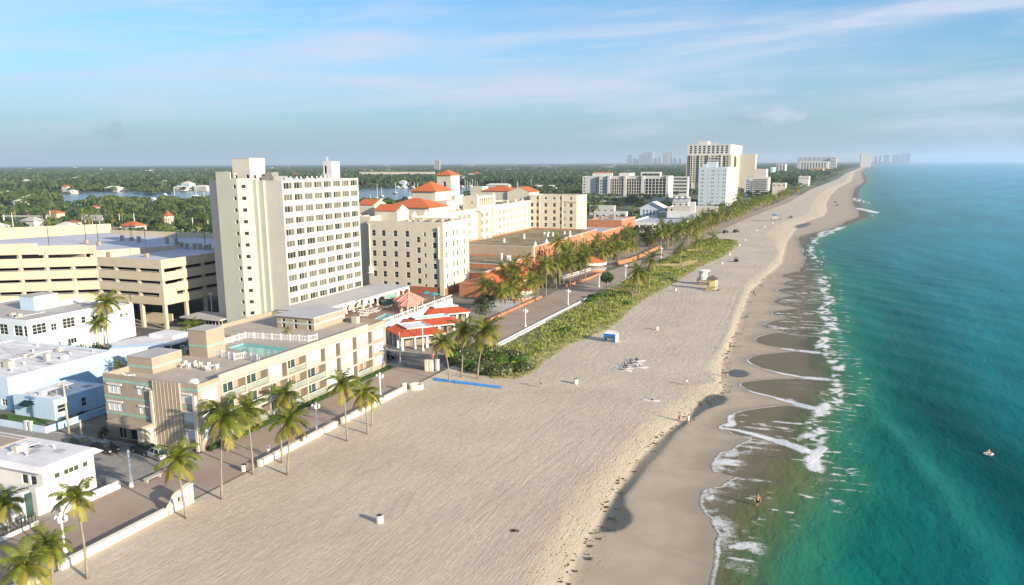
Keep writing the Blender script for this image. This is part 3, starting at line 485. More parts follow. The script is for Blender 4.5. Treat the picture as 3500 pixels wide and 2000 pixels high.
# ------------------------------------------------------------------ tall hotel tower with podium
T = thing('hotel_tower', 'tall cream hotel tower with rows of grouped windows and grey green stair shaft', 'tower', (-138, 180, 0))
X0, X1, Y0, Y1, ZT = -149.0, -126.5, 163.3, 197.1, 38.05
rows = [36.75 - 2.85 * i for i in range(11)]; cols_ = [163.85 + 4.2 * i - Y0 for i in range(8)]
E_ops = [(c, z - .8, 3.45, 1.6) for z in rows for c in cols_]
b = MB(); b.facade((X1, Y0, 0), (0, 1), Y1 - Y0, ZT, E_ops, .22); b.facade((X0, Y0, 0), (1, 0), X1 - X0, ZT, [], .2)
b.poly((X1, Y1, 0), (X0, Y1, 0), (X0, Y1, ZT), (X1, Y1, ZT)); b.poly((X0, Y1, 0), (X0, Y0, 0), (X0, Y0, ZT), (X0, Y1, ZT))
o4 = [(X0, Y0), (X1, Y0), (X1, Y1), (X0, Y1)]; i4 = [(X0 + .3, Y0 + .3), (X1 - .3, Y0 + .3), (X1 - .3, Y1 - .3), (X0 + .3, Y1 - .3)]
for k in range(4): k2 = (k + 1) % 4; b.poly((*o4[k], ZT), (*o4[k2], ZT), (*i4[k2], ZT), (*i4[k], ZT)); b.poly((*i4[k], ZT), (*i4[k2], ZT), (*i4[k2], ZT - .5), (*i4[k], ZT - .5))
part('wall', b, tower_w, T)
b = MB(); b.poly(*[(p[0], p[1], ZT - .5) for p in i4]); part('roof', b, roof_g, T)
pane_w = 1.0
def pane_mesh(m, w, h):
    q = MB(); q.poly((0, 0, 0), (w, 0, 0), (w, 0, h), (0, 0, h)); return q.mesh('pane', m)
PM = [pane_mesh(gl_d, 1.1, 1.5), pane_mesh(gl_c, 1.1, 1.5), pane_mesh(M('half_curtained_glass', (.07, .08, .07), .2, .6, .5, spec=.2), 1.1, 1.5)]
frm = win_mesh(3.45, 1.6, 3, 1, .08, [tower_w, gl_d], 'tower', False)
for (a, z, w, h) in E_ops:
    wo = lpart('window', frm, T, (X1 - .2 - BASE[T.name][0], Y0 + a - BASE[T.name][1], z), math.pi / 2)
    mode = random.random()
    for k in range(3):
        pm = PM[1] if mode < .30 else (PM[0] if k == 0 or mode > .8 else random.choice([PM[0], PM[1], PM[2]]) if k == 1 else PM[1])
        lpart('pane', pm, wo, (.03 + 1.14 * k, .01, .05))
# stair shaft
sh = MB(); zs_ = [36.2 - 2.85 * i for i in range(12)]
sh.facade((-142.8, 159, 0), (1, 0), 6.3, 38.6, [(5.05, z, .85, .95) for z in zs_ if z > .5], .2)
ux = (2.2 / math.hypot(2.2, 2.0), 2.0 / math.hypot(2.2, 2.0)); cl = math.hypot(2.2, 2.0)
sh.facade((-136.5, 159, 0), ux, cl, 38.6, [(.95, z, 1.05, .95) for z in zs_ if z > .5], .2)
sh.poly((-134.3, 161, 0), (-134.3, 163.3, 0), (-134.3, 163.3, 38.6), (-134.3, 161, 38.6)); sh.poly((-142.8, 163.3, 0), (-142.8, 159, 0), (-142.8, 159, 38.6), (-142.8, 163.3, 38.6))
sh.poly((-142.8, 159, 38.6), (-136.5, 159, 38.6), (-134.3, 161, 38.6), (-134.3, 163.3, 38.6), (-142.8, 163.3, 38.6)); sh.box(-142.8, -138.4, 159, 159.3, 38.6, 40.2); sh.box(-142.8, -142.5, 159.3, 163.3, 38.6, 40.2)
sh.box(-134.28, -133.2, 162.0, 163.28, 0, 38.3); sh.box(-133.2, -131.6, 162.7, 163.28, 0, 38.1)
sf = part('stair_shaft', sh, tower_g, T)
wm_ = win_mesh(.85, .95, 1, 1, .06, [frame_w, gl_d], 'st')
for z in zs_:
    if z > .5: lpart('window', wm_, T, (-142.8 + 5.05 + 138, 159 + .17 - 180, z), 0)
wm_ = win_mesh(1.05, .95, 1, 1, .06, [frame_w, gl_d], 'st')
for z in zs_:
    if z > .5: lpart('window', wm_, T, (-136.5 + ux[0] * .95 - ux[1] * .17 + 138, 159 + ux[1] * .95 + ux[0] * .17 - 180, z), math.atan2(ux[1], ux[0]))
b = MB(); b.facade((-143.6, 166, 37.5), (1, 0), 5.5, 5.9, [(.8, .9, .6, .9), (4.2, .9, .9, 1.0)], .15); b.facade((-138.1, 166, 37.5), (0, 1), 5.9, 5.9, [(1.4, .6, .9, 1.2)], .15); b.poly((-138.1, 171.9, 37.5), (-143.6, 171.9, 37.5), (-143.6, 171.9, 43.4), (-138.1, 171.9, 43.4)); b.poly((-143.6, 171.9, 37.5), (-143.6, 166, 37.5), (-143.6, 166, 43.4), (-143.6, 171.9, 43.4)); b.poly((-143.6, 166, 43.4), (-138.1, 166, 43.4), (-138.1, 171.9, 43.4), (-143.6, 171.9, 43.4))
b.box(-143.7, -138.0, 165.9, 172.0, 43.4, 43.52); part('lift_house', b, tower_w, T); q = MB(); q.box(-143.4, -138.3, 166.3, 171.6, 37.56, 41); part('shade', q, dark_in, T)
b = MB(); b.facade((-133.0, 190, 37.5), (1, 0), 2.6, 5.2, [(.35, 1.9, .75, 2.1)], .15); b.box(-133.0, -130.4, 190.2, 194.1, 37.5, 42.7); part('roof_stair_house', b, white, T)
b = MB(); b.box(-132.9, -130.5, 190.19, 190.3, 39, 41.5); part('door', b, dark_in, T)
b = MB()
for k in range(9): b.box(-133.05 - .1, -133.02, 187.0 + k * .32, 187.3 + k * .32, 37.6 + .21 * k, 37.66 + .21 * k)
b.box(-134, -133, 187, 190, 37.55, 37.6); b.tube([(-132, 190.4, 42.7), (-132, 190.4, 44)], .05); b.tube([(-131.6, 190.4, 42.7), (-131.6, 190.4, 43.8)], .05); part('roof_step', b, metal_w, T)
MATS_rt = M('rooftop_machine', (.45, .45, .43), .6, .2, 1.5)
for k in range(11):
    b = MB(); x, y = -127.6 - random.random() * .8, 167 + k * 2.05; b.box(x - .5, x + .4, y - .5, y + .4, 37.57, 38.3 + random.random() * .35); b.tube([(x, y, 38.2), (x, y, 38.9)], .22, 8); part('rooftop_fan', b, metal_w if k % 3 else MATS_rt, T)
b = MB(); b.box(-137.2, -133.5, 169, 175, 37.57, 39.0); b.box(-136.6, -134.5, 169.8, 172.5, 39, 40); part('chiller', b, M('dull_machine', (.25, .24, .22), .7, .3, 1), T)
b = MB(); b.lathe((-141.5, 164.2, 38.6), [(.05, .0), (.05, .7), (.4, .9), (.75, 1.25)], 10); part('satellite_dish', b, metal_w, T)
b = MB(); b.facade((-133.1, 159.6, 0), (1, 0), 4.6, 3.6, [], .2); b.box(-133.1, -128.5, 159.61, 162.6, 0, 3.6); b.box(-133.3, -128.3, 159.4, 162.65, 3.6, 3.85); part('service_annex', b, tower_g, T); b = MB(); b.box(-136.0, -134.9, 159.9, 160.6, .05, 2.9); part('door', b, dark_in, T)
# entry canopy on the west
EC = thing('entrance_pavilion', 'flat roofed glass entrance pavilion beside the base of the tall cream tower', 'pavilion', (-150, 161, 0))
b = MB(); b.box(-156, -143, 156.6, 165, 3.3, 3.65); part('roof', b, roof_g, EC); b = MB()
for x in np.arange(-149, -143, 1.1): b.box(x, x + .12, 157.9, 158.02, 0, 3.3)
b.box(-149, -143, 157.9, 158.02, 0, .3); part('frame', b, frame_w, EC); b = MB(); b.box(-149, -143.1, 158.05, 162.5, .02, 3.28); part('glazing', b, gl_d, EC)
# clubhouse podium
P_ = thing('clubhouse', 'long low clubhouse with grey flat roof and white arcade facing the raised pool deck', 'building', (-118, 180, 0))
b = MB(); b.facade((-126.4, 158.5, 0), (1, 0), 16.4, 7, [(13.1, 4.4, .9, 1.9)], .2); b.facade((-110, 158.5, 0), (0, 1), 4.6, 7, [(.9, 4.9, .8, 1.1), (2.1, 4.9, .8, 1.1), (3.3, 4.9, .8, 1.1)], .2); b.poly((-110, 163.1, 0), (-117.8, 163.1, 0), (-117.8, 163.1, 7), (-110, 163.1, 7))
wy = np.arange(1.0, 37, 3.6); b.facade((-117.8, 163.1, 0), (0, 1), 40, 7, [(a, 4.5, 1.6, 1.8) for a in wy], .25); b.poly((-117.8, 203.1, 0), (-126.4, 203.1, 0), (-126.4, 203.1, 7), (-117.8, 203.1, 7)); b.poly((-126.4, 203.1, 0), (-126.4, 158.5, 0), (-126.4, 158.5, 7), (-126.4, 203.1, 7)); part('wall', b, M('clubhouse_stucco', (.68, .62, .52), .85, .06, .4, streak=.15), P_)
put_windows(P_, (-126.4, 158.5, 0), (1, 0), [(13.1, 4.4, .9, 1.9)], .18, 2, 1); put_windows(P_, (-110, 158.5, 0), (0, 1), [(.9, 4.9, .8, 1.1), (2.1, 4.9, .8, 1.1), (3.3, 4.9, .8, 1.1)], .18, 1, 2); put_windows(P_, (-117.8, 163.1, 0), (0, 1), [(a, 4.5, 1.6, 1.8) for a in wy], .22, 2, 1)
b = MB(); b.prism([(-126.48, 158.3), (-109.8, 158.3), (-109.8, 163.4), (-115.4, 163.4), (-115.4, 176), (-114.6, 176), (-114.6, 203.5), (-126.48, 203.5)], 7.003, 7.28, True, True); part('roof', b, M('flat_grey_roof', (.44, .43, .43), .85, .08, .25), P_)
for k, y in enumerate(np.arange(165, 204, 3.5)):
    b = MB(); x = -115.7 if y < 176 else -114.9; b.box(x - .32, x + .32, y - .32, y + .32, 4.3, 4.6); b.lathe((x, y, 4.6), [(.24, 0), (.2, 1.7), (.32, 1.95)], 8); part('column', b, frame_w, P_)
    if k < 11:
        y2 = y + 3.5; b = MB(); n = 8
        for j in range(n):
            a0, a1 = j / n, (j + 1) / n; f = lambda t: 6.55 - 0.0 - .75 * (abs(2 * t - 1) ** 2.2)
            b.add([(x - .15, y + .2 + 3.1 * a0, f(a0)), (x - .15, y + .2 + 3.1 * a1, f(a1)), (x - .15, y + .2 + 3.1 * a1, 7), (x - .15, y + .2 + 3.1 * a0, 7), (x + .15, y + .2 + 3.1 * a0, f(a0)), (x + .15, y + .2 + 3.1 * a1, f(a1)), (x + .15, y + .2 + 3.1 * a1, 7), (x + .15, y + .2 + 3.1 * a0, 7)], [(4, 5, 6, 7), (3, 2, 1, 0), (0, 1, 5, 4)])
        part('arch', b, frame_w, P_)
b = MB(); b.poly((-114.2, 187.5, 6.6), (-112.4, 187.5, 5.9), (-112.4, 193, 5.9), (-114.2, 193, 6.6)); part('awning', b, teal, P_); b = MB(); b.box(-114.8, -113, 187.8, 191, 4.32, 5.4); part('bar_counter', b, M('teal_tile', (.10, .22, .18), .6, .3, 1), P_)
# raised pool deck
PD = thing('pool_deck', 'raised brick red pool deck with white railing wall above the red roofed shops', 'terrace', (-108, 182, 0))
PX1, PY0, PY1 = -99.6, 161.2, 203.0
b = MB(); b.prism([(-109.9, PY0), (PX1, PY0), (PX1 - 1.0, PY1), (-117.7, PY1), (-117.7, 163.2), (-109.9, 163.2)], 0, 4.28, False); part('wall', b, white, PD)
pool = [G(1200 + a * 400 / 1941, 940 + c * 400 / 1941, 4.3)[:2] for a, c in [(395, 725), (570, 640), (700, 650), (810, 652), (828, 690), (740, 745), (560, 780)]]
def in_sheet(name, outer, hole, z, mat, parent):
    """deck plate with a hole, triangulated by Blender"""
    import bmesh
    bm = bmesh.new(); es = []
    for P in (outer, hole):
        vs_ = [bm.verts.new((p[0], p[1], z)) for p in P]; es += [bm.edges.new((vs_[i], vs_[(i + 1) % len(vs_)])) for i in range(len(vs_))]
    bmesh.ops.triangle_fill(bm, use_beauty=True, use_dissolve=False, edges=es); bmesh.ops.recalc_face_normals(bm, faces=bm.faces)
    if sum(f.normal.z for f in bm.faces) < 0: bmesh.ops.reverse_faces(bm, faces=bm.faces)
    bs = BASE[parent.name]; bmesh.ops.translate(bm, verts=bm.verts, vec=(-bs[0], -bs[1], -bs[2])); me = bpy.data.meshes.new(name); bm.to_mesh(me); bm.free(); me.materials.append(mat); return link(name, me, parent, bs)
in_sheet('paving', [(-109.9, PY0), (PX1, PY0), (PX1 - 1.0, PY1), (-117.7, PY1), (-117.7, 163.2), (-109.9, 163.2)], pool, 4.3, M('red_brick_paving', (.26, .115, .075), .9, .3, .35, c2=(.33, .22, .16)), PD)
pool_w = M('pool_water', (.10, .36, .36), .08, .12, .5, spec=.5); pool_t = M('pool_tile', (.25, .45, .45), .5, .1, 1)
b = MB(); b.prism(pool[::-1], 2.9, 4.3, False); b.f = [f[::-1] for f in b.f]; part('pool_basin', b, pool_t, PD); b = MB(); b.prism(pool, 4.1, 4.12, True); part('pool_water', b, pool_w, PD)
b = MB(); cpt = np.mean(pool, 0); n = len(pool)
for i in range(n):
    p, q = np.array(pool[i]), np.array(pool[(i + 1) % n]); f = lambda z: z + (z - cpt) / np.linalg.norm(z - cpt) * .35; a_, c_ = f(p), f(q); b.poly((*p, 4.33), (*a_, 4.33), (*c_, 4.33), (*q, 4.33)) if np.cross(a_ - p, c_ - p) > 0 else b.poly((*q, 4.33), (*c_, 4.33), (*a_, 4.33), (*p, 4.33))
part('pool_coping', b, concrete, PD)
def rail_wall(parent, pA, pB, z0, h, bay, nb, mat):
    """parapet of piers with slots between, as the photo's pool deck wall"""
    A, B_ = np.array(pA, float), np.array(pB, float); Ld = np.linalg.norm(B_ - A); u = (B_ - A) / Ld; nn = int(round(Ld / bay))
    for i in range(nn):
        q = MB(); s0, s1 = Ld * i / nn, Ld * (i + 1) / nn
        def bx(a0, a1, za, zb, t=.14):
            n_ = np.array([u[1], -u[0]]); c = [A + u * a0 + n_ * t, A + u * a1 + n_ * t, A + u * a1 - n_ * t, A + u * a0 - n_ * t]; q.prism([tuple(k) for k in c], z0 + za, z0 + zb, True, True)
        bx(s0, s0 + .7, 0, h + .12, .3); bx(s0 + .7, s1, 0, .18); bx(s0 + .7, s1, h - .2, h)
        for k in range(1, nb): x = s0 + .7 + (s1 - s0 - .7) * k / nb; bx(x - .09, x + .09, .18, h - .2, .1)
        part('railing', q, mat, parent)
rail_wall(PD, (PX1 - .2, PY0), (PX1 - 1.2, PY1), 4.3, 1.15, 6.0, 5, white); rail_wall(PD, (-109.7, PY0 + .2), (PX1 - .5, PY0 + .2), 4.3, 1.15, 5.0, 5, white)
# ------------------------------------------------------------------ gazebos, umbrellas, loungers on the deck
def gazebo(x, y, z, r, he, ht, label):
    g_ = thing('gazebo', label, 'gazebo', (x, y, z), 'pink roofed gazebos on the pool deck'); n = 8; q = MB(); an = [2 * math.pi * (k + .5) / n for k in range(n)]
    for k in range(n): a0, a1 = an[k], an[(k + 1) % n]; q.poly((x + r * math.cos(a0), y + r * math.sin(a0), z + he), (x + r * math.cos(a1), y + r * math.sin(a1), z + he), (x, y, z + ht)); q.poly((x + r * math.cos(a0), y + r * math.sin(a0), z + he - .25), (x + r * math.cos(a1), y + r * math.sin(a1), z + he - .25), (x + r * math.cos(a1), y + r * math.sin(a1), z + he), (x + r * math.cos(a0), y + r * math.sin(a0), z + he))
    part('roof', q, tile_p, g_); q = MB()
    for a in an: q.tube([(x + r * math.cos(a), y + r * math.sin(a), z + he + .05), (x, y, z + ht + .05)], .09, 5)
    part('roof_rib', q, M('pale_pink_rib', (.70, .40, .32), .8, .05, 1), g_)
    for a in an: q = MB(); q.box(x + r * .85 * math.cos(a) - .15, x + r * .85 * math.cos(a) + .15, y + r * .85 * math.sin(a) - .15, y + r * .85 * math.sin(a) + .15, z, z + he - .1); part('post', q, cream, g_)
gazebo(-105.9, 187.5, 4.3, 4.1, 1.9, 3.9, 'larger pink roofed gazebo on the raised pool deck, farther from the pool'); gazebo(-101.9, 180.0, 4.3, 2.6, 2.0, 3.5, 'smaller pink roofed gazebo on the raised pool deck, beside the railing')
def umbrella(x, y, z, r, mat, label):
    u_ = thing('umbrella', label, 'umbrella', (x, y, z)); q = MB(); q.tube([(x, y, z), (x, y, z + 2.6)], .05, 6); part('pole', q, metal_w, u_); q = MB(); n = 8
    for k in range(n): a0, a1 = 2 * math.pi * k / n, 2 * math.pi * (k + 1) / n; q.poly((x + r * math.cos(a0), y + r * math.sin(a0), z + 2.1), (x + r * math.cos(a1), y + r * math.sin(a1), z + 2.1), (x, y, z + 2.75))
    part('canopy', q, mat, u_)
umbrella(-102.9, 196.3, 4.3, 1.6, M('teal_canvas', (.05, .28, .30), .8, .1, 1), 'closed teal canvas umbrella by the pool deck railing'.replace('closed', 'open')); umbrella(-106.2, 197.6, 4.3, 1.4, M('blue_canvas', (.06, .22, .30), .8, .1, 1), 'dark blue green umbrella behind the pink gazebos')
def lounger_proto():
    q = MB(); q.box(-.3, .3, -.9, .35, .28, .36); q.add([(-.3, .35, .28), (.3, .35, .28), (.3, .95, .75), (-.3, .95, .75), (-.3, .35, .36), (.3, .35, .36), (.3, .92, .82), (-.3, .92, .82)], [(3, 2, 1, 0), (4, 5, 6, 7), (0, 1, 5, 4), (1, 2, 6, 5), (2, 3, 7, 6), (3, 0, 4, 7)])
    for sx in (-.27, .27):
        for sy in (-.8, .3): q.box(sx - .03, sx + .03, sy - .03, sy + .03, 0, .28)
    return q.mesh('lounger', M('white_plastic', (.70, .68, .62), .5, .05, 3))
LNG = lounger_proto(); k = 0
for (px, py) in [(130, 560), (165, 550), (200, 545), (235, 530), (150, 590), (190, 600), (230, 590), (270, 580), (300, 610), (330, 600), (370, 600), (400, 580), (170, 630), (210, 640), (250, 640), (190, 670), (240, 670), (290, 650), (340, 640), (400, 630), (440, 610), (200, 690), (250, 690), (620, 545), (580, 560)]:
    p = G(1200 + px * 400 / 1941, 940 + py * 400 / 1941, 4.3); o = link('sun_lounger', LNG, None, tuple(p)); o.rotation_euler = (0, 0, -.9 + random.uniform(-.15, .15)); o['label'] = ('white sun lounger in the row against the clubhouse arcade' if py < 565 else 'white sun lounger in the middle rows of the pool deck' if py < 625 else 'white sun lounger in the rows nearest the deck pool') if k < 23 else ('white sun lounger alone near the pink gazebos', 'second lone white sun lounger, closer to the pool than the gazebos')[k - 23]; o['category'] = 'lounger'; o['group'] = 'sun loungers on the pool deck'; k += 1
# ------------------------------------------------------------------ red roofed shop pavilions (turned about 49 degrees)
def pavilion(org, ang, Lf, dep, ze, zt, ins, cols_f, label, wall_in=3.0):
    S_ = thing('shop_pavilion', label, 'shop', (org[0], org[1], 0), 'red tiled shop pavilions below the pool deck'); u = np.array([math.cos(ang), math.sin(ang)]); w = np.array([-u[1], u[0]]); o = np.array(org)
    P = lambda a, c, z: (*(o + u * a + w * c), z); q = MB(); A = [(0, 0), (Lf, 0), (Lf, dep), (0, dep)]; Bi = [(ins, ins), (Lf - ins, ins), (Lf - ins, dep - ins * .4), (ins, dep - ins * .4)]
    for i in range(4): j = (i + 1) % 4; q.poly(P(*A[i], ze), P(*A[j], ze), P(*Bi[j], zt), P(*Bi[i], zt)); q.poly(P(*A[i], ze - .12), P(*A[j], ze - .12), P(*A[j], ze), P(*A[i], ze))
    q.poly(*[P(*a, ze - .12) for a in A[::-1]]); part('tile_roof', q, tile_r, S_)
    q = MB()                                             # barrel tile rolls up the slope
    for a in np.arange(.3, Lf, .42):
        a1 = min(max(a, ins), Lf - ins); cc = ins if ins <= a <= Lf - ins else (a if a < ins else Lf - a)
        q.tube([P(a, 0, ze + .03), P(a, cc, ze + (zt - ze) * cc / ins + .03)], .085, 4, False)
    for c in np.arange(.3, dep - .5, .42):
        aa = ins if c > ins else c; q.tube([P(0, c, ze + .03), P(aa, c, ze + (zt - ze) * aa / ins + .03)], .085, 4, False)
    part('tile_roll', q, tile_r, S_, kind='stuff')
    q = MB(); q.prism([P(*c, 0)[:2] for c in Bi], zt - .3, zt + .28, False); q.prism([P(c[0] + (.2 if c[0] < Lf / 2 else -.2), c[1] + (.2 if c[1] < dep / 2 else -.2), 0)[:2] for c in Bi], zt - .05, zt + .06, True)
    for i in range(4):
        j = (i + 1) % 4; f = lambda c: (c[0] + (.2 if c[0] < Lf / 2 else -.2), c[1] + (.2 if c[1] < dep / 2 else -.2)); q.poly(P(*Bi[i], zt + .28), P(*Bi[j], zt + .28), P(*f(Bi[j]), zt + .28), P(*f(Bi[i]), zt + .28)); q.poly(P(*f(Bi[i]), zt + .28), P(*f(Bi[j]), zt + .28), P(*f(Bi[j]), zt + .05), P(*f(Bi[i]), zt + .05))
    part('flat_roof', q, roof_w, S_)
    for a, c in cols_f: q = MB(); pp = P(a, c, 0); q.prism([P(a - .28, c - .28, 0)[:2], P(a + .28, c - .28, 0)[:2], P(a + .28, c + .28, 0)[:2], P(a - .28, c + .28, 0)[:2]], 0, ze - .13, False); part('column', q, frame_w, S_)
    q = MB(); q.prism([P(.9, wall_in, 0)[:2], P(Lf - .6, wall_in, 0)[:2], P(Lf - .6, dep - .1, 0)[:2], P(.9, dep - .1, 0)[:2]], 0, ze - .13, False); part('shop_front', q, M('shop_front', (.16, .12, .09), .7, .4, .8, c2=(.4, .34, .25)), S_)
    q = MB(); q.prism([P(.2, .25, 0)[:2], P(Lf - .2, .25, 0)[:2], P(Lf - .2, .6, 0)[:2], P(.2, .6, 0)[:2]], ze - .45, ze - .14, True, True); part('beam', q, frame_w, S_); return S_
AN = math.atan2(6.7, 5.7)
pavilion((-90.9, 156.4), AN, 11.5, 10.5, 3.2, 4.3, 2.6, [(.6, .6), (3.6, .6), (6.6, .6), (9.6, .6), (.6, 3.6), (.6, 6.6), (.6, 9.6)], 'red tiled shop pavilion at the street corner, nearest of its three', 4.2)
pavilion((-94.6, 167.0), AN, 14.5, 7, 3.2, 4.4, 2.6, [(.6, .6), (4, .6), (8, .6), (12, .6)], 'red tiled shop pavilion in the middle of its stepped row of three', 3.4); pavilion((-97.5, 183.0), AN, 12, 6, 3.2, 4.4, 2.6, [(.6, .6), (4, .6), (8, .6), (11, .6)], 'red tiled shop pavilion farthest up the stepped row, next to the dark tree', 3.0)
# ------------------------------------------------------------------ three storey condominium on the promenade
K = thing('condominium', 'three storey tan condominium with teal stripes, balconies and rooftop pool', 'building', (-95, 115, 0))
KX0, KX1, KY0, KY1, KZ = -104.5, -85.7, 88.2, 141.5, 10.35
WKX = -114.5                                       # north part is deeper
bands = [(9.2, 9.65), (6.55, 6.95), (3.95, 4.3)]
S_ops = [(.9, 7.3, 2.8, 1.45, 3, 1), (7.0, 7.6, 1.0, 1.2, 1, 1), (8.8, 7.55, 1.1, 1.2, 1, 1), (.6, 4.5, 3.0, 1.45, 3, 1), (7.0, 4.6, 1.0, 1.2, 1, 1), (8.8, 4.6, 1.1, 1.2, 1, 1), (9.0, 1.7, 1.1, 1.3, 2, 1), (15.2, 7.15, 2.4, 1.5, 2, 1), (15.2, 4.35, 2.4, 1.5, 2, 1), (15.2, 1.7, 2.4, 1.4, 2, 1), (2.2, .1, 1.5, 2.3, 2, 1), (4.6, .1, 2.2, 2.4, 1, 1)]
bays = [93.2, 98.6, 104.1, 109.0, 114.4, 120.1, 124.9, 130.5, 136.1]; E_ops = [(.7, 7.2, 3.4, 1.8, 2, 1), (.7, 4.3, 3.4, 1.8, 2, 1), (.7, 1.5, 3.4, 1.8, 2, 1)]
floors = [(.75, 3.3), (3.65, 6.2), (6.65, 9.1)]
for i in range(8):
    for (za, zb) in floors: E_ops.append((bays[i] + .18 - KY0, za, bays[i + 1] - bays[i] - .36, zb - za))
for za in (7.0, 4.2, 1.5): E_ops.append((136.9 - KY0, za, 3.6, 1.9, 2, 1))
b = MB(); b.facade((KX0, KY0, 0), (1, 0), KX1 - KX0, KZ, [o[:4] for o in S_ops], .14); b.facade((KX1, KY0, 0), (0, 1), KY1 - KY0, KZ, [o[:4] for o in E_ops if len(o) > 4], .14) if 0 else None
# east face: windows as shallow openings, balcony bays deep
def multi_facade():
    P = lambda y, z, d=0.0: (KX1 - d, y, z)
    xs = sorted({KY0, KY1} | {round(KY0 + o[0], 3) for o in E_ops} | {round(KY0 + o[0] + o[2], 3) for o in E_ops}); zs = sorted({0.0, KZ} | {round(o[1], 3) for o in E_ops} | {round(o[1] + o[3], 3) for o in E_ops})
    for i in range(len(xs) - 1):
        for k in range(len(zs) - 1):
            xm, zm = (xs[i] + xs[i + 1]) / 2 - KY0, (zs[k] + zs[k + 1]) / 2
            if not any(o[0] < xm < o[0] + o[2] and o[1] < zm < o[1] + o[3] for o in E_ops): b.poly(P(xs[i], zs[k]), P(xs[i + 1], zs[k]), P(xs[i + 1], zs[k + 1]), P(xs[i], zs[k + 1]))
    for o in E_ops:
        d = .14 if len(o) > 4 else 1.5; a, c, z0, z1 = KY0 + o[0], KY0 + o[0] + o[2], o[1], o[1] + o[3]
        b.poly(P(a, z0), P(a, z0, d), P(c, z0, d), P(c, z0)); b.poly(P(a, z1, d), P(a, z1), P(c, z1), P(c, z1, d)); b.poly(P(a, z0, d), P(a, z0), P(a, z1), P(a, z1, d)); b.poly(P(c, z0), P(c, z0, d), P(c, z1, d), P(c, z1))
        if d > 1: b.poly(P(c - 1.15, z0, d), P(c, z0, d), P(c, z1, d), P(c - 1.15, z1, d))
multi_facade()
fp = [(KX0, KY0), (KX1, KY0), (KX1, KY1), (WKX, KY1), (WKX, 118), (KX0, 118)]; ip = [(KX0 + .3, KY0 + .3), (KX1 - .3, KY0 + .3), (KX1 - .3, KY1 - .3), (WKX + .3, KY1 - .3), (WKX + .3, 118.3), (KX0 + .3, 118.3)]
for i in range(6):
    j = (i + 1) % 6
    if i >= 2: b.poly((*fp[i], 0), (*fp[j], 0), (*fp[j], KZ), (*fp[i], KZ))
    b.poly((*fp[i], KZ), (*fp[j], KZ), (*ip[j], KZ), (*ip[i], KZ)); b.poly((*ip[i], KZ), (*ip[j], KZ), (*ip[j], 9.5), (*ip[i], 9.5))
part('wall', b, cream_dk, K)
poolK = [(-101.0, 112.2), (-90.2, 109.0), (-90.2, 116.0), (-101.0, 116.3)]
in_sheet('roof_deck', ip, poolK, 9.5, M('tan_roof_deck', (.42, .36, .30), .9, .12, .3), K)
b = MB(); b.prism(poolK[::-1], 8.2, 9.5, False); b.f = [f[::-1] for f in b.f]; part('pool_basin', b, pool_t, K); b = MB(); b.prism(poolK, 9.2, 9.22, True); part('pool_water', b, pool_w, K)
b = MB(); b.prism([(-101.8, 111.6), (-89.4, 108.2), (-89.4, 116.8), (-101.8, 117.2)], 9.505, 9.515, True)
b = MB()
for i in range(4):
    p, q = np.array(poolK[i]), np.array(poolK[(i + 1) % 4]); c_ = np.mean(poolK, 0); f = lambda s: s + (s - c_) / np.linalg.norm(s - c_) * .6; b.poly((*f(p), 9.53), (*f(q), 9.53), (*q, 9.53), (*p, 9.53))
part('pool_coping', b, concrete, K)
put_windows(K, (KX0, KY0, 0), (1, 0), S_ops[:10], .12, fr=.08, pick=lambda o: ('shut', [frame_w, shade_s]) if o[0] != 8.8 or o[1] < 5 else ('drk', [frame_w, gl_d]))
put_windows(K, (KX0, KY0, 0), (1, 0), S_ops[10:], .12, fr=.08, mats=[frame_w, gl_d], key='door')
put_windows(K, (KX1, KY0, 0), (0, 1), [o for o in E_ops if len(o) > 4], .12, fr=.07, mats=[frame_w, shade_w], key='shw')
for o in S_ops[:10]:                                  # roller boxes over the shutters
    q = MB(); x = KX0 + o[0]; q.box(x - .12, x + o[2] + .12, KY0 - .2, KY0 - .002, o[1] + o[3] - .02, o[1] + o[3] + .22); part('shutter_box', q, frame_w, K)
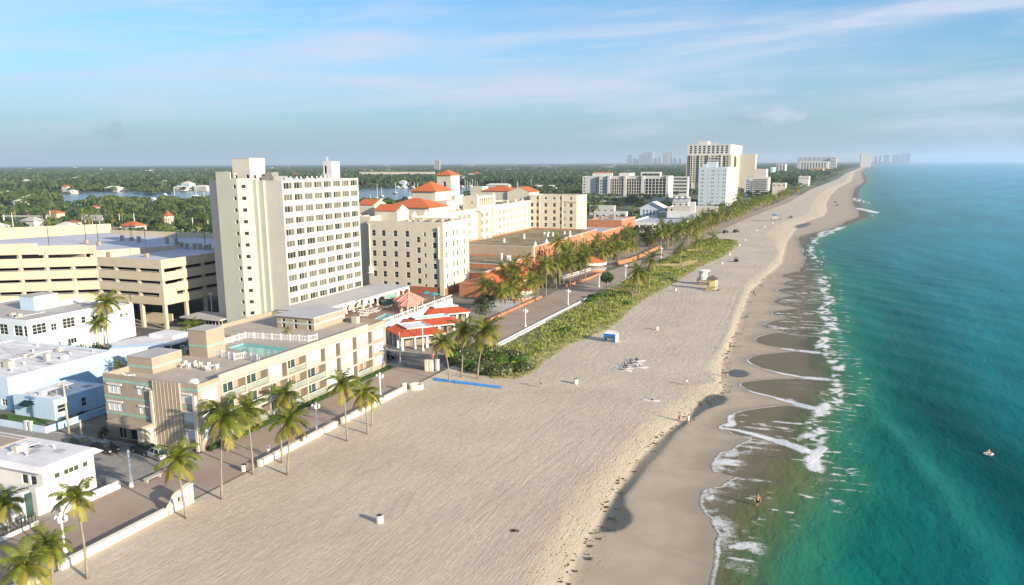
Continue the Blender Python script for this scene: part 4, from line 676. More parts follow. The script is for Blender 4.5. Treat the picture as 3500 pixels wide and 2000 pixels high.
# balcony infill: (storey, bay) -> shuttered or open with sliding glass
shut = {(2, 2), (2, 4), (2, 5), (2, 6), (2, 7), (1, 5), (1, 6), (1, 7), (0, 5), (0, 6)}
def slider(w, h):
    return win_mesh(w, h, 3, 1, .10, [frame_w, gl_t], 'slide')
for f, (za, zb) in enumerate(floors):
    for i in range(8):
        y0, y1 = bays[i] + .18, bays[i + 1] - .18; w = y1 - y0 - 1.15; h = zb - za
        if (f, i) in shut:
            me = win_mesh(w, h, 3, 1, .06, [frame_w, shade_w], 'shw'); lpart('roller_shutter', me, K, (KX1 - .12 + 95, y0 - 115, za), math.pi / 2)
            q = MB(); q.box(KX1 - .10, KX1 - .06, y0 + .03, y0 + w, za + 1.0, za + 1.06)
            for k in range(7): yk = y0 + .05 + (w - .1) * k / 6; q.box(KX1 - .09, KX1 - .06, yk - .015, yk + .015, za + .05, za + 1.0)
            part('balcony_rail', q, shade_s, K); q = MB(); q.poly((KX1 - .11, y0 + .04, za + .06), (KX1 - .11, y0 + w - .03, za + .06), (KX1 - .11, y0 + w - .03, za + .95), (KX1 - .11, y0 + .04, za + .95)); part('balcony_glass', q, M('grey_balcony_glass', (.36, .36, .34), .4, .1, 1.0, spec=.2), K)
        else:
            sl_ = lpart('sliding_door', slider(w, h), K, (KX1 - 1.47 + 95, y0 - 115, za), math.pi / 2)
            for k in range(3):
                if random.random() < .33: q = MB(); q.poly((0.05, -.01, .1), (w / 3 - .15, -.01, .1), (w / 3 - .15, -.01, h - .12), (0.05, -.01, h - .12)); lpart('curtain', q.mesh('curtain', M('tan_curtain', (.24, .18, .11), .9, .3, 3)), sl_, (w * k / 3 + .05, 0, 0))
            q = MB(); q.poly((KX1 - .06, y0, za + .08), (KX1 - .06, y1, za + .08), (KX1 - .06, y1, za + .95), (KX1 - .06, y0, za + .95)); part('balcony_glass', q, M('green_balcony_glass', (.27, .31, .26), .25, .15, .6, spec=.2), K)
            q = MB(); q.box(KX1 - .1, KX1 - .02, y0, y1, za + .95, za + 1.01); part('balcony_rail', q, frame_w, K)
for i in range(9):
    q = MB(); q.box(KX1 + .002, KX1 + .10, bays[i] - .14, bays[i] + .14, .7, 9.3); part('pilaster', q, M('pilaster_stucco', (.46, .40, .32), .85, .06, .5), K)
for z in (3.38, 6.28, 9.12): q = MB(); q.box(KX1 + .002, KX1 + .13, 93.0, 136.3, z, z + .2); part('floor_edge', q, M('floor_edge_paint', (.55, .51, .44), .8, .06, 1), K)
q = MB(); q.box(KX1 + .002, KX1 + .06, 92.8, 134.8, 9.5, KZ + .38); q.box(KX1 - .3, KX1 + .002, 92.8, 134.8, KZ + .002, KZ + .38); part('raised_parapet', q, MATS['pilaster_stucco'], K)
for k, (za, zb) in enumerate(bands):
    q = MB(); q.box(KX0, -94.1, KY0 - .03, KY0 - .002, za, zb); q.box(-88.8, KX1 - .05, KY0 - .03, KY0 - .002, za, zb)
    if k == 0: q.box(KX1 + .002, KX1 + .03, KY0, 92.6, za, zb); q.box(KX1 + .002, KX1 + .03, 137, KY1, za, zb)
    part('teal_band', q, teal if k else M('teal_band', (.28, .45, .37), .8, .15, .8), K)
q = MB(); q.box(-94.0, -88.9, KY0 - .35, KY0 - .002, .2, KZ + .02); part('ribbed_panel', q, cream_dk, K)
for k in range(8): q = MB(); x = -94.0 + 5.1 * k / 7; q.box(x - .035, x + .035, KY0 - .39, KY0 - .352, .2, KZ); part('rib', q, cream, K)
for x in (-94.45, -86.15): q = MB(); q.box(x - .22, x + .22, KY0 - .55, KY0 - .003, .1, 8.7); part('corner_fin', q, cream, K)
q = MB(); q.prism([(-102.2, 87.9), (-102.4, 86.2), (-101.2, 85.4), (-94.6, 85.4), (-94.6, 87.9)], 3.1, 3.55, True, True); part('entrance_canopy', q, cream_dk, K); q = MB(); q.box(-95.6, -94.8, 85.6, 86.2, .02, 3.1); q.box(-94.9, -94.6, 86.3, 87.8, .02, 3.1); part('canopy_pier', q, cream, K)
def hutbox(x0, x1, y0, y1, z0, z1, nm, band=True):
    q = MB(); q.box(x0, x1, y0, y1, z0, z1); part(nm, q, cream_dk, K); q = MB(); q.box(x0 - .1, x1 + .1, y0 - .1, y1 + .1, z1 + .003, z1 + .12); part('roof_cap', q, roof_g, K)
    if band:
        for zz in (z0 + (z1 - z0) * .45,): q = MB(); q.box(x0 - .02, x1 + .02, y0 - .025, y0 - .002, zz, zz + .35); q.box(x1 + .002, x1 + .025, y0 - .02, y1, zz, zz + .35); part('teal_band', q, teal, K)
hutbox(-104.4, -99.2, 93.0, 99.2, 9.0, 12.0, 'stair_house'); hutbox(-102.7, -98.7, 104.6, 109.0, 9.0, 14.2, 'lift_tower')
q = MB(); q.box(-104.6, -103.6, 104.4, 104.58, 9.51, 11.4); part('door', q, gl_t, K)
# penthouse
q = MB(); pz = 12.0; dops = [(1.1, .05, .8, 2.0), (4.0, .05, .8, 2.0), (7.3, .05, .9, 2.0)]
q.facade((-104.2, 130.3, 9.5), (1, 0), 8.9, pz - 9.5, dops, .25); q.facade((-95.3, 130.3, 9.5), (0, 1), 11, pz - 9.5, [(1.0, 1.2, .8, .8)], .2); q.poly((-95.3, 141.3, 9.5), (-104.2, 141.3, 9.5), (-104.2, 141.3, pz), (-95.3, 141.3, pz)); q.poly((-104.2, 141.3, 9.5), (-104.2, 130.3, 9.5), (-104.2, 130.3, pz), (-104.2, 141.3, pz)); part('penthouse_wall', q, cream_dk, K)
put_windows(K, (-104.2, 130.3, 9.5), (1, 0), dops, .2, 1, 1, .1, [frame_w, gl_d], 'door', 'door'); put_windows(K, (-95.3, 130.3, 9.5), (0, 1), [(1.0, 1.2, .8, .8)], .15, 2, 1)
q = MB(); q.box(-104.5, -95.0, 129.9, 141.35, pz + .003, pz + .22); part('penthouse_roof', q, M('flat_grey_roof', (.44, .43, .43)), K); q = MB(); q.box(-104.2, -95.28, 130.27, 130.298, 10.6, 10.9); q.box(-95.298, -95.27, 130.28, 141, 10.6, 10.9); part('teal_band', q, M('pale_teal', (.42, .52, .46), .8), K)
# pool fence (pickets), gate
def fence(parent, pts, z, h, step=.32, post=1.9, mat=None):
    for (p, q_) in zip(pts[:-1], pts[1:]):
        p, q_ = np.array(p, float), np.array(q_, float); Ld = np.linalg.norm(q_ - p); u = (q_ - p) / Ld; m_ = MB()
        for zz in (.2, h - .12): a, c = p, q_; nrm = np.array([u[1], -u[0]]) * .03; m_.prism([tuple(a + nrm), tuple(c + nrm), tuple(c - nrm), tuple(a - nrm)], z + zz, z + zz + .08, True, True)
        for s_ in np.arange(0, Ld, step): c = p + u * s_; m_.box(c[0] - .03, c[0] + .03, c[1] - .03, c[1] + .03, z + .05, z + h)
        part('picket_panel', m_, metal_w, parent)
        for s_ in np.arange(0, Ld + .01, post): c = p + u * s_; m_ = MB(); m_.box(c[0] - .08, c[0] + .08, c[1] - .08, c[1] + .08, z, z + h + .15); part('post', m_, metal_w, parent)
FN = thing('pool_fence', 'white picket fence round the rooftop pool of the condominium', 'fence', (-97, 112, 9.5)); fence(FN, [(-98.6, 106.2), (-103.2, 108.5), (-103.5, 119.8), (-90.2, 121.5), (-89.6, 123.5)], 9.51, 1.15); fence(FN, [(-98.5, 106.2), (-93.4, 105.0), (-92.4, 106.5), (-88.0, 105.0)], 9.51, 1.15)
# roof furniture
def chair_mesh():
    q = MB(); q.box(-.26, .26, -.26, .26, .4, .46); q.box(-.26, .26, .22, .28, .46, .95)
    for sx in (-.23, .23):
        for sy in (-.23, .23): q.box(sx - .03, sx + .03, sy - .03, sy + .03, 0, .4)
        q.box(sx - .03, sx + .03, -.24, .24, .62, .67)
    return q.mesh('chair', M('white_plastic', (.70, .68, .62)))
def table_mesh():
    q = MB(); q.lathe((0, 0, 0), [(.3, 0), (.06, .05), (.05, .68), (.6, .70), (.6, .75)], 12); return q.mesh('table', M('white_plastic', (.70, .68, .62)))
CH, TB = chair_mesh(), table_mesh()
def put(name, me, loc, rz, label, cat, group=None):
    o = link(name, me, None, loc); o.rotation_euler = (0, 0, rz); o['label'] = label; o['category'] = cat
    if group: o['group'] = group
    return o
for i, (dx, dy) in enumerate([(-1, .1), (0, .9), (1, .2), (.3, -.9), (-.9, -.9), (1.3, 1.1)]): put('patio_chair', CH, (-96.8 + dx, 98.6 + dy * .9, 9.5), random.uniform(0, 6), 'white chair in the cluster beside the teal striped stair house', 'chair', 'chairs by the stair house')
put('patio_table', TB, (-92.6, 98.6, 9.5), 0, 'round white table on the roof terrace near the parapet', 'table')
for i in range(5): a = i * 1.26; put('patio_chair', CH, (-92.6 + 1.05 * math.cos(a), 98.6 + 1.05 * math.sin(a), 9.5), a - 1.57, 'white chair pulled up to the round roof terrace table', 'chair', 'chairs round the roof table')
o = put('sun_lounger', LNG, (-101.3, 90.3, 9.5), 2.4, 'white lounger alone at the corner of the condominium roof', 'lounger')
b = MB(); b.box(-87.9, -86.9, 88.9, 89.9, 9.5, 10.5); b.box(-87.75, -87.05, 89.0, 89.8, 10.5, 10.75); solo('roof_fan', b, metal_w, 'white boxy fan unit on the near corner of the condominium roof', 'fan', (-87.4, 89.4, 9.5))
b = MB(); b.box(-92.6, -91.3, 139.4, 140.6, 9.5, 10.9); b.box(-92.45, -91.45, 139.38, 139.398, 9.7, 10.7); solo('air_conditioner', b, M('beige_machine', (.5, .46, .38), .6, .1, 2), 'beige air conditioner box at the north end of the condominium roof', 'air conditioner', (-92, 140, 9.5))
# hedge along the foot of the condominium
def leaf_quads(n, c, r, size, seed=0, flat=1.0, shell=.55, upper=False):
    g_ = np.random.default_rng(seed); d = g_.normal(size=(n, 3)); d /= np.linalg.norm(d, axis=1)[:, None]
    if upper: d[:, 2] = np.abs(d[:, 2]) - .25
    rad = shell + (1 - shell) * g_.random(n) ** .6; p = np.array(c) + d * rad[:, None] * np.array(r); nn = d + g_.normal(size=(n, 3)) * .75; nn[:, 2] = np.abs(nn[:, 2]) * .9 + .1; nn /= np.linalg.norm(nn, axis=1)[:, None]
    t = np.cross(nn, g_.normal(size=(n, 3))); t /= np.linalg.norm(t, axis=1)[:, None] + 1e-9; bt = np.cross(nn, t); s_ = size * (.6 + .8 * g_.random(n))[:, None]; t = t * s_ * .5; bt = bt * s_ * .36 * flat
    v = np.stack([p - t, p + bt * .9, p + t, p - bt * .9], 1).reshape(-1, 3); return v
def quads_mesh(name, vs_, mat):
    v = np.concatenate(vs_) if isinstance(vs_, list) else vs_; return np_mesh(name, v, np.arange(len(v)).reshape(-1, 4), mat)
hv = []
for k, y in enumerate(np.arange(88.9, 142.2, .5)): hv.append(leaf_quads(70, (-85.05, y, .42), (.42, .42, .45), .17, k, shell=.7))
HD = thing('hedge', 'clipped green hedge along the foot of the tan condominium', 'hedge', (-85.05, 115, 0)); b = MB(); b.box(-85.35, -84.75, 88.7, 142.2, .02, .6); part('branches', b, M('hedge_core', (.02, .04, .01), .9), HD); lv = np.concatenate(hv) - np.array((-85.05, 115, 0)); o = link('foliage', quads_mesh('foliage', lv, leaf_h), HD, (-85.05, 115, 0))
# ------------------------------------------------------------------ historic cream hotel with tiled roofs
HT = thing('historic_hotel', 'long cream historic hotel with orange tiled roofs, gabled penthouses and lookout tower', 'hotel', (-140, 300, 0))
HB = BASE[HT.name]
hw = [frame_w, gl_d]
def hblock(x0, x1, y0, y1, z0, z1, S_=(), E_=(), mat=cream, ph=.7, roof=roof_br): block(HT, x0, x1, y0, y1, z0, z1, mat, roof, S_, E_, ph, .3, .14, win=dict(nx=1, nz=2, fr=.06, mats=hw, key='hist'))
rt = [18.65 - 3.37 * i for i in range(6)]
S1 = [(x + 145 - .65, z, 1.4, 1.9) for x in (-138.9, -134.5, -130.1) for z in rt] + [(145 - 143.3, z, 1.4, 1.9) for z in rt[:5]] + [(145 - 126.6, z - 1.7, 1.3, 1.75) for z in rt[:5]] + [(145 - 124.0, z + .3, .8, 1.3) for z in rt] + [(145 - 120.8, z, 1.4, 1.75) for z in rt]
E1 = [(y - 230.2, z + .1, 1.0, 1.75) for y in (232.2, 237.3, 240.1, 245.4) for z in rt[:5]] + [(2.0, 1.2 + .9, 1.0, 1.6), (7.0, .9 + .2, 1.2, 2.6)]
hblock(-145, -117, 230.2, 249.5, 0, 23.6, S1, E1)
q = MB(); q.box(-145.02, -116.9, 230.05, 230.17, 0, 2.6); q.box(-116.98, -116.85, 230.06, 249.4, 0, 2.3); part('brick_plinth', q, M('red_brown_plinth', (.36, .13, .07), .9, .2, .8, streak=.2), HT)
q = MB(); q.lathe((-118.6, 229.95, 11.8), [(.42, 0), (.32, .6), (.25, 1.2), (.25, 9.2), (.5, 9.7), (.5, 10.1)], 8); q.box(-118.35, -116.8, 229.75, 230.19, 0, 12); part('buttress', q, cream, HT)
hblock(-150, -145.02, 232.5, 249.5, 0, 24.8, [], [], ph=.9); q = MB(); q.lathe((-144.2, 230.0, 6.5), [(1.3, -.3), (1.0, .0), (1.0, 1.6), (.4, 2.2), (.22, 3), (.22, 15.5), (.45, 16)], 8); part('corner_column', q, cream, HT)
# main range behind the court: three lengths and the projecting centre bay
XM = -144.5
zt = [19.1, 15.73, 12.36, 8.99]
def yx(u): return float(RXp(1550 + u * 500 / 2080, 600 + 500 * 500 / 2080, XM)[1])
wS = [yx(u) for u in (77, 97, 147, 165, 213, 233)]; wN = [yx(u) for u in (540, 556, 605, 652, 670, 712, 730, 771, 815, 832, 874, 914, 934, 971, 1010, 1026, 1061)]; wB = [yx(u) for u in (373, 390, 443, 461)]
E2 = [(y - 249.52 - .45, z, 1.0, 1.9) for y in wS for z in zt]
hblock(-160, XM, 249.52, 316.0, 0, 23.0, [], E2)
E3 = [(y - 334.0 - .45, z, .95, 1.9) for y in wN for z in zt]
hblock(-160, XM, 334.0, 382.0, 0, 23.6, [], E3)
hblock(-160, XM - .8, 316.02, 333.98, 0, 21.9, [], [], ph=.1)
E4 = [(y - 319.0 - .45, z, 1.0, 1.9) for y in wB for z in zt[:]]
hblock(XM - .78, XM + .9, 319, 330.6, 0, 21.95, [], E4, ph=.05)
# arcaded crown of the centre bay
AY = [316.5 + 18 * .12 + i * (18 * .76) / 6 for i in range(7)]
q = MB(); q.facade((XM + .8, 315.3, 21.98), (0, 1), 19.6, 6.2, [(y - 315.3 - .8, 2.2, 1.3, 2.3) for y in AY], .5); q.facade((XM - 6, 315.3, 21.98), (1, 0), 6.8, 6.2, [(4.0, 3.2, .7, .7)], .4); q.poly((XM - 6, 315.3, 28.15), (XM + .8, 315.3, 28.15), (XM + .8, 334.9, 28.15), (XM - 6, 334.9, 28.15)); q.poly((XM + .8, 334.9, 21.98), (XM - 6, 334.9, 21.98), (XM - 6, 334.9, 28.18), (XM + .8, 334.9, 28.18)); q.poly((XM - 6, 334.9, 21.98), (XM - 6, 315.3, 21.98), (XM - 6, 315.3, 28.18), (XM - 6, 334.9, 28.18)); part('crown_wall', q, cream, HT)
for y in AY:
    q = MB(); n = 8; q.add([(XM + .8, y + .5 * math.cos(math.pi * k / n) * 1.3 - .15, 21.98 + 4.5 + .65 * math.sin(math.pi * k / n)) for k in range(n + 1)] + [(XM + .55, y + .5 * math.cos(math.pi * k / n) * 1.3 - .15, 21.98 + 4.5 + .65 * math.sin(math.pi * k / n)) for k in range(n + 1)], [tuple(range(n + 1))]); part('arch_head', q, M('arch_shade', (.46, .40, .30), .9), HT)
    q = MB(); q.box(XM + .2, XM + .35, y - .78, y + .48, 24.2, 26.45); part('arch_window', q, M('arch_glass', (.22, .19, .14), .5), HT)
q = MB()
for k, y in enumerate((316.2, 334.2)): q.ball((XM + .2, y, 28.6), .5, 8)
part('finial', q, cream, HT)
# north wing with canted corner
zt5 = [20.45, 17.1, 13.75, 10.6]
S5 = [(x + 145.0 - .7, z, 1.45, 1.9) for x in (-143.9, -140.9, -136.6, -132.1, -123.4) for z in zt5] + [(x + 145 - .55, 24.1, 1.1, 1.3) for x in (-140.9, -136.6, -132.1, -128.7, -123.4)] + [(145 - 129.3, z - 1.8, 1.2, 1.75) for z in zt5[:3]] + [(145 - 126.9, z + .4, .75, 1.2) for z in zt5]
hblock(-145.0, -120.4, 382.02, 399, 0, 26.2, S5, [(y - 382 - .4, z, .8, 1.75) for y in (384.7, 389, 391.5, 396.4) for z in zt5] + [(y - 382 - .4, 7.6, 1.0, 1.9) for y in (386, 390, 394)])
for x in (-140.0, -127.9): q = MB(); q.box(x - .18, x + .18, 381.75, 382.0, 8, 26.5); part('drain_pipe', q, cream, HT)
q = MB()
for k in range(14): x = -126.2 + k * .42; q.box(x, x + .22, 381.8, 382.0, 22.6, 23.1)
q.box(-126.4, -120.3, 381.72, 382.0, 23.12, 23.4); part('corbel_band', q, M('corbel_stucco', (.62, .54, .40)), HT, kind='stuff')
# roof-level buildings
def rblock(x0, x1, y0, y1, z0, z1, kind, h=2.2, oh=.5, ops=(), eops=(), along='x'):
    q = MB(); q.facade((x0, y0, z0), (1, 0), x1 - x0, z1 - z0, [o for o in ops], .2); q.facade((x1, y0, z0), (0, 1), y1 - y0, z1 - z0, [o for o in eops], .2); q.poly((x1, y1, z0), (x0, y1, z0), (x0, y1, z1), (x1, y1, z1)); q.poly((x0, y1, z0), (x0, y0, z0), (x0, y0, z1), (x0, y1, z1)); q.poly((x0, y0, z1), (x1, y0, z1), (x1, y1, z1), (x0, y1, z1))
    if kind == 'gable' and along == 'x': ym = (y0 + y1) / 2; q.poly((x1, y0, z1), (x1, y1, z1), (x1, ym, z1 + h)); q.poly((x0, y1, z1), (x0, y0, z1), (x0, ym, z1 + h))
    if kind == 'gable' and along == 'y': xm = (x0 + x1) / 2; q.poly((x0, y0, z1), (x1, y0, z1), (xm, y0, z1 + h))
    part('rooftop_wall', q, cream, HT)
    if ops: put_windows(HT, (x0, y0, z0), (1, 0), ops, .17, 1, 1, .07, hw, 'hist')
    if eops: put_windows(HT, (x1, y0, z0), (0, 1), eops, .17, 1, 1, .07, hw, 'hist')
    if kind == 'hip': q = MB(); q.hip(x0 - oh, x1 + oh, y0 - oh, y1 + oh, z1 + .15, h); part('tiled_roof', q, tile_o, HT)
    if kind == 'gable': q = MB(); (q.gable(x0 - .1, x1 - .25, y0 - oh, y1 + oh, z1 + .12, h, 'x') if along == 'x' else q.gable(x0 - oh, x1 + oh, y0 + .25, y1, z1 + .12, h, 'y')); part('tiled_roof', q, tile_o, HT)
rblock(-147, -138.2, 238.5, 246.2, 22.9, 26.4, 'gable', 1.9, .3); rblock(-157, -150.5, 244, 252, 22.9, 28.0, 'gable', 1.6, .3); rblock(-160, -154, 233, 243, 22, 24.2, 'gable', 1.4, .3)
rblock(-168, -149, 281.5, 297, 22, 25.0, 'hip', 3.2, .8); rblock(-170, -158.6, 306, 320.5, 22, 30.4, 'hip', 3.6, .8, [], [(4, 5.6, .9, 1.1)])
rblock(-172.5, -165.4, 334.5, 343.5, 22, 36.6, 'hip', 2.3, .5, [(3.2, 8.6, 1.3, 3.2)], [(5.0, 8.8, .8, 3.2)]); q = MB(); q.box(-174.6, -172.52, 334.6, 340, 22, 33); q.box(-165.38, -163.6, 334.7, 344, 22, 27.6); part('tower_buttress', q, cream, HT)
rblock(-160, -152, 303, 315, 22, 26.6, 'flat', ops=[(4.4, 1.4, 1.1, 1.3)]); rblock(-173, -156, 385.0, 399, 22, 27.8, 'hip', 2.6, .5, [(3, 2.6, 1.1, 1.3), (6.2, 2.6, 1.1, 1.3)]); rblock(-158, -146, 384, 398, 22, 27.5, 'gable', 2.4, .4, along='y'); rblock(-188, -181, 404, 412, 22, 29.5, 'flat')
q = MB()
for y in (255, 262, 271): q.add([(XM - .3, y - 2.2, 22.98), (XM - .3, y - .7, 24.2), (XM - .3, y, 24.9), (XM - .3, y + .7, 24.2), (XM - .3, y + 2.2, 22.98), (XM - .02, y - 2.2, 22.98), (XM - .02, y - .7, 24.2), (XM - .02, y, 24.9), (XM - .02, y + .7, 24.2), (XM - .02, y + 2.2, 22.98)], [(4, 3, 2, 1, 0), (5, 6, 7, 8, 9), (0, 1, 6, 5), (1, 2, 7, 6), (2, 3, 8, 7), (3, 4, 9, 8)])
part('parapet_gable', q, cream, HT, kind='stuff')
for y in (352, 362, 371): q = MB(); q.add([(XM - .3, y - 1.5, 23.58), (XM - .3, y, 25.2), (XM - .3, y + 1.5, 23.58), (XM - .02, y - 1.5, 23.58), (XM - .02, y, 25.2), (XM - .02, y + 1.5, 23.58)], [(2, 1, 0), (3, 4, 5), (0, 1, 4, 3), (1, 2, 5, 4)]); part('parapet_finial', q, cream, HT)
q = MB()
for i in range(60):
    x, y = random.choice([(random.uniform(-158, -147), random.uniform(252, 312)), (random.uniform(-158, -147), random.uniform(340, 378)), (random.uniform(-137, -120), random.uniform(232, 247)), (random.uniform(-143, -122), random.uniform(384, 397))]); z = 22.3 if y < 382 else 25.5
    if y < 250: z = 22.9
    q.box(x - random.uniform(.2, .8), x + random.uniform(.2, .8), y - random.uniform(.2, 2), y + random.uniform(.2, 2), z, z + random.uniform(.3, 1.0))
part('roof_clutter', q, M('roof_clutter', (.36, .32, .26), .8, .4, .8), HT, kind='stuff')
q = MB()
for x in np.arange(-140, -121, 2.4): q.tube([(x, 383.3, 25.4), (x, 383.3, 27.6)], .05, 4)
q.tube([(-140, 383.3, 27.6), (-121, 383.3, 27.6)], .05, 4); q.tube([(-140, 383.3, 26.9), (-121, 383.3, 26.9)], .05, 4); part('roof_railing', q, metal_d, HT, kind='stuff')
# ------------------------------------------------------------------ low shopping court in front of it
LC = thing('shopping_arcade', 'low orange stuccoed arcade with weathered flat roofs in front of the historic hotel', 'building', (-125, 300, 0))
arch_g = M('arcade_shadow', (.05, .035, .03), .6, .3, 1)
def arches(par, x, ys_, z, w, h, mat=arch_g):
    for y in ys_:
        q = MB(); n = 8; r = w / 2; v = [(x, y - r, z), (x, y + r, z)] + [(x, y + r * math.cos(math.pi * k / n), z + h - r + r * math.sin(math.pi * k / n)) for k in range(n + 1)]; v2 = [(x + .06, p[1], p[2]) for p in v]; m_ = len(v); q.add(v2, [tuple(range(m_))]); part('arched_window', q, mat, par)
        q = MB()
        ro = r + .18; vi = [(x + .09, y + r * math.cos(math.pi * k / n), z + h - r + r * math.sin(math.pi * k / n)) for k in range(n + 1)]; vo = [(x + .09, y + ro * math.cos(math.pi * k / n), z + h - r + ro * math.sin(math.pi * k / n)) for k in range(n + 1)]
        q.add(vi + vo, [(k, n + 1 + k, n + 2 + k, k + 1) for k in range(n)]); part('arch_surround', q, cream, par)
def lcb(x0, x1, y0, y1, z0, z1, mat=orange, ph=.5, roof=roof_br): block(LC, x0, x1, y0, y1, z0, z1, mat, roof, (), (), ph, .35, .2, cap=white)
lcb(-144.4, -110, 292.7, 381.9, 0, 9.9); lcb(-144.4, -111, 265.5, 292.6, 0, 6.2); lcb(-126.5, -112.2, 249.6, 265.4, 0, 5.2)
q = MB(); q.box(-144.3, -110.35, 292.45, 292.68, 6.25, 9.72); part('cream_wall', q, cream_dk, LC)
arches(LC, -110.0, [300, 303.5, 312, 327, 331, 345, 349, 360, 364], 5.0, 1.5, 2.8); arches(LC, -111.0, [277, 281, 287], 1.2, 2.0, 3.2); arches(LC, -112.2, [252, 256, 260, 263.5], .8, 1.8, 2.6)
for y in (293.2, 321, 338, 356): q = MB(); q.box(-110.0, -109.5, y - .35, y + .35, 0, 10.4); part('pilaster', q, cream, LC)
for y in (296, 309, 340): q = MB(); q.add([(-110.2, y - 1.6, 10.1), (-110.2, y - .5, 11.2), (-110.2, y, 12.0), (-110.2, y + .5, 11.2), (-110.2, y + 1.6, 10.1)] + [(-109.9, y - 1.6, 10.1), (-109.9, y - .5, 11.2), (-109.9, y, 12.0), (-109.9, y + .5, 11.2), (-109.9, y + 1.6, 10.1)], [(4, 3, 2, 1, 0), (5, 6, 7, 8, 9), (0, 1, 6, 5), (1, 2, 7, 6), (2, 3, 8, 7), (3, 4, 9, 8)]); part('parapet_ornament', q, white, LC)
q = MB()
for (x, y, z) in [(-124, 345, 9.4), (-123, 348, 9.4), (-122, 344, 9.4), (-120.5, 347, 9.4), (-118, 356, 9.4), (-116, 358, 9.4), (-128, 330, 9.4), (-119, 283, 5.7), (-117, 284, 5.7), (-115.2, 282, 5.7), (-130, 312, 9.4)]: q = MB(); hh = random.uniform(1.2, 2.6); q.lathe((x, y, z), [(.55, 0), (.45, hh * .5), (.3, hh * .6), (.6, hh * .8), (.35, hh)], 8); part('roof_vent', q, metal_w, LC)
q = MB(); q.box(-121, -112.4, 249.2, 249.55, 0, 4.2); part('front_wall', q, orange, LC)
def tile_slope(par, a, b_, c, d, th=.2):
    q = MB(); q.add([a, b_, c, d] + [(p[0], p[1], p[2] - th) for p in (a, b_, c, d)], [(0, 1, 2, 3), (7, 6, 5, 4), (0, 4, 5, 1), (1, 5, 6, 2), (2, 6, 7, 3), (3, 7, 4, 0)]); return part('tiled_roof', q, tile_o, par)
SW = thing('beach_shops', 'row of beach shops under sloping orange tiled roofs between the palms', 'shop', (-100, 245, 0))
tile_slope(SW, (-96.9, 231, 3.8), (-96.9, 240.5, 3.8), (-103.5, 240.5, 7.0), (-103.5, 231, 7.0)); tile_slope(SW, (-96, 247.5, 3.8), (-96, 261.5, 3.8), (-103.5, 261.5, 7.2), (-103.5, 247.5, 7.2)); tile_slope(SW, (-97.5, 268, 3.6), (-97.5, 284, 3.6), (-104.5, 284, 6.4), (-104.5, 268, 6.4))
q = MB(); q.box(-112, -103.3, 231, 262, 0, 4.4); q.box(-103.4, -99, 231.3, 240.2, 0, 3.6); q.box(-103.4, -98.5, 247.8, 261.2, 0, 3.6); q.box(-111, -104.4, 268, 284, 0, 4); part('wall', q, orange, SW, kind='stuff'); q = MB(); q.box(-96.95, -96.8, 231, 240.5, 3.5, 3.75); q.box(-96.05, -95.9, 247.5, 261.5, 3.5, 3.75); part('gutter', q, white, SW, kind='stuff')
for y in (231.4, 236, 240.1): q = MB(); q.box(-97.5, -97.2, y - .15, y + .15, 0, 3.6); part('post', q, frame_w, SW)
for y in (248, 252.5, 257, 261): q = MB(); q.box(-96.6, -96.3, y - .15, y + .15, 0, 3.6); part('post', q, frame_w, SW)
def round_kiosk(x, y, r, hw_, ha, label, half=False):
    k_ = thing('round_kiosk', label, 'kiosk', (x, y, 0)); q = MB(); q.lathe((x, y, 0), [(r * .93, 0), (r * .93, hw_ * .33)], 20); part('counter_wall', q, orange, k_); q = MB(); q.lathe((x, y, 0), [(r * .82, hw_ * .33), (r * .82, hw_)], 20); part('opening', q, M('kiosk_inside', (.20, .17, .14), .8, .4, 1.0), k_)
    q = MB(); q.lathe((x, y, 0), [(r * .6, hw_ - .01), (r, hw_), (r, hw_ + .9), (r * .98, hw_ + .95)], 24); part('white_fascia', q, white, k_); q = MB(); q.lathe((x, y, 0), [(r * .96, hw_ + .96), (.15, ha)], 24); part('tiled_cone', q, tile_o, k_); q = MB(); q.lathe((x, y, 0), [(r * .95, hw_ * .33 + .003), (r * 1.0, hw_ * .33 + .02), (r * 1.0, hw_ * .33 + .14), (r * .9, hw_ * .33 + .16)], 24); part('counter', q, white, k_)
round_kiosk(-90.4, 306.5, 6.2, 2.6, 5.9, 'round orange kiosk with conical tiled roof jutting onto the promenade'); round_kiosk(-91.0, 231.5, 3.6, 2.2, 4.4, 'smaller round kiosk with white drum wall and faded tiled roof'); round_kiosk(-103, 391, 4.6, 2.4, 4.9, 'round kiosk with red tiled cone farther along behind grey trees')
OB = thing('orange_annex', 'orange stuccoed two part annex with white parapets north of the historic hotel', 'building', (-118, 430, 0))
block(OB, -133, -112.3, 400, 437.9, 0, 7.0, orange, roof_g, (), (), .5, .3, cap=white); block(OB, -131.5, -112, 438, 470, 0, 10.6, orange, roof_g, (), (), .5, .3, cap=white); arches(OB, -112, [446, 451, 456, 461], 3.0, 1.4, 3.2, arch_g); q = MB(); q.box(-126, -124.5, 442, 444, 10.1, 12.6); q.box(-122, -119, 448, 452, 10.1, 12.8); part('roof_plant', q, M('dull_machine', (.25, .24, .22)), OB, kind='stuff')
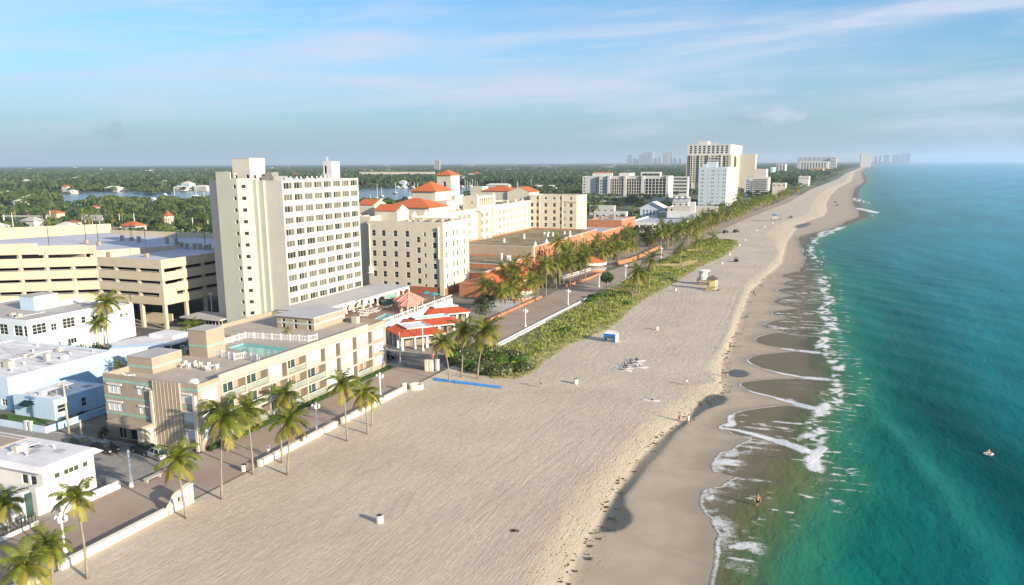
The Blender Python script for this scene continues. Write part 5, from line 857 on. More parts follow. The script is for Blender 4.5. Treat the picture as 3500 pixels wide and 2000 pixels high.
# ------------------------------------------------------------------ parking garage
PG = thing('parking_garage', 'buff concrete parking garage with open decks and bluish roof level', 'garage', (-190, 170, 0))
lev = [(6.4, 8.5), (9.5, 11.75), (12.65, 14.85), (15.8, 18.15)]   # parapet bands
line = [(-160, 160.6), (-160, 156), (-182, 155.9), (-194, 147.9), (-262, 103)]
top5 = (19.2, 22.1)
def off(P, d):
    P = np.array(P); out = []
    for i in range(len(P)):
        n = np.zeros(2)
        for a, c in ((i - 1, i), (i, i + 1)):
            if a >= 0 and c < len(P): t = P[c] - P[a]; t = t / np.linalg.norm(t); n += np.array([-t[1], t[0]])
        n /= np.linalg.norm(n); out.append(P[i] - n * d)
    return out
inn = off(line, .35); inn2 = [(-160.4, 160.6), (-160.4, 156.4), (-181.9, 156.3), (-193.8, 148.3), (-261.8, 103.4)]
def band(pts, pin, z0, z1, nm='spandrel'):
    for i in range(len(pts) - 1):
        q = MB(); a, c, d, e_ = pts[i], pts[i + 1], pin[i + 1], pin[i]; q.prism([a, c, d, e_], z0, z1, True, True); part(nm, q, garage_m, PG)
for z0, z1 in lev: band(line, inn2, z0, z1)
band([(-194, 147.9), (-262, 103)], [(-193.8, 148.3), (-261.8, 103.4)], *top5)
q = MB(); q.prism([(-193.7, 148.2), (-193.9, 148.5), (-184.6, 155.3), (-184.3, 155.0)], 19.0, 21.4, True, True); part('ramp_wall', q, garage_m, PG)
q = MB(); q.prism([(-184.3, 155.0), (-184.5, 155.3), (-182.2, 156.2), (-182.1, 155.9)], 19.0, 21.3, True, True); part('ramp_wall', q, garage_m, PG)
for z0, z1 in lev:                                    # east side
    q = MB(); q.box(-160.4, -160, 160.62, 205, z0, z1); part('spandrel', q, garage_m, PG)
foot = [(-160.4, 156.4), (-181.9, 156.3), (-193.8, 148.3), (-261.8, 103.4), (-290, 140), (-240, 205), (-160.4, 205)]
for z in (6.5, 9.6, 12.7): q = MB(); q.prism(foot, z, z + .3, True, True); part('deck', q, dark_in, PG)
q = MB(); q.prism([(-160.4, 156.4), (-181.9, 156.3), (-184.2, 155.6), (-184.2, 187), (-160.4, 187)], 16.9, 17.2, True, True); part('roof_deck', q, deck_m, PG)
q = MB(); q.poly((-184.3, 156.0, 19.6), (-184.3, 187, 18.2), (-236, 208.6, 18.9), (-236, 150, 20.4), (-193.8, 148.6, 20.0)); q.poly((-193.8, 148.6, 20.0), (-236, 150, 20.4), (-290, 140, 20.6), (-261.8, 103.5, 20.6)); part('upper_deck', q, deck_m, PG); q = MB(); q.poly((-184.25, 187, 17.2), (-184.25, 155.9, 17.2), (-184.25, 155.9, 19.6), (-184.25, 187, 18.2)); q.box(-193.6, -184.5, 154.6, 154.8, 17.3, 18.95); part('deck_edge', q, garage_m, PG, kind='stuff')
q = MB(); q.poly((-160.3, 187, 17.21), (-160.3, 209, 18.2), (-236, 209, 18.2), (-184.2, 187, 17.21)); part('rear_deck', q, deck_m, PG)
q = MB(); q.box(-184.2, -160.4, 187.0, 187.25, 17.0, 17.75); part('deck_kerb', q, deck_m, PG)
q = MB(); q.box(-236, -160, 209, 209.4, 17, 19.8); part('back_parapet', q, garage_m, PG); q = MB(); q.prism([(-236, 209.4), (-236.4, 209), (-290.2, 140), (-290, 139.6)], 17, 21.9, True, True); part('back_parapet', q, garage_m, PG)
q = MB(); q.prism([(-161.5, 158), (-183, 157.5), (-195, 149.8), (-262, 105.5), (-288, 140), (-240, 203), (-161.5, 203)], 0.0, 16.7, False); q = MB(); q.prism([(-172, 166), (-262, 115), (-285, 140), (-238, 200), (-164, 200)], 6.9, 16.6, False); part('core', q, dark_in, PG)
def colm(x, y, z0, z1, s=.5, nm='column'): q = MB(); q.box(x - s, x + s, y - s, y + s, z0, z1); part(nm, q, garage_m, PG)
ccs = [(-160.55, 156.55), (-168.3, 156.5), (-176, 156.45)] + [(-182.2 - 6.3 * k * .835, 155.9 - 6.3 * k * .55 + .45) for k in range(0, 13)]
for (x, y) in ccs: colm(x, y, 0, 17.6, .42)
for (x, y) in ccs[5:]: colm(x, y, 17.6, 20, .42)
for y in (164, 171, 178, 186): colm(-160.6, y, 0, 16, .4)
q = MB(); q.box(-161.6, -160.03, 156.02, 160.6, 8.5, 9.5); part('corner_panel', q, garage_m, PG); q = MB(); q.lathe((-159.99, 158.6, 7.6), [(.02, -.02), (.7, 0)], 16); q = MB(); n = 16; q.add([(-159.97, 158.5 + .62 * math.cos(2 * math.pi * k / n), 7.5 + .62 * math.sin(2 * math.pi * k / n)) for k in range(n)], [tuple(range(n))]); part('round_sign', q, frame_w, PG); q = MB(); q.add([(-159.95, 158.5 + .32 * math.cos(2 * math.pi * k / n), 7.5 + .32 * math.sin(2 * math.pi * k / n)) for k in range(n)], [tuple(range(n))]); part('sign_emblem', q, M('sign_grey', (.25, .25, .24)), PG)
for z0, z1 in lev[1:]:
    q = MB(); zz = z0 - 1.0 + .22
    for i in range(1, len(line) - 1): q.tube([(*(np.array(inn2[i])), zz), (*(np.array(inn2[i + 1])), zz)], .05, 4)
    q.tube([(-160.2, 161, zz), (-160.2, 204, zz)], .05, 4); part('guard_rail', q, frame_w, PG, kind='stuff')
q = MB(); q.box(-230, -164, 161.5, 199, .02, .08); part('ground_slab', q, concrete, PG); q = MB(); q.box(-176, -165, 163, 163.4, .08, 2.6); q.box(-215, -178, 159.5, 160, .08, 4.4); part('ground_wall', q, garage_m, PG, kind='stuff')
GLB = ['on the near front deck of the garage roof', 'behind the ramp on the garage roof', 'farthest left at the back of the garage roof', 'just behind the sloping front parapet of the garage', 'in the middle of the upper garage deck', 'beside its twin on the upper garage deck', 'on the deck kerb close to the tower']
for gi, (x, y, z) in enumerate([(-175.4, 166.3, 17.2), (-187.1, 189.5, 17.9), (-206, 190, 18.6), (-195.5, 153.0, 19.9), (-205.5, 173, 19.4), (-199.5, 172, 19.1), (-174, 187.1, 17.4)]):
    l_ = thing('deck_lamp', 'slim dark lamp pole ' + GLB[gi], 'lamp pole', (x, y, z), 'lamp poles on the garage roof'); q = MB(); q.box(x - .45, x + .45, y - .45, y + .45, z, z + 1.1); part('base', q, M('pole_base', (.33, .29, .22)), l_); q = MB(); q.tube([(x, y, z + 1.1), (x, y, z + 8.2)], .09, 6); q.box(x - .5, x + .5, y - .12, y + .12, z + 8.1, z + 8.25); part('pole', q, metal_d, l_)
for (x, y) in [(-186, 188), (-184.8, 189), (-190.5, 189), (-178, 187.1), (-176, 187.1), (-181, 187.1), (-172.5, 187.1), (-165, 187.1), (-183.2, 161), (-200, 187.2), (-208, 188.2)]: q = MB(); q.box(x - .5, x + .5, y - .3, y + .3, 17.2, 18.9 if x > -185 else 20.4); part('parapet_pier', q, M('pole_base', (.33, .29, .22)), PG)
q = MB(); q.box(-167, -160.2, 188, 198, 17, 22.0); part('stair_house', q, garage_m, PG); q = MB(); q.hip(-168.8, -159, 186.5, 199.5, 22.1, 2.4); part('stair_roof', q, M('brown_shingle', (.10, .07, .05), .9, .3, 1.5), PG); q = MB(); q.box(-166.5, -164.5, 187.9, 187.98, 18, 21.4); part('door', q, dark_in, PG)
# ------------------------------------------------------------------ white house by the wall (bottom left)
WH = thing('white_house', 'two storey white modern house with overhanging pale grey roof beside the promenade', 'house', (-93, 66, 0))
ZW = 5.3
E_ = [(1.6, 3.75, .85, .75, 1, 1), (2.95, 3.75, 2.2, .75, 3, 1), (5.7, 3.75, .8, .75, 1, 1), (1.6, .75, .85, 1.05, 1, 1), (2.9, .75, 1.9, 1.05, 2, 1), (5.6, .75, .85, 1.05, 1, 1)]
b = MB(); b.facade((-97, 64.3, 0), (1, 0), 8.8, ZW, [(5.1, 3.3, 1.1, 1.3), (6.6, 3.3, 1.1, 1.3)], .12); b.facade((-88.2, 64.3, 0), (0, 1), 7.4, ZW, [o[:4] for o in E_], .12); b.poly((-88.2, 71.7, 0), (-97, 71.7, 0), (-97, 71.7, ZW), (-88.2, 71.7, ZW)); b.poly((-97, 71.7, 0), (-97, 64.3, 0), (-97, 64.3, ZW), (-97, 71.7, ZW)); part('wall', b, white, WH)
put_windows(WH, (-88.2, 64.3, 0), (0, 1), E_, .1, fr=.06, mats=[frame_w, M('green_glass', (.05, .08, .05), .1, .3, .4, spec=.4)], key='grn'); put_windows(WH, (-97, 64.3, 0), (1, 0), [(5.1, 3.3, 1.1, 1.3), (6.6, 3.3, 1.1, 1.3)], .1, 1, 1)
b = MB(); b.facade((-96, 40, 0), (1, 0), 6.6, 3.2, [], .1); b.facade((-89.4, 40, 0), (0, 1), 22, 3.2, [(14.5, .2, 2.6, 2.4), (18.2, .2, 2.4, 2.4), (9, .2, 3, 2.4)], 1.6); b.poly((-96, 40, 3.2), (-89.4, 40, 3.2), (-89.4, 64.3, 3.2), (-96, 64.3, 3.2)); b.facade((-89.4, 62, 0), (0, 1), 2.3, 3.2, [], .1); b.facade((-97, 40, 3.2), (0, 1), 24.3, ZW - 3.2, [(19.5, .7, 3.5, .9), (12, .7, 3.5, .9)], .1); b.box(-89.35, -88.2, 63.2, 64.28, 0, 3.6); b.box(-89.35, -88.5, 61.2, 61.9, 0, 3.2); part('front_wing', b, white, WH)
put_windows(WH, (-97, 40, 3.2), (0, 1), [(19.5, .7, 3.5, .9), (12, .7, 3.5, .9)], .08, 3, 1)
q = MB(); q.box(-89.1, -88.9, 61.95, 63.15, .02, 3.0); part('glass_door', q, gl_t, WH); q = MB(); q.box(-90.9, -90.85, 40.5, 61.6, .2, 2.6); part('porch_glazing', q, gl_t, WH)
b = MB(); o1 = [(-87.3, 63.6), (-87.3, 72.6), (-107, 72.6), (-107, 40), (-96.6, 40), (-96.6, 63.6)]; i1 = [(-88.1, 64.3), (-88.1, 71.8), (-106, 71.8), (-106, 40), (-97.2, 40), (-97.2, 64.3)]
b.poly(*[(p[0], p[1], ZW + .62) for p in i1])
for k in range(6): j = (k + 1) % 6; b.poly((*o1[k], ZW + .05), (*o1[j], ZW + .05), (*i1[j], ZW + .62), (*i1[k], ZW + .62)); b.poly((*o1[j], ZW + .05), (*o1[k], ZW + .05), (*i1[k], ZW - .02), (*i1[j], ZW - .02))
part('roof', b, roof_w, WH); q = MB(); q.box(-108, -99.5, 66, 71.2, ZW + .63, ZW + .75); part('roof_patch', q, M('tan_roof_patch', (.36, .29, .23), .9, .1, .5), WH); q = MB(); q.lathe((-93.5, 66.5, ZW + .6), [(.12, 0), (.12, .45), (.3, .5), (.3, .62)], 8); part('roof_vent', q, metal_w, WH); q = MB(); q.lathe((-92.8, 69.8, ZW + .6), [(.12, 0), (.12, .5)], 8); part('roof_vent', q, metal_w, WH)
q = MB(); q.box(-86.15, -85.95, 64.6, 73.4, 0, 1.15); q.box(-88.2, -86.0, 73.2, 73.4, 0, 1.15); part('garden_wall', q, white, WH, kind='stuff')
b = MB(); b.box(-86.4, -86.1, 40, 61.6, 0, .45); part('porch_kerb', b, white, WH)
for k, y in enumerate(np.arange(40.2, 61.4, .45)):
    q = MB(); q.box(-86.28, -86.22, y - .03, y + .03, .45, 1.5); part('railing_bar', q, metal_d, WH)
q = MB(); q.box(-86.28, -86.22, 40, 61.5, 1.5, 1.56); part('hand_rail', q, metal_d, WH)
# striped parking marks by the house
# ------------------------------------------------------------------ blue houses
def house_block(name, label, x0, x1, y0, y1, z1, mat, roof, S_=(), E_=(), base=None, extra=None, **kw):
    t_ = thing(name, label, 'house', ((x0 + x1) / 2, (y0 + y1) / 2, 0)); block(t_, x0, x1, y0, y1, 0, z1, mat, roof, S_, E_, **kw); return t_
A_ = house_block('low_blue_house', 'single storey blue house with flat white roof and walled front garden', -129.3, -119.6, 91, 101.5, 3.6, blue, roof_w, [(7.6, .8, .8, 1.5), (3.4, .05, 1.6, 2.2)], [(.5, 1.1, 1.8, 1.4), (5.2, .9, 1.0, 1.6)], par_h=.15, win=dict(nx=1, nz=2, fr=.08))
q = MB(); q.box(-129.32, -119.62, 90.9, 90.99, 0, 3.62); part('pale_front', q, lblue, A_); q = MB(); q.box(-126.6, -124.2, 89.9, 90.9, 2.35, 2.5); q.add([(-126.6, 89.6, 2.2), (-124.2, 89.6, 2.2), (-124.2, 90.88, 2.9), (-126.6, 90.88, 2.9)], [(0, 1, 2, 3)]); part('dark_awning', q, M('navy_canvas', (.01, .03, .04), .8), A_)
GW = thing('garden_wall', 'low pale blue garden wall with gate piers in front of the low blue house', 'wall', (-120, 86, 0)); q = MB(); q.box(-131, -119.9, 85.6, 85.85, 0, 1.1); part('wall', q, lblue, GW); q = MB(); q.box(-118.5, -115.2, 85.6, 85.85, 0, 1.1); part('wall', q, lblue, GW); q = MB(); q.box(-115.45, -115.2, 85.86, 99, 0, 1.1); part('wall', q, blue, GW)
for x in (-119.7, -118.7): q = MB(); q.box(x - .25, x + .25, 85.5, 85.95, 0, 1.5); q.box(x - .32, x + .32, 85.42, 86.02, 1.5, 1.6); part('pier', q, white, GW)
sheet('lawn', [(-131, 85.9), (-120.2, 85.9), (-120.2, 90.8), (-131, 90.8)], .03, M('lawn_grass', (.05, .12, .02), .9, .3, 2)); sheet('lawn', [(-118.6, 85.9), (-115.5, 85.9), (-115.5, 90.8), (-118.6, 90.8)], .03, MATS['lawn_grass'])
B_ = house_block('blue_house', 'two storey blue and white house with broad white roof and rooftop vents', -160, -131.8, 92, 114.2, 6.0, lblue, roof_w, [(20, 3.3, 1.8, 1.3), (24, 3.4, 1.0, 1.1), (26, .8, 1.4, 1.2), (20.5, .9, 1.8, 1.3)], [(8.9, 3.5, 1.9, 1.3), (13.4, 3.1, .8, 1.6), (16.5, 4.6, 1.0, .5), (17, 1.2, .8, 1.1)], par_h=.12, win=dict(nx=2, nz=2, fr=.08))
q = MB(); q.box(-131.78, -131.7, 99.3, 114.1, 0, 4.9); part('shaded_side', q, blue, B_)  # deeper blue panel stands in for shade over the pale east wall
for (x, y) in [(-136, 96), (-140, 97.5), (-138, 100), (-143, 104), (-137, 109), (-146, 108), (-150, 112), (-134.5, 112)]: q = MB(); q.lathe((x, y, 5.88), [(.15, 0), (.15, .4), (.25, .42), (.25, .55)], 8); part('roof_vent', q, metal_w, B_)
q = MB(); q.box(-139.5, -138, 97, 98.2, 5.9, 7.1); part('air_conditioner', q, M('beige_machine', (.5, .46, .38)), B_); q = MB(); q.box(-137.5, -136.6, 103.5, 104.3, 5.9, 7.3); part('vent_box', q, concrete, B_); q = MB(); q.box(-146, -144.5, 104.5, 106, 5.9, 6.15); q.box(-143.8, -142.2, 104.3, 105.9, 5.9, 6.12); part('roof_hatch', q, roof_g, B_, kind='stuff'); q = MB(); q.prism([(-148, 92.1), (-145, 92.1), (-147, 97)], 5.9, 7.4, True); part('roof_dormer', q, lblue, B_)
W3 = [(1.2, 5.7, 3.4, 2.3, 3, 3), (5.7, 5.8, 1.5, 1.6, 2, 2), (8.7, 5.7, 3.2, 2.3, 3, 3), (13.6, 6.0, 1.2, 1.6, 1, 2), (16.6, 6.2, 1.6, 1.0, 2, 1), (9.5, 1.9, 2.4, 1.3, 3, 1), (7, 2.0, .8, 1.0, 1, 2)]
C_ = house_block('pale_blue_house', 'tall pale blue house with gridded white windows and square roof turret', -190, -161.2, 118.5, 141.5, 9.2, M('icy_blue_stucco', (.70, .76, .80), .85, .05, .4, streak=.08), roof_g, [(24.6, 5.6, 2.6, 2.3, 2, 3), (20, 5.6, 2.6, 2.3, 2, 3), (27.6, 5.6, 1.1, 2.3, 1, 3), (15, 5.6, 2.6, 2.3, 2, 3)], W3, par_h=.15, win=dict(fr=.09))
q = MB(); q.box(-176, -171.2, 128.4, 134.6, 9.0, 12.2); part('roof_turret', q, lblue, C_); q = MB(); q.box(-176.1, -171.1, 128.3, 134.7, 12.2, 12.35); part('turret_roof', q, roof_g, C_); q = MB(); q.box(-171.3, -171.0, 134.7, 141, 9.1, 10.4); part('roof_screen', q, white, C_); q = MB(); q.box(-186, -183, 124, 128, 9.1, 10.6); part('roof_plant', q, M('teal_machine', (.13, .25, .27), .7, .3, 1), C_)
D_ = house_block('white_end_house', 'narrow white house end wall beside the poles in front of the garage', -175, -161.6, 142, 147.5, 8.2, white, roof_w, [], [(1.2, 5.4, 1.0, .9), (3, 5.6, .8, .7)], par_h=.12)
R_ = thing('curved_roof_house', 'low house with rounded pale roof and dark window band behind the condominium', 'house', (-138, 131, 0)); rp = [(-146.5, 126.5), (-139.5, 123), (-133.2, 130.5), (-133.0, 134.2), (-135.5, 137.5), (-143.5, 141.5)]
q = MB(); q.prism(rp, 0, 3.3, False); part('wall', q, lblue, R_); q = MB(); q.prism([(p[0] + (p[0] + 139.5) * .06, p[1] + (p[1] - 132) * .06) for p in rp], 3.5, 3.85, True, True); part('roof', q, roof_w, R_); q = MB(); q.prism([(p[0] + (p[0] + 139.5) * .012, p[1] + (p[1] - 132) * .012) for p in rp], 2.0, 3.3, False); part('window_band', q, gl_t, R_)
for k in range(7): q = MB(); t_ = k / 6; x, y = -139.5 + (6.3) * t_ + .15, 123 + 7.5 * t_ - .15; q.box(x - .1, x + .1, y - .1, y + .1, 2.0, 3.4); part('window_post', q, frame_w, R_)
q = MB(); q.box(-143, -136, 134, 139, 3.86, 4.6); part('upper_roof', q, roof_w, R_); q = MB(); q.prism([(-140.5, 121.8), (-138.5, 119.2), (-131, 126.0), (-133, 128.4)], 0, 4.6, True); part('blue_block', q, lblue, R_)
random.seed(3)
def roof_dress(t_, x0, x1, y0, y1, z, n_):
    """seams, conduit, patches and small plant that low flat roofs carry"""
    q = MB()
    for y in np.arange(y0 + 1.2, y1, 2.3): q.box(x0 + .3, x1 - .3, y - .03, y + .03, z, z + .015)
    part('roof_seam', q, M('roof_seam', (.42, .41, .41), .9, .2, 1), t_, kind='stuff'); q = MB()
    for k in range(n_): x, y = random.uniform(x0 + 1, x1 - 2), random.uniform(y0 + 1, y1 - 2); q.box(x, x + random.uniform(.8, 2.6), y, y + random.uniform(.6, 1.8), z + .016, z + .022)
    part('roof_patch', q, M('roof_stain', (.36, .35, .35), .9, .35, .8), t_, kind='stuff')
    a, b_ = (random.uniform(x0 + 1, x1 - 1), y0 + .6), (random.uniform(x0 + 1, x1 - 1), y1 - .6); q = MB(); q.tube([(*a, z + .12), (a[0], b_[1], z + .12), (*b_, z + .12)], .06, 5); part('conduit', q, shade_s, t_)
    for k in range(max(2, n_ // 3)): x, y = random.uniform(x0 + 1, x1 - 2), random.uniform(y0 + 1, y1 - 2); q = MB(); q.box(x - .5, x + .5, y - .45, y + .45, z, z + .75); q.lathe((x, y, z + .75), [(.36, 0), (.36, .05)], 10); part('roof_unit', q, random.choice([shade_s, M('beige_machine', (.5, .46, .38))]), t_)
roof_dress(B_, -158, -132.5, 93, 113.5, 5.9, 12); roof_dress(A_, -128.8, -120.2, 91.6, 101, 3.46, 5); roof_dress(WH, -105, -89.5, 65.2, 71, 5.925, 6); roof_dress(C_, -187, -162, 119.5, 128, 9.07, 8); roof_dress(D_, -173.5, -162.3, 142.6, 147, 8.1, 4)
# ------------------------------------------------------------------ low promenade wall with arched gate
wall_m = M('cream_wall', (.76, .70, .56), .85, .06, .6, streak=.15)
def low_wall(pts, label, h=.75, w=.28):
    t_ = thing('promenade_wall', label, 'wall', (*pts[0], 0), 'low cream walls along the beach'); P = np.array(pts, float)
    for i in range(len(P) - 1):
        u = (P[i + 1] - P[i]) / np.linalg.norm(P[i + 1] - P[i]); n_ = np.array([u[1], -u[0]]); q = MB(); a, c = P[i], P[i + 1]
        q.prism([tuple(a + n_ * w), tuple(c + n_ * w), tuple(c - n_ * w), tuple(a - n_ * w)], 0, h, True, True); part('wall', q, wall_m, t_); q = MB(); q.prism([tuple(a + n_ * (w + .06)), tuple(c + n_ * (w + .06)), tuple(c - n_ * (w + .06)), tuple(a - n_ * (w + .06))], h + .003, h + .12, True, True); part('coping', q, wall_m, t_)
    return t_
low_wall([(-73.9, 54.5), (-73.9, 69.2)], 'low cream wall running up to the arched gate piece'); low_wall([(-73.9, 20), (-73.9, 52.6)], 'low cream wall at the near bottom left edge under the palms'); low_wall([(-73.9, 86.4), (-73.9, 105.6)], 'low cream wall below the tall leaning palms'); low_wall([(-73.9, 107.2), (-73.9, 127.6)], 'low cream wall ending in scrolls near the blue beach mat')
def arch_gate(y0, y1, label, flip=1):
    t_ = thing('arched_gate_wall', label, 'gate', (-73.9, y0, 0)); q = MB(); n = 12; L_ = y1 - y0
    prof = [(0, .55), (.12, 1.0), (.22, 1.15), (.3, 1.55), (.42, 1.9), (.55, 2.1), (.72, 2.2), (1.0, 2.25)]
    op = (.52, .82, .75, 1.65); xs = sorted(set([p[0] for p in prof] + [op[0], op[1]]))
    H_ = lambda t: float(np.interp(t, [p[0] for p in prof], [p[1] for p in prof]))
    for i in range(len(xs) - 1):
        a, c = xs[i], xs[i + 1]; segs = [(0, None)] if not (op[0] <= (a + c) / 2 <= op[1]) else [(0, op[2]), (op[3], None)]
        for z0, z1 in segs:
            ya, yb = (y0 + a * L_, y0 + c * L_); za, zb = (H_(a), H_(c)) if z1 is None else (z1, z1); v = []
            for x in (-74.2, -73.6): v += [(x, ya, z0), (x, yb, z0), (x, yb, zb), (x, ya, za)]
            q.add(v, [(3, 2, 1, 0), (4, 5, 6, 7), (0, 1, 5, 4), (2, 3, 7, 6), (1, 2, 6, 5), (3, 0, 4, 7)])
    part('scroll_wall', q, wall_m, t_)
    for y in (y1 + .25, y1 + .95): q = MB(); q.box(-74.25, -73.55, y - .24, y + .24, 0, 2.35); q.box(-74.32, -73.48, y - .3, y + .3, 2.35, 2.5); part('pier', q, wall_m, t_)
arch_gate(69.4, 72.3, 'cream scrolled wall piece with arched opening and twin piers on the promenade')
t_ = thing('scroll_planter', 'cream scrolled planter walls at the end of the beach wall by the street', 'planter', (-73.9, 128, 0)); q = MB(); q.box(-74.2, -73.6, 127.7, 128.3, 0, 1.5); part('pier', q, wall_m, t_); q = MB(); q.lathe((-72.6, 130.2, 0), [(1.35, 0), (1.35, .85), (1.05, .85), (1.05, .5)], 14); part('bowl', q, wall_m, t_)
t_ = thing('street_end_gate', 'pair of cream piers with scroll beside the leaning palm at the street end', 'gate', (-76.5, 143.2, 0))
for (x, y) in [(-76.9, 142.6), (-76.0, 142.9), (-75.0, 143.6)]: q = MB(); q.box(x - .32, x + .32, y - .32, y + .32, 0, 2.2); q.box(x - .38, x + .38, y - .38, y + .38, 2.2, 2.35); part('pier', q, wall_m, t_)
# kerb walls of the northern promenade
def strip_wall(pts, h, w, mat, name, label, cat):
    t_ = thing(name, label, cat, (*pts[0], 0)); P = np.array(pts, float)
    for i in range(len(P) - 1): u = (P[i + 1] - P[i]) / np.linalg.norm(P[i + 1] - P[i]); n_ = np.array([u[1], -u[0]]) * w; q = MB(); a, c = P[i], P[i + 1]; q.prism([tuple(a + n_), tuple(c + n_), tuple(c - n_), tuple(a - n_)], 0, h, True, True); part('wall', q, mat, t_)
strip_wall([(-72.9, 166), (-72.75, 200), (-72.2, 240)], .35, .22, white, 'dune_kerb', 'white kerb wall between the promenade and the grassy dune', 'kerb'); strip_wall([(-71.9, 166), (-71.7, 200)], .3, .15, white, 'dune_kerb', 'second white kerb strip on the dune side of the promenade', 'kerb')
strip_wall([(-86.3, 190), (-86.3, 212), (-86.3, 238)], .7, .2, orange, 'planter_wall', 'orange planter wall under the palms by the first lamps', 'wall'); strip_wall([(-86.2, 262), (-84.0, 281), (-83.7, 298)], .8, .2, orange, 'planter_wall', 'orange planter wall along the terrace with parked things', 'wall'); strip_wall([(-84.9, 326), (-82.4, 342), (-81.9, 400)], 1.6, .25, orange, 'planter_wall', 'orange wall with white top beyond the round kiosk', 'wall')
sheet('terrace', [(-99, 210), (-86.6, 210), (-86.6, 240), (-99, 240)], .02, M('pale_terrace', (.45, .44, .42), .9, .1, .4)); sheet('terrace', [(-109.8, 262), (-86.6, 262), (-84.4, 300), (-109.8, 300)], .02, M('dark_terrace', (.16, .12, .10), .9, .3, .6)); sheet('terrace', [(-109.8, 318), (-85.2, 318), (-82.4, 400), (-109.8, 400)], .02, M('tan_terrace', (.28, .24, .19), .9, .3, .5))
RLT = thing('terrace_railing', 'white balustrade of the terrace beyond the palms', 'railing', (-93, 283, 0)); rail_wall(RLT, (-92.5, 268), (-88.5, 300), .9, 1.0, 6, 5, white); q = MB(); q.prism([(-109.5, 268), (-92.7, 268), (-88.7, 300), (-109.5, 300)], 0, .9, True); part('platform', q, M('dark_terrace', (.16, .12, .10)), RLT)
# ------------------------------------------------------------------ palms
def frond_quads(L, a0, bend, nseg=15, lw=.085, ll=.75, seed=0, hang=.35):
    g_ = np.random.default_rng(seed); pts = []; x = z = 0.0; ds = L / nseg
    for i in range(nseg + 1):
        pts.append((x, 0.0, z)); a = a0 - bend * ((i + .5) / nseg) ** 1.25; x += ds * math.cos(a); z += ds * math.sin(a)
    pts = np.array(pts); q = []
    for i in range(nseg):
        p, r = pts[i], pts[i + 1]; w = .03 * (1 - i / nseg) + .008; q.append([p + (0, -w, 0), r + (0, -w, 0), r + (0, w, 0), p + (0, w, 0)])
        if i < 1: continue
        s = i / nseg; l = ll * (math.sin(math.pi * min(1, .12 + .80 * s)) ** .6) * L / 3.4; t = (r - p) / np.linalg.norm(r - p)
        for sd_ in (-1, 1):
            for hf in (0.0, .5):
                b_ = p + (r - p) * hf; dirv = np.array([t[0] * .62, sd_ * .85, t[2] * .62]); dirv[2] -= hang * (.6 + g_.random() * .9); dirv /= np.linalg.norm(dirv); e = b_ + dirv * l * (.85 + .3 * g_.random()); e[2] -= .12 * l; w_ = t * lw * .5
                m_ = (b_ + e) / 2 + (0, 0, .05 * l); q.append([b_ - w_ * .6, b_ + w_ * .6, m_ + w_ * 1.15, m_ - w_ * 1.15]); q.append([m_ - w_ * 1.15, m_ + w_ * 1.15, e + w_ * .25, e - w_ * .25])
    return np.array(q).reshape(-1, 3)
R_ = math.radians
FR = []                                              # (mesh, weight class)
for k, (a0, be, mat_) in enumerate([(78, 45, frond_g), (66, 70, frond_g), (52, 85, frond_g), (40, 95, frond_g), (24, 90, frond_g), (10, 80, frond_g), (-5, 70, frond_y), (-28, 50, frond_y), (-48, 36, frond_y), (-66, 20, frond_d)]):
    FR.append([quads_mesh('frond', frond_quads(3.5, R_(a0), R_(be), 16, .11, .92, 10 * k + j), mat_) for j in range(2)])
def nut_mesh():
    q = MB(); 
    for k in range(7): a = k * .9; q.ball((.22 * math.cos(a), .22 * math.sin(a), -.12 - .06 * (k % 3)), .13, 6)
    q.lathe((0, 0, -.45), [(.13, 0), (.19, .25), (.16, .6), (.05, .8)], 8); return q.mesh('crown_shaft', M('coconut', (.22, .17, .05), .7, .35, 4))
NUT = nut_mesh()
def trunk_pts(dx, dy, hz, sw=.0):
    return [(dx * t ** 1.5 + sw * math.sin(math.pi * t), dy * t ** 1.5, hz * t) for t in np.linspace(0, 1, 9)]
def near_palm(bu, bv, cu, cv, Rc, label, nf=24, z0=0.0, rtrunk=.145, group='coconut palms on the near beach', young=1.0, seed=None, yellow=.5):
    p = G(bu, bv, z0); c = RYp(cu, cv, p[1] - .3); t_ = thing('coconut_palm', label, 'palm', tuple(p), group); g_ = random.Random(seed if seed is not None else int(bu * 7 + bv))
    dx, dy, hz = c[0] - p[0], g_.uniform(-.5, .3), c[2] - p[2]; q = MB(); tp = trunk_pts(dx, dy, hz, g_.uniform(-.25, .25)); q.tube([(p[0] + a, p[1] + b, p[2] - .1 + d) for a, b, d in tp], [rtrunk * (1.45 - .2 * i) if i < 2 else rtrunk * (1.02 - .05 * i) for i in range(9)], 8); part('trunk', q, trunk_m, t_, True)
    top = (tp[-1][0], tp[-1][1], tp[-1][2]); lpart('crown_shaft', NUT, t_, top)
    ga = 2.39996; off_ = g_.uniform(0, 6.28)
    for i in range(nf):
        f = i / (nf - 1); cls = min(9, int(f * (7.2 + 2.2 * yellow) + g_.uniform(0, .8))); me = g_.choice(FR[cls]); o = lpart('frond', me, t_, top); s = Rc / 2.95 * g_.uniform(.86, 1.12) * (.82 if cls < 1 else 1); o.scale = (s, s, s); o.rotation_euler = (g_.uniform(-.3, .3), g_.uniform(-.12, .12), off_ + i * ga + g_.uniform(-.2, .2))
    return t_
dd = lambda *a: tuple(x * D for x in a)
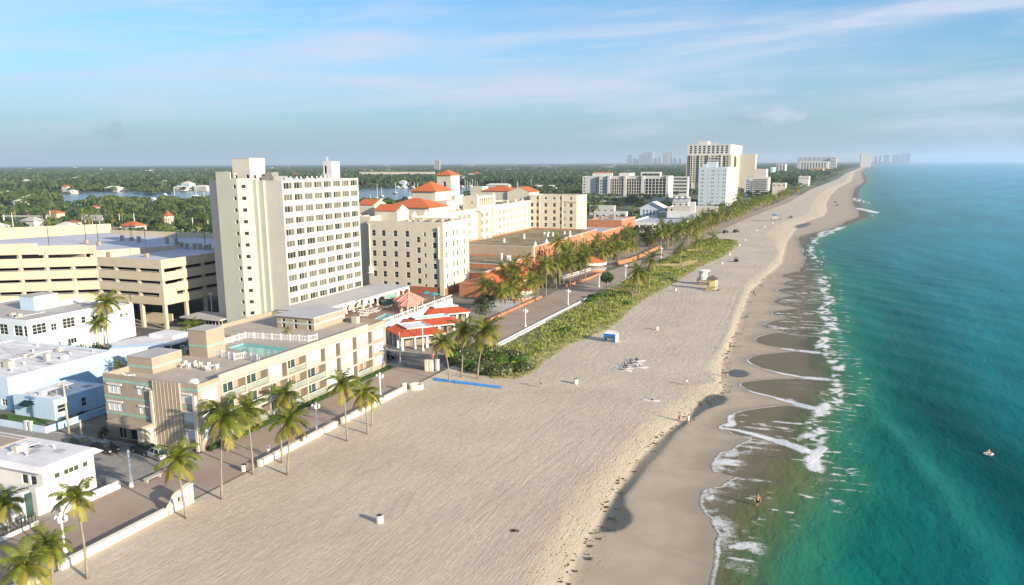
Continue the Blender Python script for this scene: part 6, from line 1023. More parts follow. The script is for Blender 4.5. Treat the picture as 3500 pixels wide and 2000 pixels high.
NP = [((553, 1243), (548, 1040), 3.5, 'tallest coconut palm with wide crown before the near corner of the condominium', 24), ((630, 1180), (613, 1020), 2.9, 'coconut palm with slanting trunk behind the tallest palm', 20), ((716, 1182), (720, 1048), 2.7, 'bright green coconut palm standing on sand right of the slanting palm', 20), ((703, 1152), (702, 985), 2.6, 'darker coconut palm behind the bright one, against the condominium balconies', 18), ((865, 1098), (853, 955), 2.6, 'coconut palm with thin trunk beside the gap in the beach wall', 19), ((915, 1080), (905, 975), 2.5, 'coconut palm next to the third lamp post before the street', 18), ((926, 1060), (921, 990), 1.9, 'small dark coconut palm tucked behind its yellow green neighbour', 14), ((465, 1290), (443, 1140), 2.6, 'coconut palm beyond the arched gate wall, leaning out over the sand', 22), ((218, 1440), (191, 1235), 2.1, 'slender coconut palm in front of the white house wall', 18), ((131, 1470), (121, 1352), 2.4, 'yellow green coconut palm beside the near cluster lamp', 20), ((76, 1520), (66, 1402), 2.5, 'coconut palm cut by the bottom left corner', 20), ((22, 1322), (14, 1248), 2.3, 'coconut palm growing on the porch of the white house', 18),
      ((1118, 950), (1102, 850), 2.7, 'leaning coconut palm on the blue beach mat', 19), ((1148, 938), (1152, 820), 3.3, 'dark coconut palm in the middle of the trio by the dune thicket', 22), ((1188, 942), (1207, 822), 3.6, 'spreading coconut palm, tallest of the trio by the dune thicket', 22)]
for (b_, c_, r_, lab, nf) in NP: near_palm(*dd(*b_), *dd(*c_), r_, lab, nf + 3)
near_palm(*dd(482, 862), *dd(478, 812), 3.0, 'bushy palm between the rounded roof house and the tower', 20, group='palms by the houses'); near_palm(*dd(268, 858), *dd(264, 752), 3.4, 'tall palm before the pale blue house', 20, group='palms by the houses'); near_palm(*dd(246, 862), *dd(238, 805), 2.4, 'left slim palm among the bushes by the pale blue house', 16, group='palms by the houses', rtrunk=.1); near_palm(*dd(258, 864), *dd(252, 795), 2.2, 'right slim palm among the bushes by the pale blue house', 16, group='palms by the houses', rtrunk=.1)
near_palm(*dd(713, 845, ), *dd(711, 823), 1.1, 'small potted palm on the condominium roof terrace', 12, z0=9.5, rtrunk=.06, group='palms by the houses')
# mid distance palms: trunk + joined crown
def crown_variant(seed, R0=1.0, n=20, seg=9, lw=.15):
    g_ = np.random.default_rng(seed); vs_ = [[], [], []]; off_ = g_.random() * 6
    for i in range(n):
        f = i / (n - 1); a0 = 78 - 138 * f ** .9 + g_.uniform(-8, 8); be = 50 + 40 * math.sin(math.pi * f) ; q = frond_quads(3.5 * g_.uniform(.85, 1.1), R_(a0), R_(be * (1 if a0 > 0 else .5)), seg, lw, .85, seed * 50 + i); an = off_ + i * 2.39996; c, s = math.cos(an), math.sin(an); q = q @ np.array([[c, s, 0], [-s, c, 0], [0, 0, 1]]); k = 0 if f < .66 else (1 if f < .9 else 2); vs_[k].append(q * .32)
    v = np.concatenate([np.concatenate(x) for x in vs_]); me = np_mesh('palm_crown', v, np.arange(len(v)).reshape(-1, 4), [frond_g, frond_y, frond_d]); cnt = [sum(len(a) for a in x) // 4 for x in vs_]; me.polygons.foreach_set('material_index', np.repeat([0, 1, 2], cnt).astype(np.int32)); return me
CV = [crown_variant(s) for s in range(5)]; CVF = [crown_variant(s + 10, seg=5, n=15, lw=.30) for s in range(4)]
TRK = []
for k in range(4): q = MB(); q.tube([(a, b, c) for a, b, c in trunk_pts(.05 * (k - 1.5), .03 * (k % 2), 1.0, .012 * (k - 1))], [.022 - .0011 * i for i in range(9)], 6); TRK.append(q.mesh('trunk', trunk_m, smooth=True))
PALM_N = 0
def mid_palm(x, y, z, h, R0, label, group, far=False, rz=None, name='coconut_palm', cat='palm'):
    global PALM_N
    k = PALM_N % 4; PALM_N += 1; t_ = thing(name, label, cat, (x, y, z), group); rz = random.uniform(0, 6.28) if rz is None else rz
    o = lpart('trunk', TRK[k], t_, (0, 0, -.1), rz); w_ = max(.8, h * .9); o.scale = (w_ * .9, w_ * .9, h); tip = Vector((.05 * (k - 1.5) * w_ * .9, .03 * (k % 2) * w_ * .9, h - .1)); tip.rotate(Matrix.Rotation(rz, 3, 'Z')); c = lpart('crown', random.choice(CVF if far else CV), t_, tip, random.uniform(0, 6.28)); s = R0 * random.uniform(.9, 1.1); c.scale = (s, s, s * random.uniform(.9, 1.15)); return t_
def c16(a, b): return (1600 + a * 400 / 1941, 800 + b * 400 / 1941)
def c19(a, b): return (1900 + a * 400 / 1941, 750 + b * 400 / 1941)
def c22(a, b): return (2250 + a * 400 / 1941, 800 + b * 400 / 1941)
def px_palm(cpx, bpx, R0, label, group):
    p = G(*bpx); c = RYp(*cpx, p[1]); t_ = mid_palm(p[0], p[1], 0, max(3, c[2]), R0, label, group); t_.children[0].rotation_euler[2]; return t_
gA = 'coconut palms along the hotel side of the promenade'
lA = ['palm over the white terrace, second from the grey green tree', 'palm with dark thin trunk over the white terrace', 'palm leaning by the small round kiosk', 'palm nearest the grey green tree, in front of the shops', 'palm beside the end of the small round kiosk', 'palm between the small kiosk and the terrace gate', 'palm with tall crown by the terrace gate', 'very tall palm against the orange arcade wall', 'broad palm at the near end of the planter wall', 'palm behind the broad one on the terrace']
for (c_, b_, r_), l_ in zip([((555, 935), (545, 1400), 3.0), ((490, 900), (490, 1270), 2.6), ((725, 880), (690, 1320), 2.9), ((255, 800), (270, 1260), 3.6), ((1010, 800), (1000, 1200), 2.8), ((1180, 725), (1165, 1130), 2.9), ((1295, 480), (1290, 1060), 3.7), ((1530, 110), (1522, 850), 3.7), ((1700, 490), (1690, 880), 3.4), ((1850, 440), (1850, 830), 3.2)], lA): px_palm(c16(*c_), c16(*b_), r_, 'coconut ' + l_, gA)
near_palm(*c16(840, 1270), *c16(830, 1000), 2.4, 'coconut palm in front of the white drum of the small kiosk', 16, group=gA)
near_palm(*c16(760, 1020), *c16(760, 640), 3.4, 'coconut palm between the two sloping orange roofs', 18, group=gA)
lB = ['coconut palm between planter wall and large round kiosk', 'coconut palm with dark trunk at the large kiosk', 'coconut palm in front of the arcade arches', 'coconut palm beyond the large kiosk, first of its line', 'second coconut palm of the line past the kiosk', 'third coconut palm of the line past the kiosk', 'tall coconut palm over the orange wall', 'coconut palm by the white topped orange wall', 'coconut palm at the end of the orange wall', 'coconut palm with pale trunk by the green lawn', 'coconut palm behind the large round kiosk', 'coconut palm over the grey trees']
for (c_, b_, r_), l_ in zip([((395, 690), (395, 1075), 3.3), ((490, 620), (490, 1030), 3.2), ((425, 340), (425, 500), 3.4), ((1168, 430), (1165, 745), 3.2), ((1272, 400), (1265, 695), 3.3), ((1320, 455), (1315, 665), 3.0), ((1488, 285), (1490, 440), 3.0), ((1545, 330), (1545, 520), 3.0), ((1600, 340), (1595, 530), 3.0), ((1830, 95), (1815, 430), 3.8), ((600, 560), (600, 760), 3.0), ((1035, 450), (1035, 680), 2.8)], lB): px_palm(c19(*c_), c19(*b_), r_, l_, gA)
gD = 'coconut palms on the dune'; lD = ['double trunked palm, nearest on the dune', 'palm leaning behind the double trunked one', 'palm at the dune steps', 'palm on the dune beyond the boardwalk', 'palm on the dune past the second boardwalk', 'palm at the far end of the dune']
for (c_, b_, r_, f_), l_ in zip([((1345, 850), (1330, 1285), 3.6, c19), ((1390, 880), (1382, 1265), 3.2, c19), ((1580, 640), (1535, 1190), 4.0, c19), ((385, 200), (362, 615), 3.8, c22), ((660, 120), (632, 490), 3.8, c22), ((905, 60), (890, 315), 3.8, c22)], lD): px_palm(f_(*c_), f_(*b_), r_, 'coconut ' + l_, gD)
q_ = G(*c19(845, 1170)); FP = thing('fan_palm', 'round headed fan palm where the dune boardwalk meets the promenade', 'palm', tuple(q_)); q = MB(); q.tube([(q_[0], q_[1], -.1), (q_[0], q_[1], 3.2)], [.25, .2], 8); part('trunk', q, trunk_m, FP, True); link('crown', quads_mesh('crown', leaf_quads(520, (0, 0, 4.2), (2.2, 2.2, 1.8), .8, 5), leaf_m), FP, tuple(q_))
# fuller planting between arcade and promenade
gM = 'coconut palms crowding the terraces in front of the arcade'
random.seed(77)
for k in range(34):
    y = 226 + 172 * (k + random.random() * .8) / 34; xe = -87.2 if y < 300 else -85.5; x = xe - random.choice([.6, 1.5, 5, 9, 13]) * random.uniform(.8, 1.2); mid_palm(x, y, 0, random.uniform(6, 10.5), random.uniform(3.0, 3.8), 'coconut palm ' + ('around the small round kiosk' if y < 245 else 'below the sloping orange roofs' if y < 290 else 'around the large round kiosk' if y < 330 else 'behind the orange wall') + (', promenade side' if x > xe - 2 else ', set back'), gM)
gC = 'dark shrubs on the terraces in front of the arcade'
SHR = []
# rows further north along the wall, hundreds of metres of them
gN = 'coconut palms lining the promenade farther north'
def zone_l(x, y):
    w_ = 'close to the beach wall' if x > XP(y) - 4 else 'set back from the beach wall'
    z_ = 'across from the orange annex' if y < 470 else 'in front of the white club' if y < 560 else 'before the long beige block' if y < 700 else 'below the pale blue high rise' if y < 820 else 'beyond the pale blue high rise' if y < 1000 else 'at the far end of the row'
    return 'coconut palm ' + z_ + ', ' + w_
y = 395.0; PN = 0
while y < 1250 and PN < 135:
    n_ = 2 if y < 760 else 1
    for k in range(n_):
        x = float(XP(y)) - random.choice([1.0, 2.5, 5, 8.5, 12]) * random.uniform(.8, 1.2); mid_palm(x, y + random.uniform(-2, 2), 0, random.uniform(6.5, 11), random.uniform(3.1, 4.1), zone_l(x, y), gN, far=y > 520); PN += 1
    y += random.uniform(4, 8) * (1 + (y - 380) / 700)
# ------------------------------------------------------------------ broadleaf trees
def crown_mesh(seed, n, mat_, size, lob=6, sq=.8):
    g_ = np.random.default_rng(seed); vs_ = []
    for k in range(lob):
        a = g_.random() * 6.28; r = .52 * g_.random() ** .5; c = (r * math.cos(a), r * math.sin(a), (g_.random() - .35) * .75 * sq); rr = .38 + .22 * g_.random(); vs_.append(leaf_quads(n // lob, c, (rr, rr, rr * sq), size, seed * 31 + k, shell=.5))
    return quads_mesh('crown', vs_, mat_)
CRN = [crown_mesh(s, 420, leaf_m if s % 2 else leaf_d, .17, 6 + s % 3, .7 + .1 * (s % 4)) for s in range(8)]; CRN_S = [crown_mesh(s + 40, 700, leaf_s, .12, 7, .8) for s in range(3)]
q = MB(); q.tube([(0, 0, -.05), (.02, .01, .5), (.0, .03, .75)], [.05, .035, .02], 6); q.tube([(.01, .0, .4), (.18, .1, .78)], [.025, .012], 5); q.tube([(.01, .0, .45), (-.17, -.08, .8)], [.025, .012], 5); TTR = q.mesh('trunk', bark, smooth=True)
def tree(x, y, h, r, label, group=None, mesh=None, name='tree', cat='tree', zc=.62):
    t_ = thing(name, label, cat, (x, y, -.02), group); o = lpart('trunk', TTR, t_, (0, 0, 0), random.uniform(0, 6)); o.scale = (h, h, h); c = lpart('crown', mesh or random.choice(CRN), t_, (0, 0, h * zc), random.uniform(0, 6)); c.scale = (r, r, h * (1 - zc) * 1.25); return t_
# sea grapes and shrubs close to the shops
tree(-92.5, 207, 5.2, 4.4, 'dark round leafy tree beside the red roofed shops', None, CRN[2], zc=.5); tree(-90.0, 199.5, 4.6, 3.6, 'grey green rounded tree between the dark tree and the palms', None, CRN_S[0], zc=.5); tree(-94.5, 213, 5, 3.8, 'dark leafy tree behind the grey green one', None, CRN[4], zc=.5)
for k, (a, b_, r_, h_) in enumerate([(820, 640, 4.0, 5.5), (940, 600, 3.6, 5.2), (700, 560, 3.4, 5.0), (420, 540, 3.2, 4.6)]): p = G(*c19(a, b_)); tree(p[0] - 3, p[1] + 6, h_, r_, ['pale sea grape tree behind the large round kiosk', 'pale sea grape tree next to the planter beyond the kiosk', 'pale sea grape tree over the terrace', 'pale sea grape tree by the arcade front'][k], None, CRN_S[k % 3], zc=.5)
for k, (x, y, h, r) in enumerate([(-158, 124.5, 3.6, 2.6), (-155.5, 126, 3.2, 2.4), (-152.5, 128.5, 3.4, 2.6), (-150.5, 126, 2.6, 2.0)]): tree(x, y, h, r, 'leafy bush in the clump between the blue houses', 'bushes between the blue houses', CRN[k], 'bush', 'bush', .45)
for k, (x, y, h, r) in enumerate([(-104.9, 89.8, 5.0, 1.6), (-104.4, 86.8, 2.2, 1.1), (-116.6, 91, 1.4, 1.4), (-117.3, 94, 1.3, 1.2), (-127.5, 87.6, 1.3, .8)]): tree(x, y, h, r, ['tall dark shrub at the corner of the condominium', 'dark shrub under the entrance canopy', 'clipped dark bush at the front of the low blue house', 'clipped dark bush along the side of the low blue house', 'round green bush in the walled garden'][k], None, CRN[2 * (k % 3)], 'bush', 'bush', .45)
for k, (x, y) in enumerate([(-128, 112), (-127, 114.5), (-126.5, 117)]): mid_palm(x, y, 0, 4.2, 1.9, 'small palm in the dark gap behind the condominium', 'small palms in the gap', rz=1)
random.seed(78)
for k in range(30):
    y = 236 + 165 * random.random(); x = random.uniform(-108.5, -88.5) if y > 292 else random.uniform(-97, -88); tree(x, y, random.uniform(2.5, 4.6), random.uniform(1.8, 3.4), 'leafy shrub on the terraces ' + ('near the sloping orange roofs' if y < 290 else 'around the large round kiosk' if y < 330 else 'behind the orange wall'), 'shrubs on the terraces in front of the arcade', random.choice(CRN + CRN_S), 'shrub', 'shrub', .45)
for k in range(38):
    y = random.uniform(404, 560); x = random.uniform(-109, -80) if y > 470 else random.uniform(-110, -84)
    if y > 474 and x < -84: x = random.uniform(-83, -78)
    tree(x, y, random.uniform(4.5, 8), random.uniform(3.0, 4.8), 'dense dark tree between the orange annex and the white club', 'dark trees by the white club', CRN[2 * random.randint(0, 3)])
# woods and gardens inland
BOX = [(-300, -155, 95, 210), (-205, -104, 225, 402), (-135, -110, 398, 472), (-262, -180, 940, 1010), (-135, -80, 740, 790), (-160, -75, 850, 1000), (-330, -325, 0, 700), (-160, -75, 600, 640), (-135, -75, 470, 600)]
def clear(x, y, m=0):
    if x > XP(y) - 14 - m: return False
    for (a, b_, c, d) in BOX:
        if a - m < x < b_ + m and c - m < y < d + m: return False
    return not inside(np.array([x]), np.array([y]), LAG)[0]
HOUSES = []
gT = 'garden trees between the garage and the lagoon'; cnt = 0; tries = 0; TP = []
labs = ['dark green garden tree inland of the parking garage', 'mid green garden tree inland of the parking garage']
while cnt < 210 and tries < 8000:
    tries += 1; az = R_(random.uniform(22, 56)); r = random.uniform(300, 700) ; x, y = -r * math.sin(az), r * math.cos(az)
    if not clear(x, y, 4) or (r < 345 and random.random() < .6): continue
    if any((x - a) ** 2 + (y - b_) ** 2 < 36 for a, b_ in TP): continue
    TP.append((x, y))
    if random.random() < .32: mid_palm(x, y, 0, random.uniform(8, 13), random.uniform(2.6, 3.6), 'palm standing above the garden trees inland of the garage', 'palms among the inland gardens', True, name='royal_palm')
    else: k = random.randint(0, 7); tree(x, y, random.uniform(5.5, 9.5), random.uniform(3.0, 5.0), labs[k % 2], gT + (' (dark)' if k % 2 == 0 else ' (mid green)'), CRN[k])
    cnt += 1
cnt = 0; tries = 0; gT2 = 'trees among the white buildings north of the hotel'; TP2 = []
while cnt < 95 and tries < 6000:
    tries += 1; x, y = random.uniform(-215, -78), random.uniform(405, 900)
    if not clear(x, y, 1) or any((x - a) ** 2 + (y - b_) ** 2 < 22 for a, b_ in TP2): continue
    TP2.append((x, y))
    if random.random() < .22: mid_palm(x, y, 0, random.uniform(7, 12), random.uniform(2.8, 3.6), 'palm among the white buildings north of the historic hotel', 'palms north of the hotel', True, name='royal_palm')
    else: k = random.randint(0, 7); tree(x, y, random.uniform(5, 9), random.uniform(3.2, 5.4), 'dense green tree ' + ('beside the orange annex' if y < 500 else 'behind the white club' if y < 610 else 'near the pale blue gabled house' if y < 700 else 'below the wide white resort') + (', towards the lagoon' if x < -145 else ', towards the beach'), gT2, CRN[k])
    cnt += 1
# the wood beyond counting: leaf masses out to about 1.5 km, then one undulating canopy to the horizon
bank = [leaf_quads(60, (0, 0, 0), (1, 1, .62), .62, 300 + s, shell=.55, upper=True) for s in range(12)]
def mass(name, pts, mat_):
    vs_ = []
    for (x, y, h, r) in pts: q = bank[int(RNG.integers(12))]; a = RNG.random() * 6.28; c, s = math.cos(a), math.sin(a); v = q @ np.array([[c, s, 0], [-s, c, 0], [0, 0, 1]]); vs_.append(v * np.array([r, r, h * .55]) + np.array([x, y, h * .5]))
    o = link(name, quads_mesh(name, vs_, mat_)); o['kind'] = 'stuff'; o['label'] = 'far woodland and garden greenery in one mass behind the buildings'; return o
P1_, P2_ = [], []
tries = 0
while len(P1_) + len(P2_) < 5200 and tries < 60000:
    tries += 1; az = R_(random.uniform(0, 62)); r = 420 + 1500 * random.random() ** .8; x, y = -r * math.sin(az), r * math.cos(az)
    if x > -190 and y < 1050: continue
    if x > XP(y) - 25 or not clear(x, y, 6): continue
    (P1_ if random.random() < .5 else P2_).append((x, y, random.uniform(4.5, 9.5), random.uniform(3, 6.0)))
for (u0, v0, u1, v1, n_) in [(0, 668, 430, 660, 90), (900, 664, 1240, 662, 40)]:
    pass
mass('woodland', P1_, wood_m); mass('woodland', P2_, wood_d)
bank2 = [leaf_quads(20, (0, 0, 0), (1, 1, .62), 1.0, 700 + s, shell=.6, upper=True) for s in range(10)]
def mass2(pts, mat_, label):
    vs_ = []
    for (x, y, h, r) in pts: q = bank2[int(RNG.integers(10))]; vs_.append(q * np.array([r, r, h * .5]) + np.array([x, y, h * .55]))
    o = link('woodland', quads_mesh('woodland', vs_, mat_)); o['kind'] = 'stuff'; o['label'] = label
Q1, Q2 = [], []; tries = 0
while len(Q1) + len(Q2) < 15000 and tries < 60000:
    tries += 1; az = R_(random.uniform(-2, 62)); r = 1500 * (6200 / 1500) ** random.random(); x, y = -r * math.sin(az), r * math.cos(az)
    if x > XP(y) - 40 or not clear(x, y, 4): continue
    (Q1 if vnoise(np.array([x / 160]), np.array([y / 160]), 5)[0] + random.uniform(-.3, .3) < .5 else Q2).append((x, y, random.uniform(8, 16) + r / 1500, random.uniform(5, 9) * (.7 + r / 4500)))
mass2(Q1, wood_m, 'lighter green patches of the far wood'); mass2(Q2, wood_d, 'darker green patches of the far wood')
# wooded points and far bank of the lagoon
P4_ = []
for (u0, u1, va, vb, n_) in [(455, 575, 640, 664, 60), (0, 430, 646, 656, 90), (560, 760, 640, 648, 40), (1225, 1480, 633, 642, 90), (1560, 2000, 624, 634, 120), (0, 210, 672, 700, 60), (300, 500, 694, 716, 60), (560, 760, 690, 716, 50)]:
    for k in range(n_): p = G(random.uniform(u0, u1), random.uniform(va, vb)); P4_.append((p[0], p[1], random.uniform(6, 12), random.uniform(4.5, 8)))
mass('woodland', P4_, wood_m)
# under-storey strip by the northern promenade
P3_ = []
for k in range(900):
    y = 480 + 2600 * random.random() ** 2.2; x = float(XP(y)) - random.uniform(8, 60 + y * .05)
    if clear(x, y, 0): P3_.append((x, y, random.uniform(3, 7), random.uniform(2.5, 5)))
mass('shrubbery', P3_, leaf_m)
# canopy sheet: polar grid, heights from overlapping rounded crowns
m, t, n, l, b = nodes_of('far_canopy'); geo = n.new('ShaderNodeNewGeometry'); pos = geo.outputs['Position']
cN = mixc(n, l, mrange(n, l, noise(n, l, pos, .05, 5, .7), .38, .62), (.03, .06, .03), (.065, .105, .04)); cN = mixc(n, l, mrange(n, l, noise(n, l, pos, .0018, 4), .42, .62), cN, (.055, .075, .035)); l.new(cN, b.inputs['Base Color']); b.inputs['Roughness'].default_value = 1; b.inputs['Specular IOR Level'].default_value = .05
rr = [1750.0]
while rr[-1] < 30000: rr.append(rr[-1] * 1.0040)
az = np.radians(np.linspace(-64, 14, 760)); RR, AZ = np.meshgrid(np.array(rr), az, indexing='ij'); CXx, CYy = RR * np.sin(AZ), RR * np.cos(AZ)
hgt = 3.0 + 7.5 * np.sqrt(np.abs(vnoise(CXx / 9, CYy / 9, 1))) + 5 * (fbm(CXx / 260, CYy / 260, 3, 2) - .4) + 3 * vnoise(CXx / 4.5, CYy / 4.5, 6); hgt = np.maximum(hgt, 1.0); land_ok = CXx < XP(CYy) - 40
lagp = inside(CXx, CYy, LAG); hgt = np.where(lagp, -2, hgt)
kp = (land_ok & ~lagp); kp = kp[:-1, :-1] & kp[1:, :-1] & kp[:-1, 1:] & kp[1:, 1:]
o = link('far_forest', wall_grid('far_forest', CXx, CYy, hgt, m, None, True, kp)); o['kind'] = 'stuff'; o['label'] = 'far off dark green forest reaching to the horizon'
# ------------------------------------------------------------------ dune with grass and thicket
dune_px = [(1124, 905), (1180, 932), (1235, 944), (1290, 943), (1335, 922), (1370, 893), (1405, 866), (1460, 842), (1520, 818), (1552, 792), (1575, 768), (1612, 742), (1650, 722), (1685, 703), (1715, 682), (1745, 663), (1790, 645), (1815, 630), (1838, 607), (1835, 598)]
Pd = [tuple(GD(u, v)[:2]) for u, v in dune_px]; ymax = Pd[-1][1]
west = [(-71.3, y) for y in (ymax, 300, 240, 200, 170, 158, 150)]; dune = Pd + west
gxs = np.arange(-73, -28, .7); gys = np.arange(128, ymax + 4, .9); DX, DY = np.meshgrid(gxs, gys); dd_ = pl_dist(DX, DY, dune + dune[:1]); ins = inside(DX, DY, dune); dd_ = np.where(ins, dd_, -dd_)
hz = np.where(ins, .06 + .55 * sstep(0, 6, dd_) * (.6 + .6 * fbm(DX * .12, DY * .12, 3, 17)), -.5)
m, t, n, l, b = nodes_of('dune_ground'); geo = n.new('ShaderNodeNewGeometry'); pos = geo.outputs['Position']; c = mixc(n, l, mrange(n, l, noise(n, l, pos, .5, 5, .7), .4, .6), (.34, .30, .16), (.15, .17, .04)); l.new(c, b.inputs['Base Color']); b.inputs['Roughness'].default_value = .95
kp = ins; kp = kp[:-1, :-1] | kp[1:, :-1] | kp[:-1, 1:] | kp[1:, 1:]
o = link('dune', wall_grid('dune', DX, DY, hz, m, None, True, kp)); o['kind'] = 'structure'
N_ = 60000; gx_ = RNG.uniform(-73, -28, N_); gy_ = RNG.uniform(128, ymax, N_); ok = inside(gx_, gy_, dune); gx_, gy_ = gx_[ok], gy_[ok]; dg = pl_dist(gx_, gy_, dune + dune[:1]); keepg = RNG.random(len(gx_)) < np.clip((-.02 + fbm(gx_ * .25, gy_ * .25, 3, 40) * 1.6) * (.35 + .65 * sstep(0, 4, dg)), 0, 1); gx_, gy_, dg = gx_[keepg], gy_[keepg], dg[keepg]
gz_ = .06 + .55 * sstep(0, 6, dg) * (.6 + .6 * fbm(gx_ * .12, gy_ * .12, 3, 17)); an = RNG.random(len(gx_)) * 6.28; hh_ = (.26 + .46 * RNG.random(len(gx_))) * (.5 + .5 * sstep(0, 3, dg)); w_ = .10; le = RNG.normal(size=(len(gx_), 2)) * .28
p0 = np.stack([gx_ - w_ * np.cos(an), gy_ - w_ * np.sin(an), gz_ - .05], 1); p1 = np.stack([gx_ + w_ * np.cos(an), gy_ + w_ * np.sin(an), gz_ - .05], 1); p2 = np.stack([gx_ + w_ * 1.6 * np.cos(an) + le[:, 0], gy_ + w_ * 1.6 * np.sin(an) + le[:, 1], gz_ + hh_], 1); p3 = np.stack([gx_ - w_ * 1.6 * np.cos(an) + le[:, 0], gy_ - w_ * 1.6 * np.sin(an) + le[:, 1], gz_ + hh_], 1)
gv = np.stack([p0, p1, p2, p3], 1).reshape(-1, 3); grass_m = M('dune_grass', (.15, .23, .03), .7, .4, .35, c2=(.42, .42, .09), trans=.3); o = link('dune_grass', quads_mesh('dune_grass', gv, grass_m)); o['kind'] = 'stuff'; o['label'] = 'yellow green dune grass between promenade and beach'
gB = 'sea grape bushes on the dune'
def bush(x, y, r, h, label, mat_=None, k=0): t_ = thing('sea_grape_bush', label, 'bush', (x, y, 0), gB); v = leaf_quads(int(260 * r * r / 1.5) + 120, (0, 0, h * .42), (r, r, h * .62), .34, k + 500, shell=.72, upper=True); link('foliage', quads_mesh('foliage', v, mat_ or leaf_h), t_, (x, y, 0)); q = MB(); q.ball((x, y, h * .3), r * .55, 8, h * .5 / r); part('branches', q, M('hedge_core', (.02, .04, .01)), t_)
bp_ = [(1128, 893), (1140, 878), (1152, 905), (1165, 920), (1180, 900), (1200, 925), (1205, 895), (1222, 905), (1235, 930), (1245, 905), (1262, 925), (1270, 895), (1290, 905), (1300, 925), (1165, 882), (1190, 873), (1222, 876)]
for k, (u, v) in enumerate(bp_): p = GD(u, v); bush(p[0], p[1], 2.0 + .5 * (k % 3), 1.9 + .4 * (k % 2), 'broad leaved sea grape bush in the thicket under the trio of palms', M('sea_grape_dark', (.05, .085, .018), .35, .45, .9, spec=.5, c2=(.12, .14, .035), trans=.12) if k % 3 else leaf_h, k)
for k, (u, v, r) in enumerate([(1395, 832, 1.8), (1410, 826, 1.5), (1480, 742, 2.4), (1500, 738, 2.6), (1520, 742, 2.2), (1470, 752, 2.0), (1545, 735, 1.8), (1560, 760, 1.5), (1565, 720, 2.2), (1590, 700, 2.4), (1620, 690, 2.6), (1640, 690, 2.4), (1600, 680, 2.6), (1660, 668, 2.6), (1680, 660, 2.8), (1655, 652, 2.8), (1700, 645, 2.8), (1690, 632, 3.0), (1720, 625, 3.2), (1745, 618, 3.2), (1765, 612, 3.4), (1790, 608, 3.4), (1810, 602, 3.2), (1745, 605, 3.4), (1780, 600, 3.4)]): p = GD(u, v); bush(p[0], p[1], r, 1.5, ['bright green shrub alone in the dune grass below the kerb', 'second bright green shrub in the dune grass below the kerb'][k] if k < 2 else 'low dark bush on the dune beyond the first boardwalk', leaf_h if k % 2 else leaf_m, k + 60)
# boardwalks over the dune
def boardwalk(px, z, label, hr=1.0):
    P = [tuple(G(u, v, z)[:2]) for u, v in px]; t_ = thing('boardwalk', label, 'boardwalk', (*P[0], 0), 'wooden boardwalks over the dune'); P = np.array(P)
    for i in range(len(P) - 1):
        Ld = np.linalg.norm(P[i + 1] - P[i]); u = (P[i + 1] - P[i]) / Ld; n_ = np.array([u[1], -u[0]]); nb = int(Ld / .6)
        for k in range(nb): a = P[i] + u * (Ld * k / nb); c = P[i] + u * (Ld * (k + .92) / nb); q = MB(); q.prism([tuple(a + n_), tuple(c + n_), tuple(c - n_), tuple(a - n_)], z, z + .07, True, True); part('plank', q, wood_lt, t_)
        for sg in (-1, 1):
            for zz in (.5, hr): q = MB(); a = P[i] + n_ * sg; c = P[i + 1] + n_ * sg; e_ = n_ * .05; q.prism([tuple(a + e_), tuple(c + e_), tuple(c - e_), tuple(a - e_)], z + zz, z + zz + .12, True, True); part('rail', q, wood_lt, t_)
            for s_ in np.arange(0, Ld + .1, 2.0): a = P[i] + u * s_ + n_ * sg; q = MB(); q.box(a[0] - .07, a[0] + .07, a[1] - .07, a[1] + .07, 0, z + hr + .05); part('post', q, wood, t_)
boardwalk([c19(830, 1150), c19(1230, 1190), c19(1330, 1260)], .7, 'wooden boardwalk ramp from the fan palm down to the sand'); boardwalk([c22(-60, 545), c22(360, 545), c22(600, 470)], .8, 'longer wooden boardwalk with pale rails beyond the lifeguard huts'); boardwalk([c22(480, 290), c22(720, 290), c22(840, 330)], .7, 'boardwalk on the far part of the dune')
# ------------------------------------------------------------------ lamp posts
def lantern_post(x, y, z, label, group, n=4, hgt=3.9, s=1.0):
    t_ = thing('lamp_post', label, 'lamp post', (x, y, z), group); q = MB(); q.lathe((x, y, z), [(.30 * s, 0), (.30 * s, .25), (.17 * s, .75), (.13 * s, 1.1), (.10 * s, hgt)], 10); part('column', q, metal_w, t_, True)
    sp = [(0, 0, .55)] + [(.52 * s * math.cos(a), .52 * s * math.sin(a), .18) for a in np.arange(n) * 2 * math.pi / max(n, 1) + .5]
    if n: q = MB(); [q.tube([(x, y, z + hgt - .1), (x + a * .6, y + b_ * .6, z + hgt - .12), (x + a, y + b_, z + hgt + c - .2)], .05, 5) for a, b_, c in sp]; part('bracket', q, metal_w, t_, True)
    for a, b_, c in (sp if n else [(0, 0, .1)]): q = MB(); q.lathe((x + a, y + b_, z + hgt + c - .2), [(.09, 0), (.17, .08), (.2, .45), (.12, .58), (.03, .68)], 10); part('lantern', q, M('milk_glass', (.80, .80, .78), .3, .03, 2), t_, True)
gL = 'cluster lamp posts on the promenade'
for (u, v), lab in zip([(789, 1073), (947, 991), (163, 1378)], ['white cluster lamp post between the bright palm and the wall gap', 'white cluster lamp post at the street end of the near promenade', 'white cluster lamp post nearest the bottom left palms']): p = GD(u, v); lantern_post(p[0], p[1], 0, lab, gL)
for (f_, a, b_), lab in zip([(c16, 950, 1540), (c16, 1658, 1180), (c19, 205, 1410), (c19, 715, 1125), (c19, 1155, 960), (c19, 1745, 640)][0:2] + [(c19, 715, 1125), (c19, 1155, 960), (c19, 1745, 640)], ['white lamp post by the dune kerb, closest to the red roofed shops', 'white lamp post by the dune kerb, second from the shops', 'white lamp post left of the fan palm', 'white lamp post facing the large round kiosk', 'white lamp post at the end of the orange wall']): p = G(*f_(a, b_)); lantern_post(p[0], p[1], 0, lab, gL)
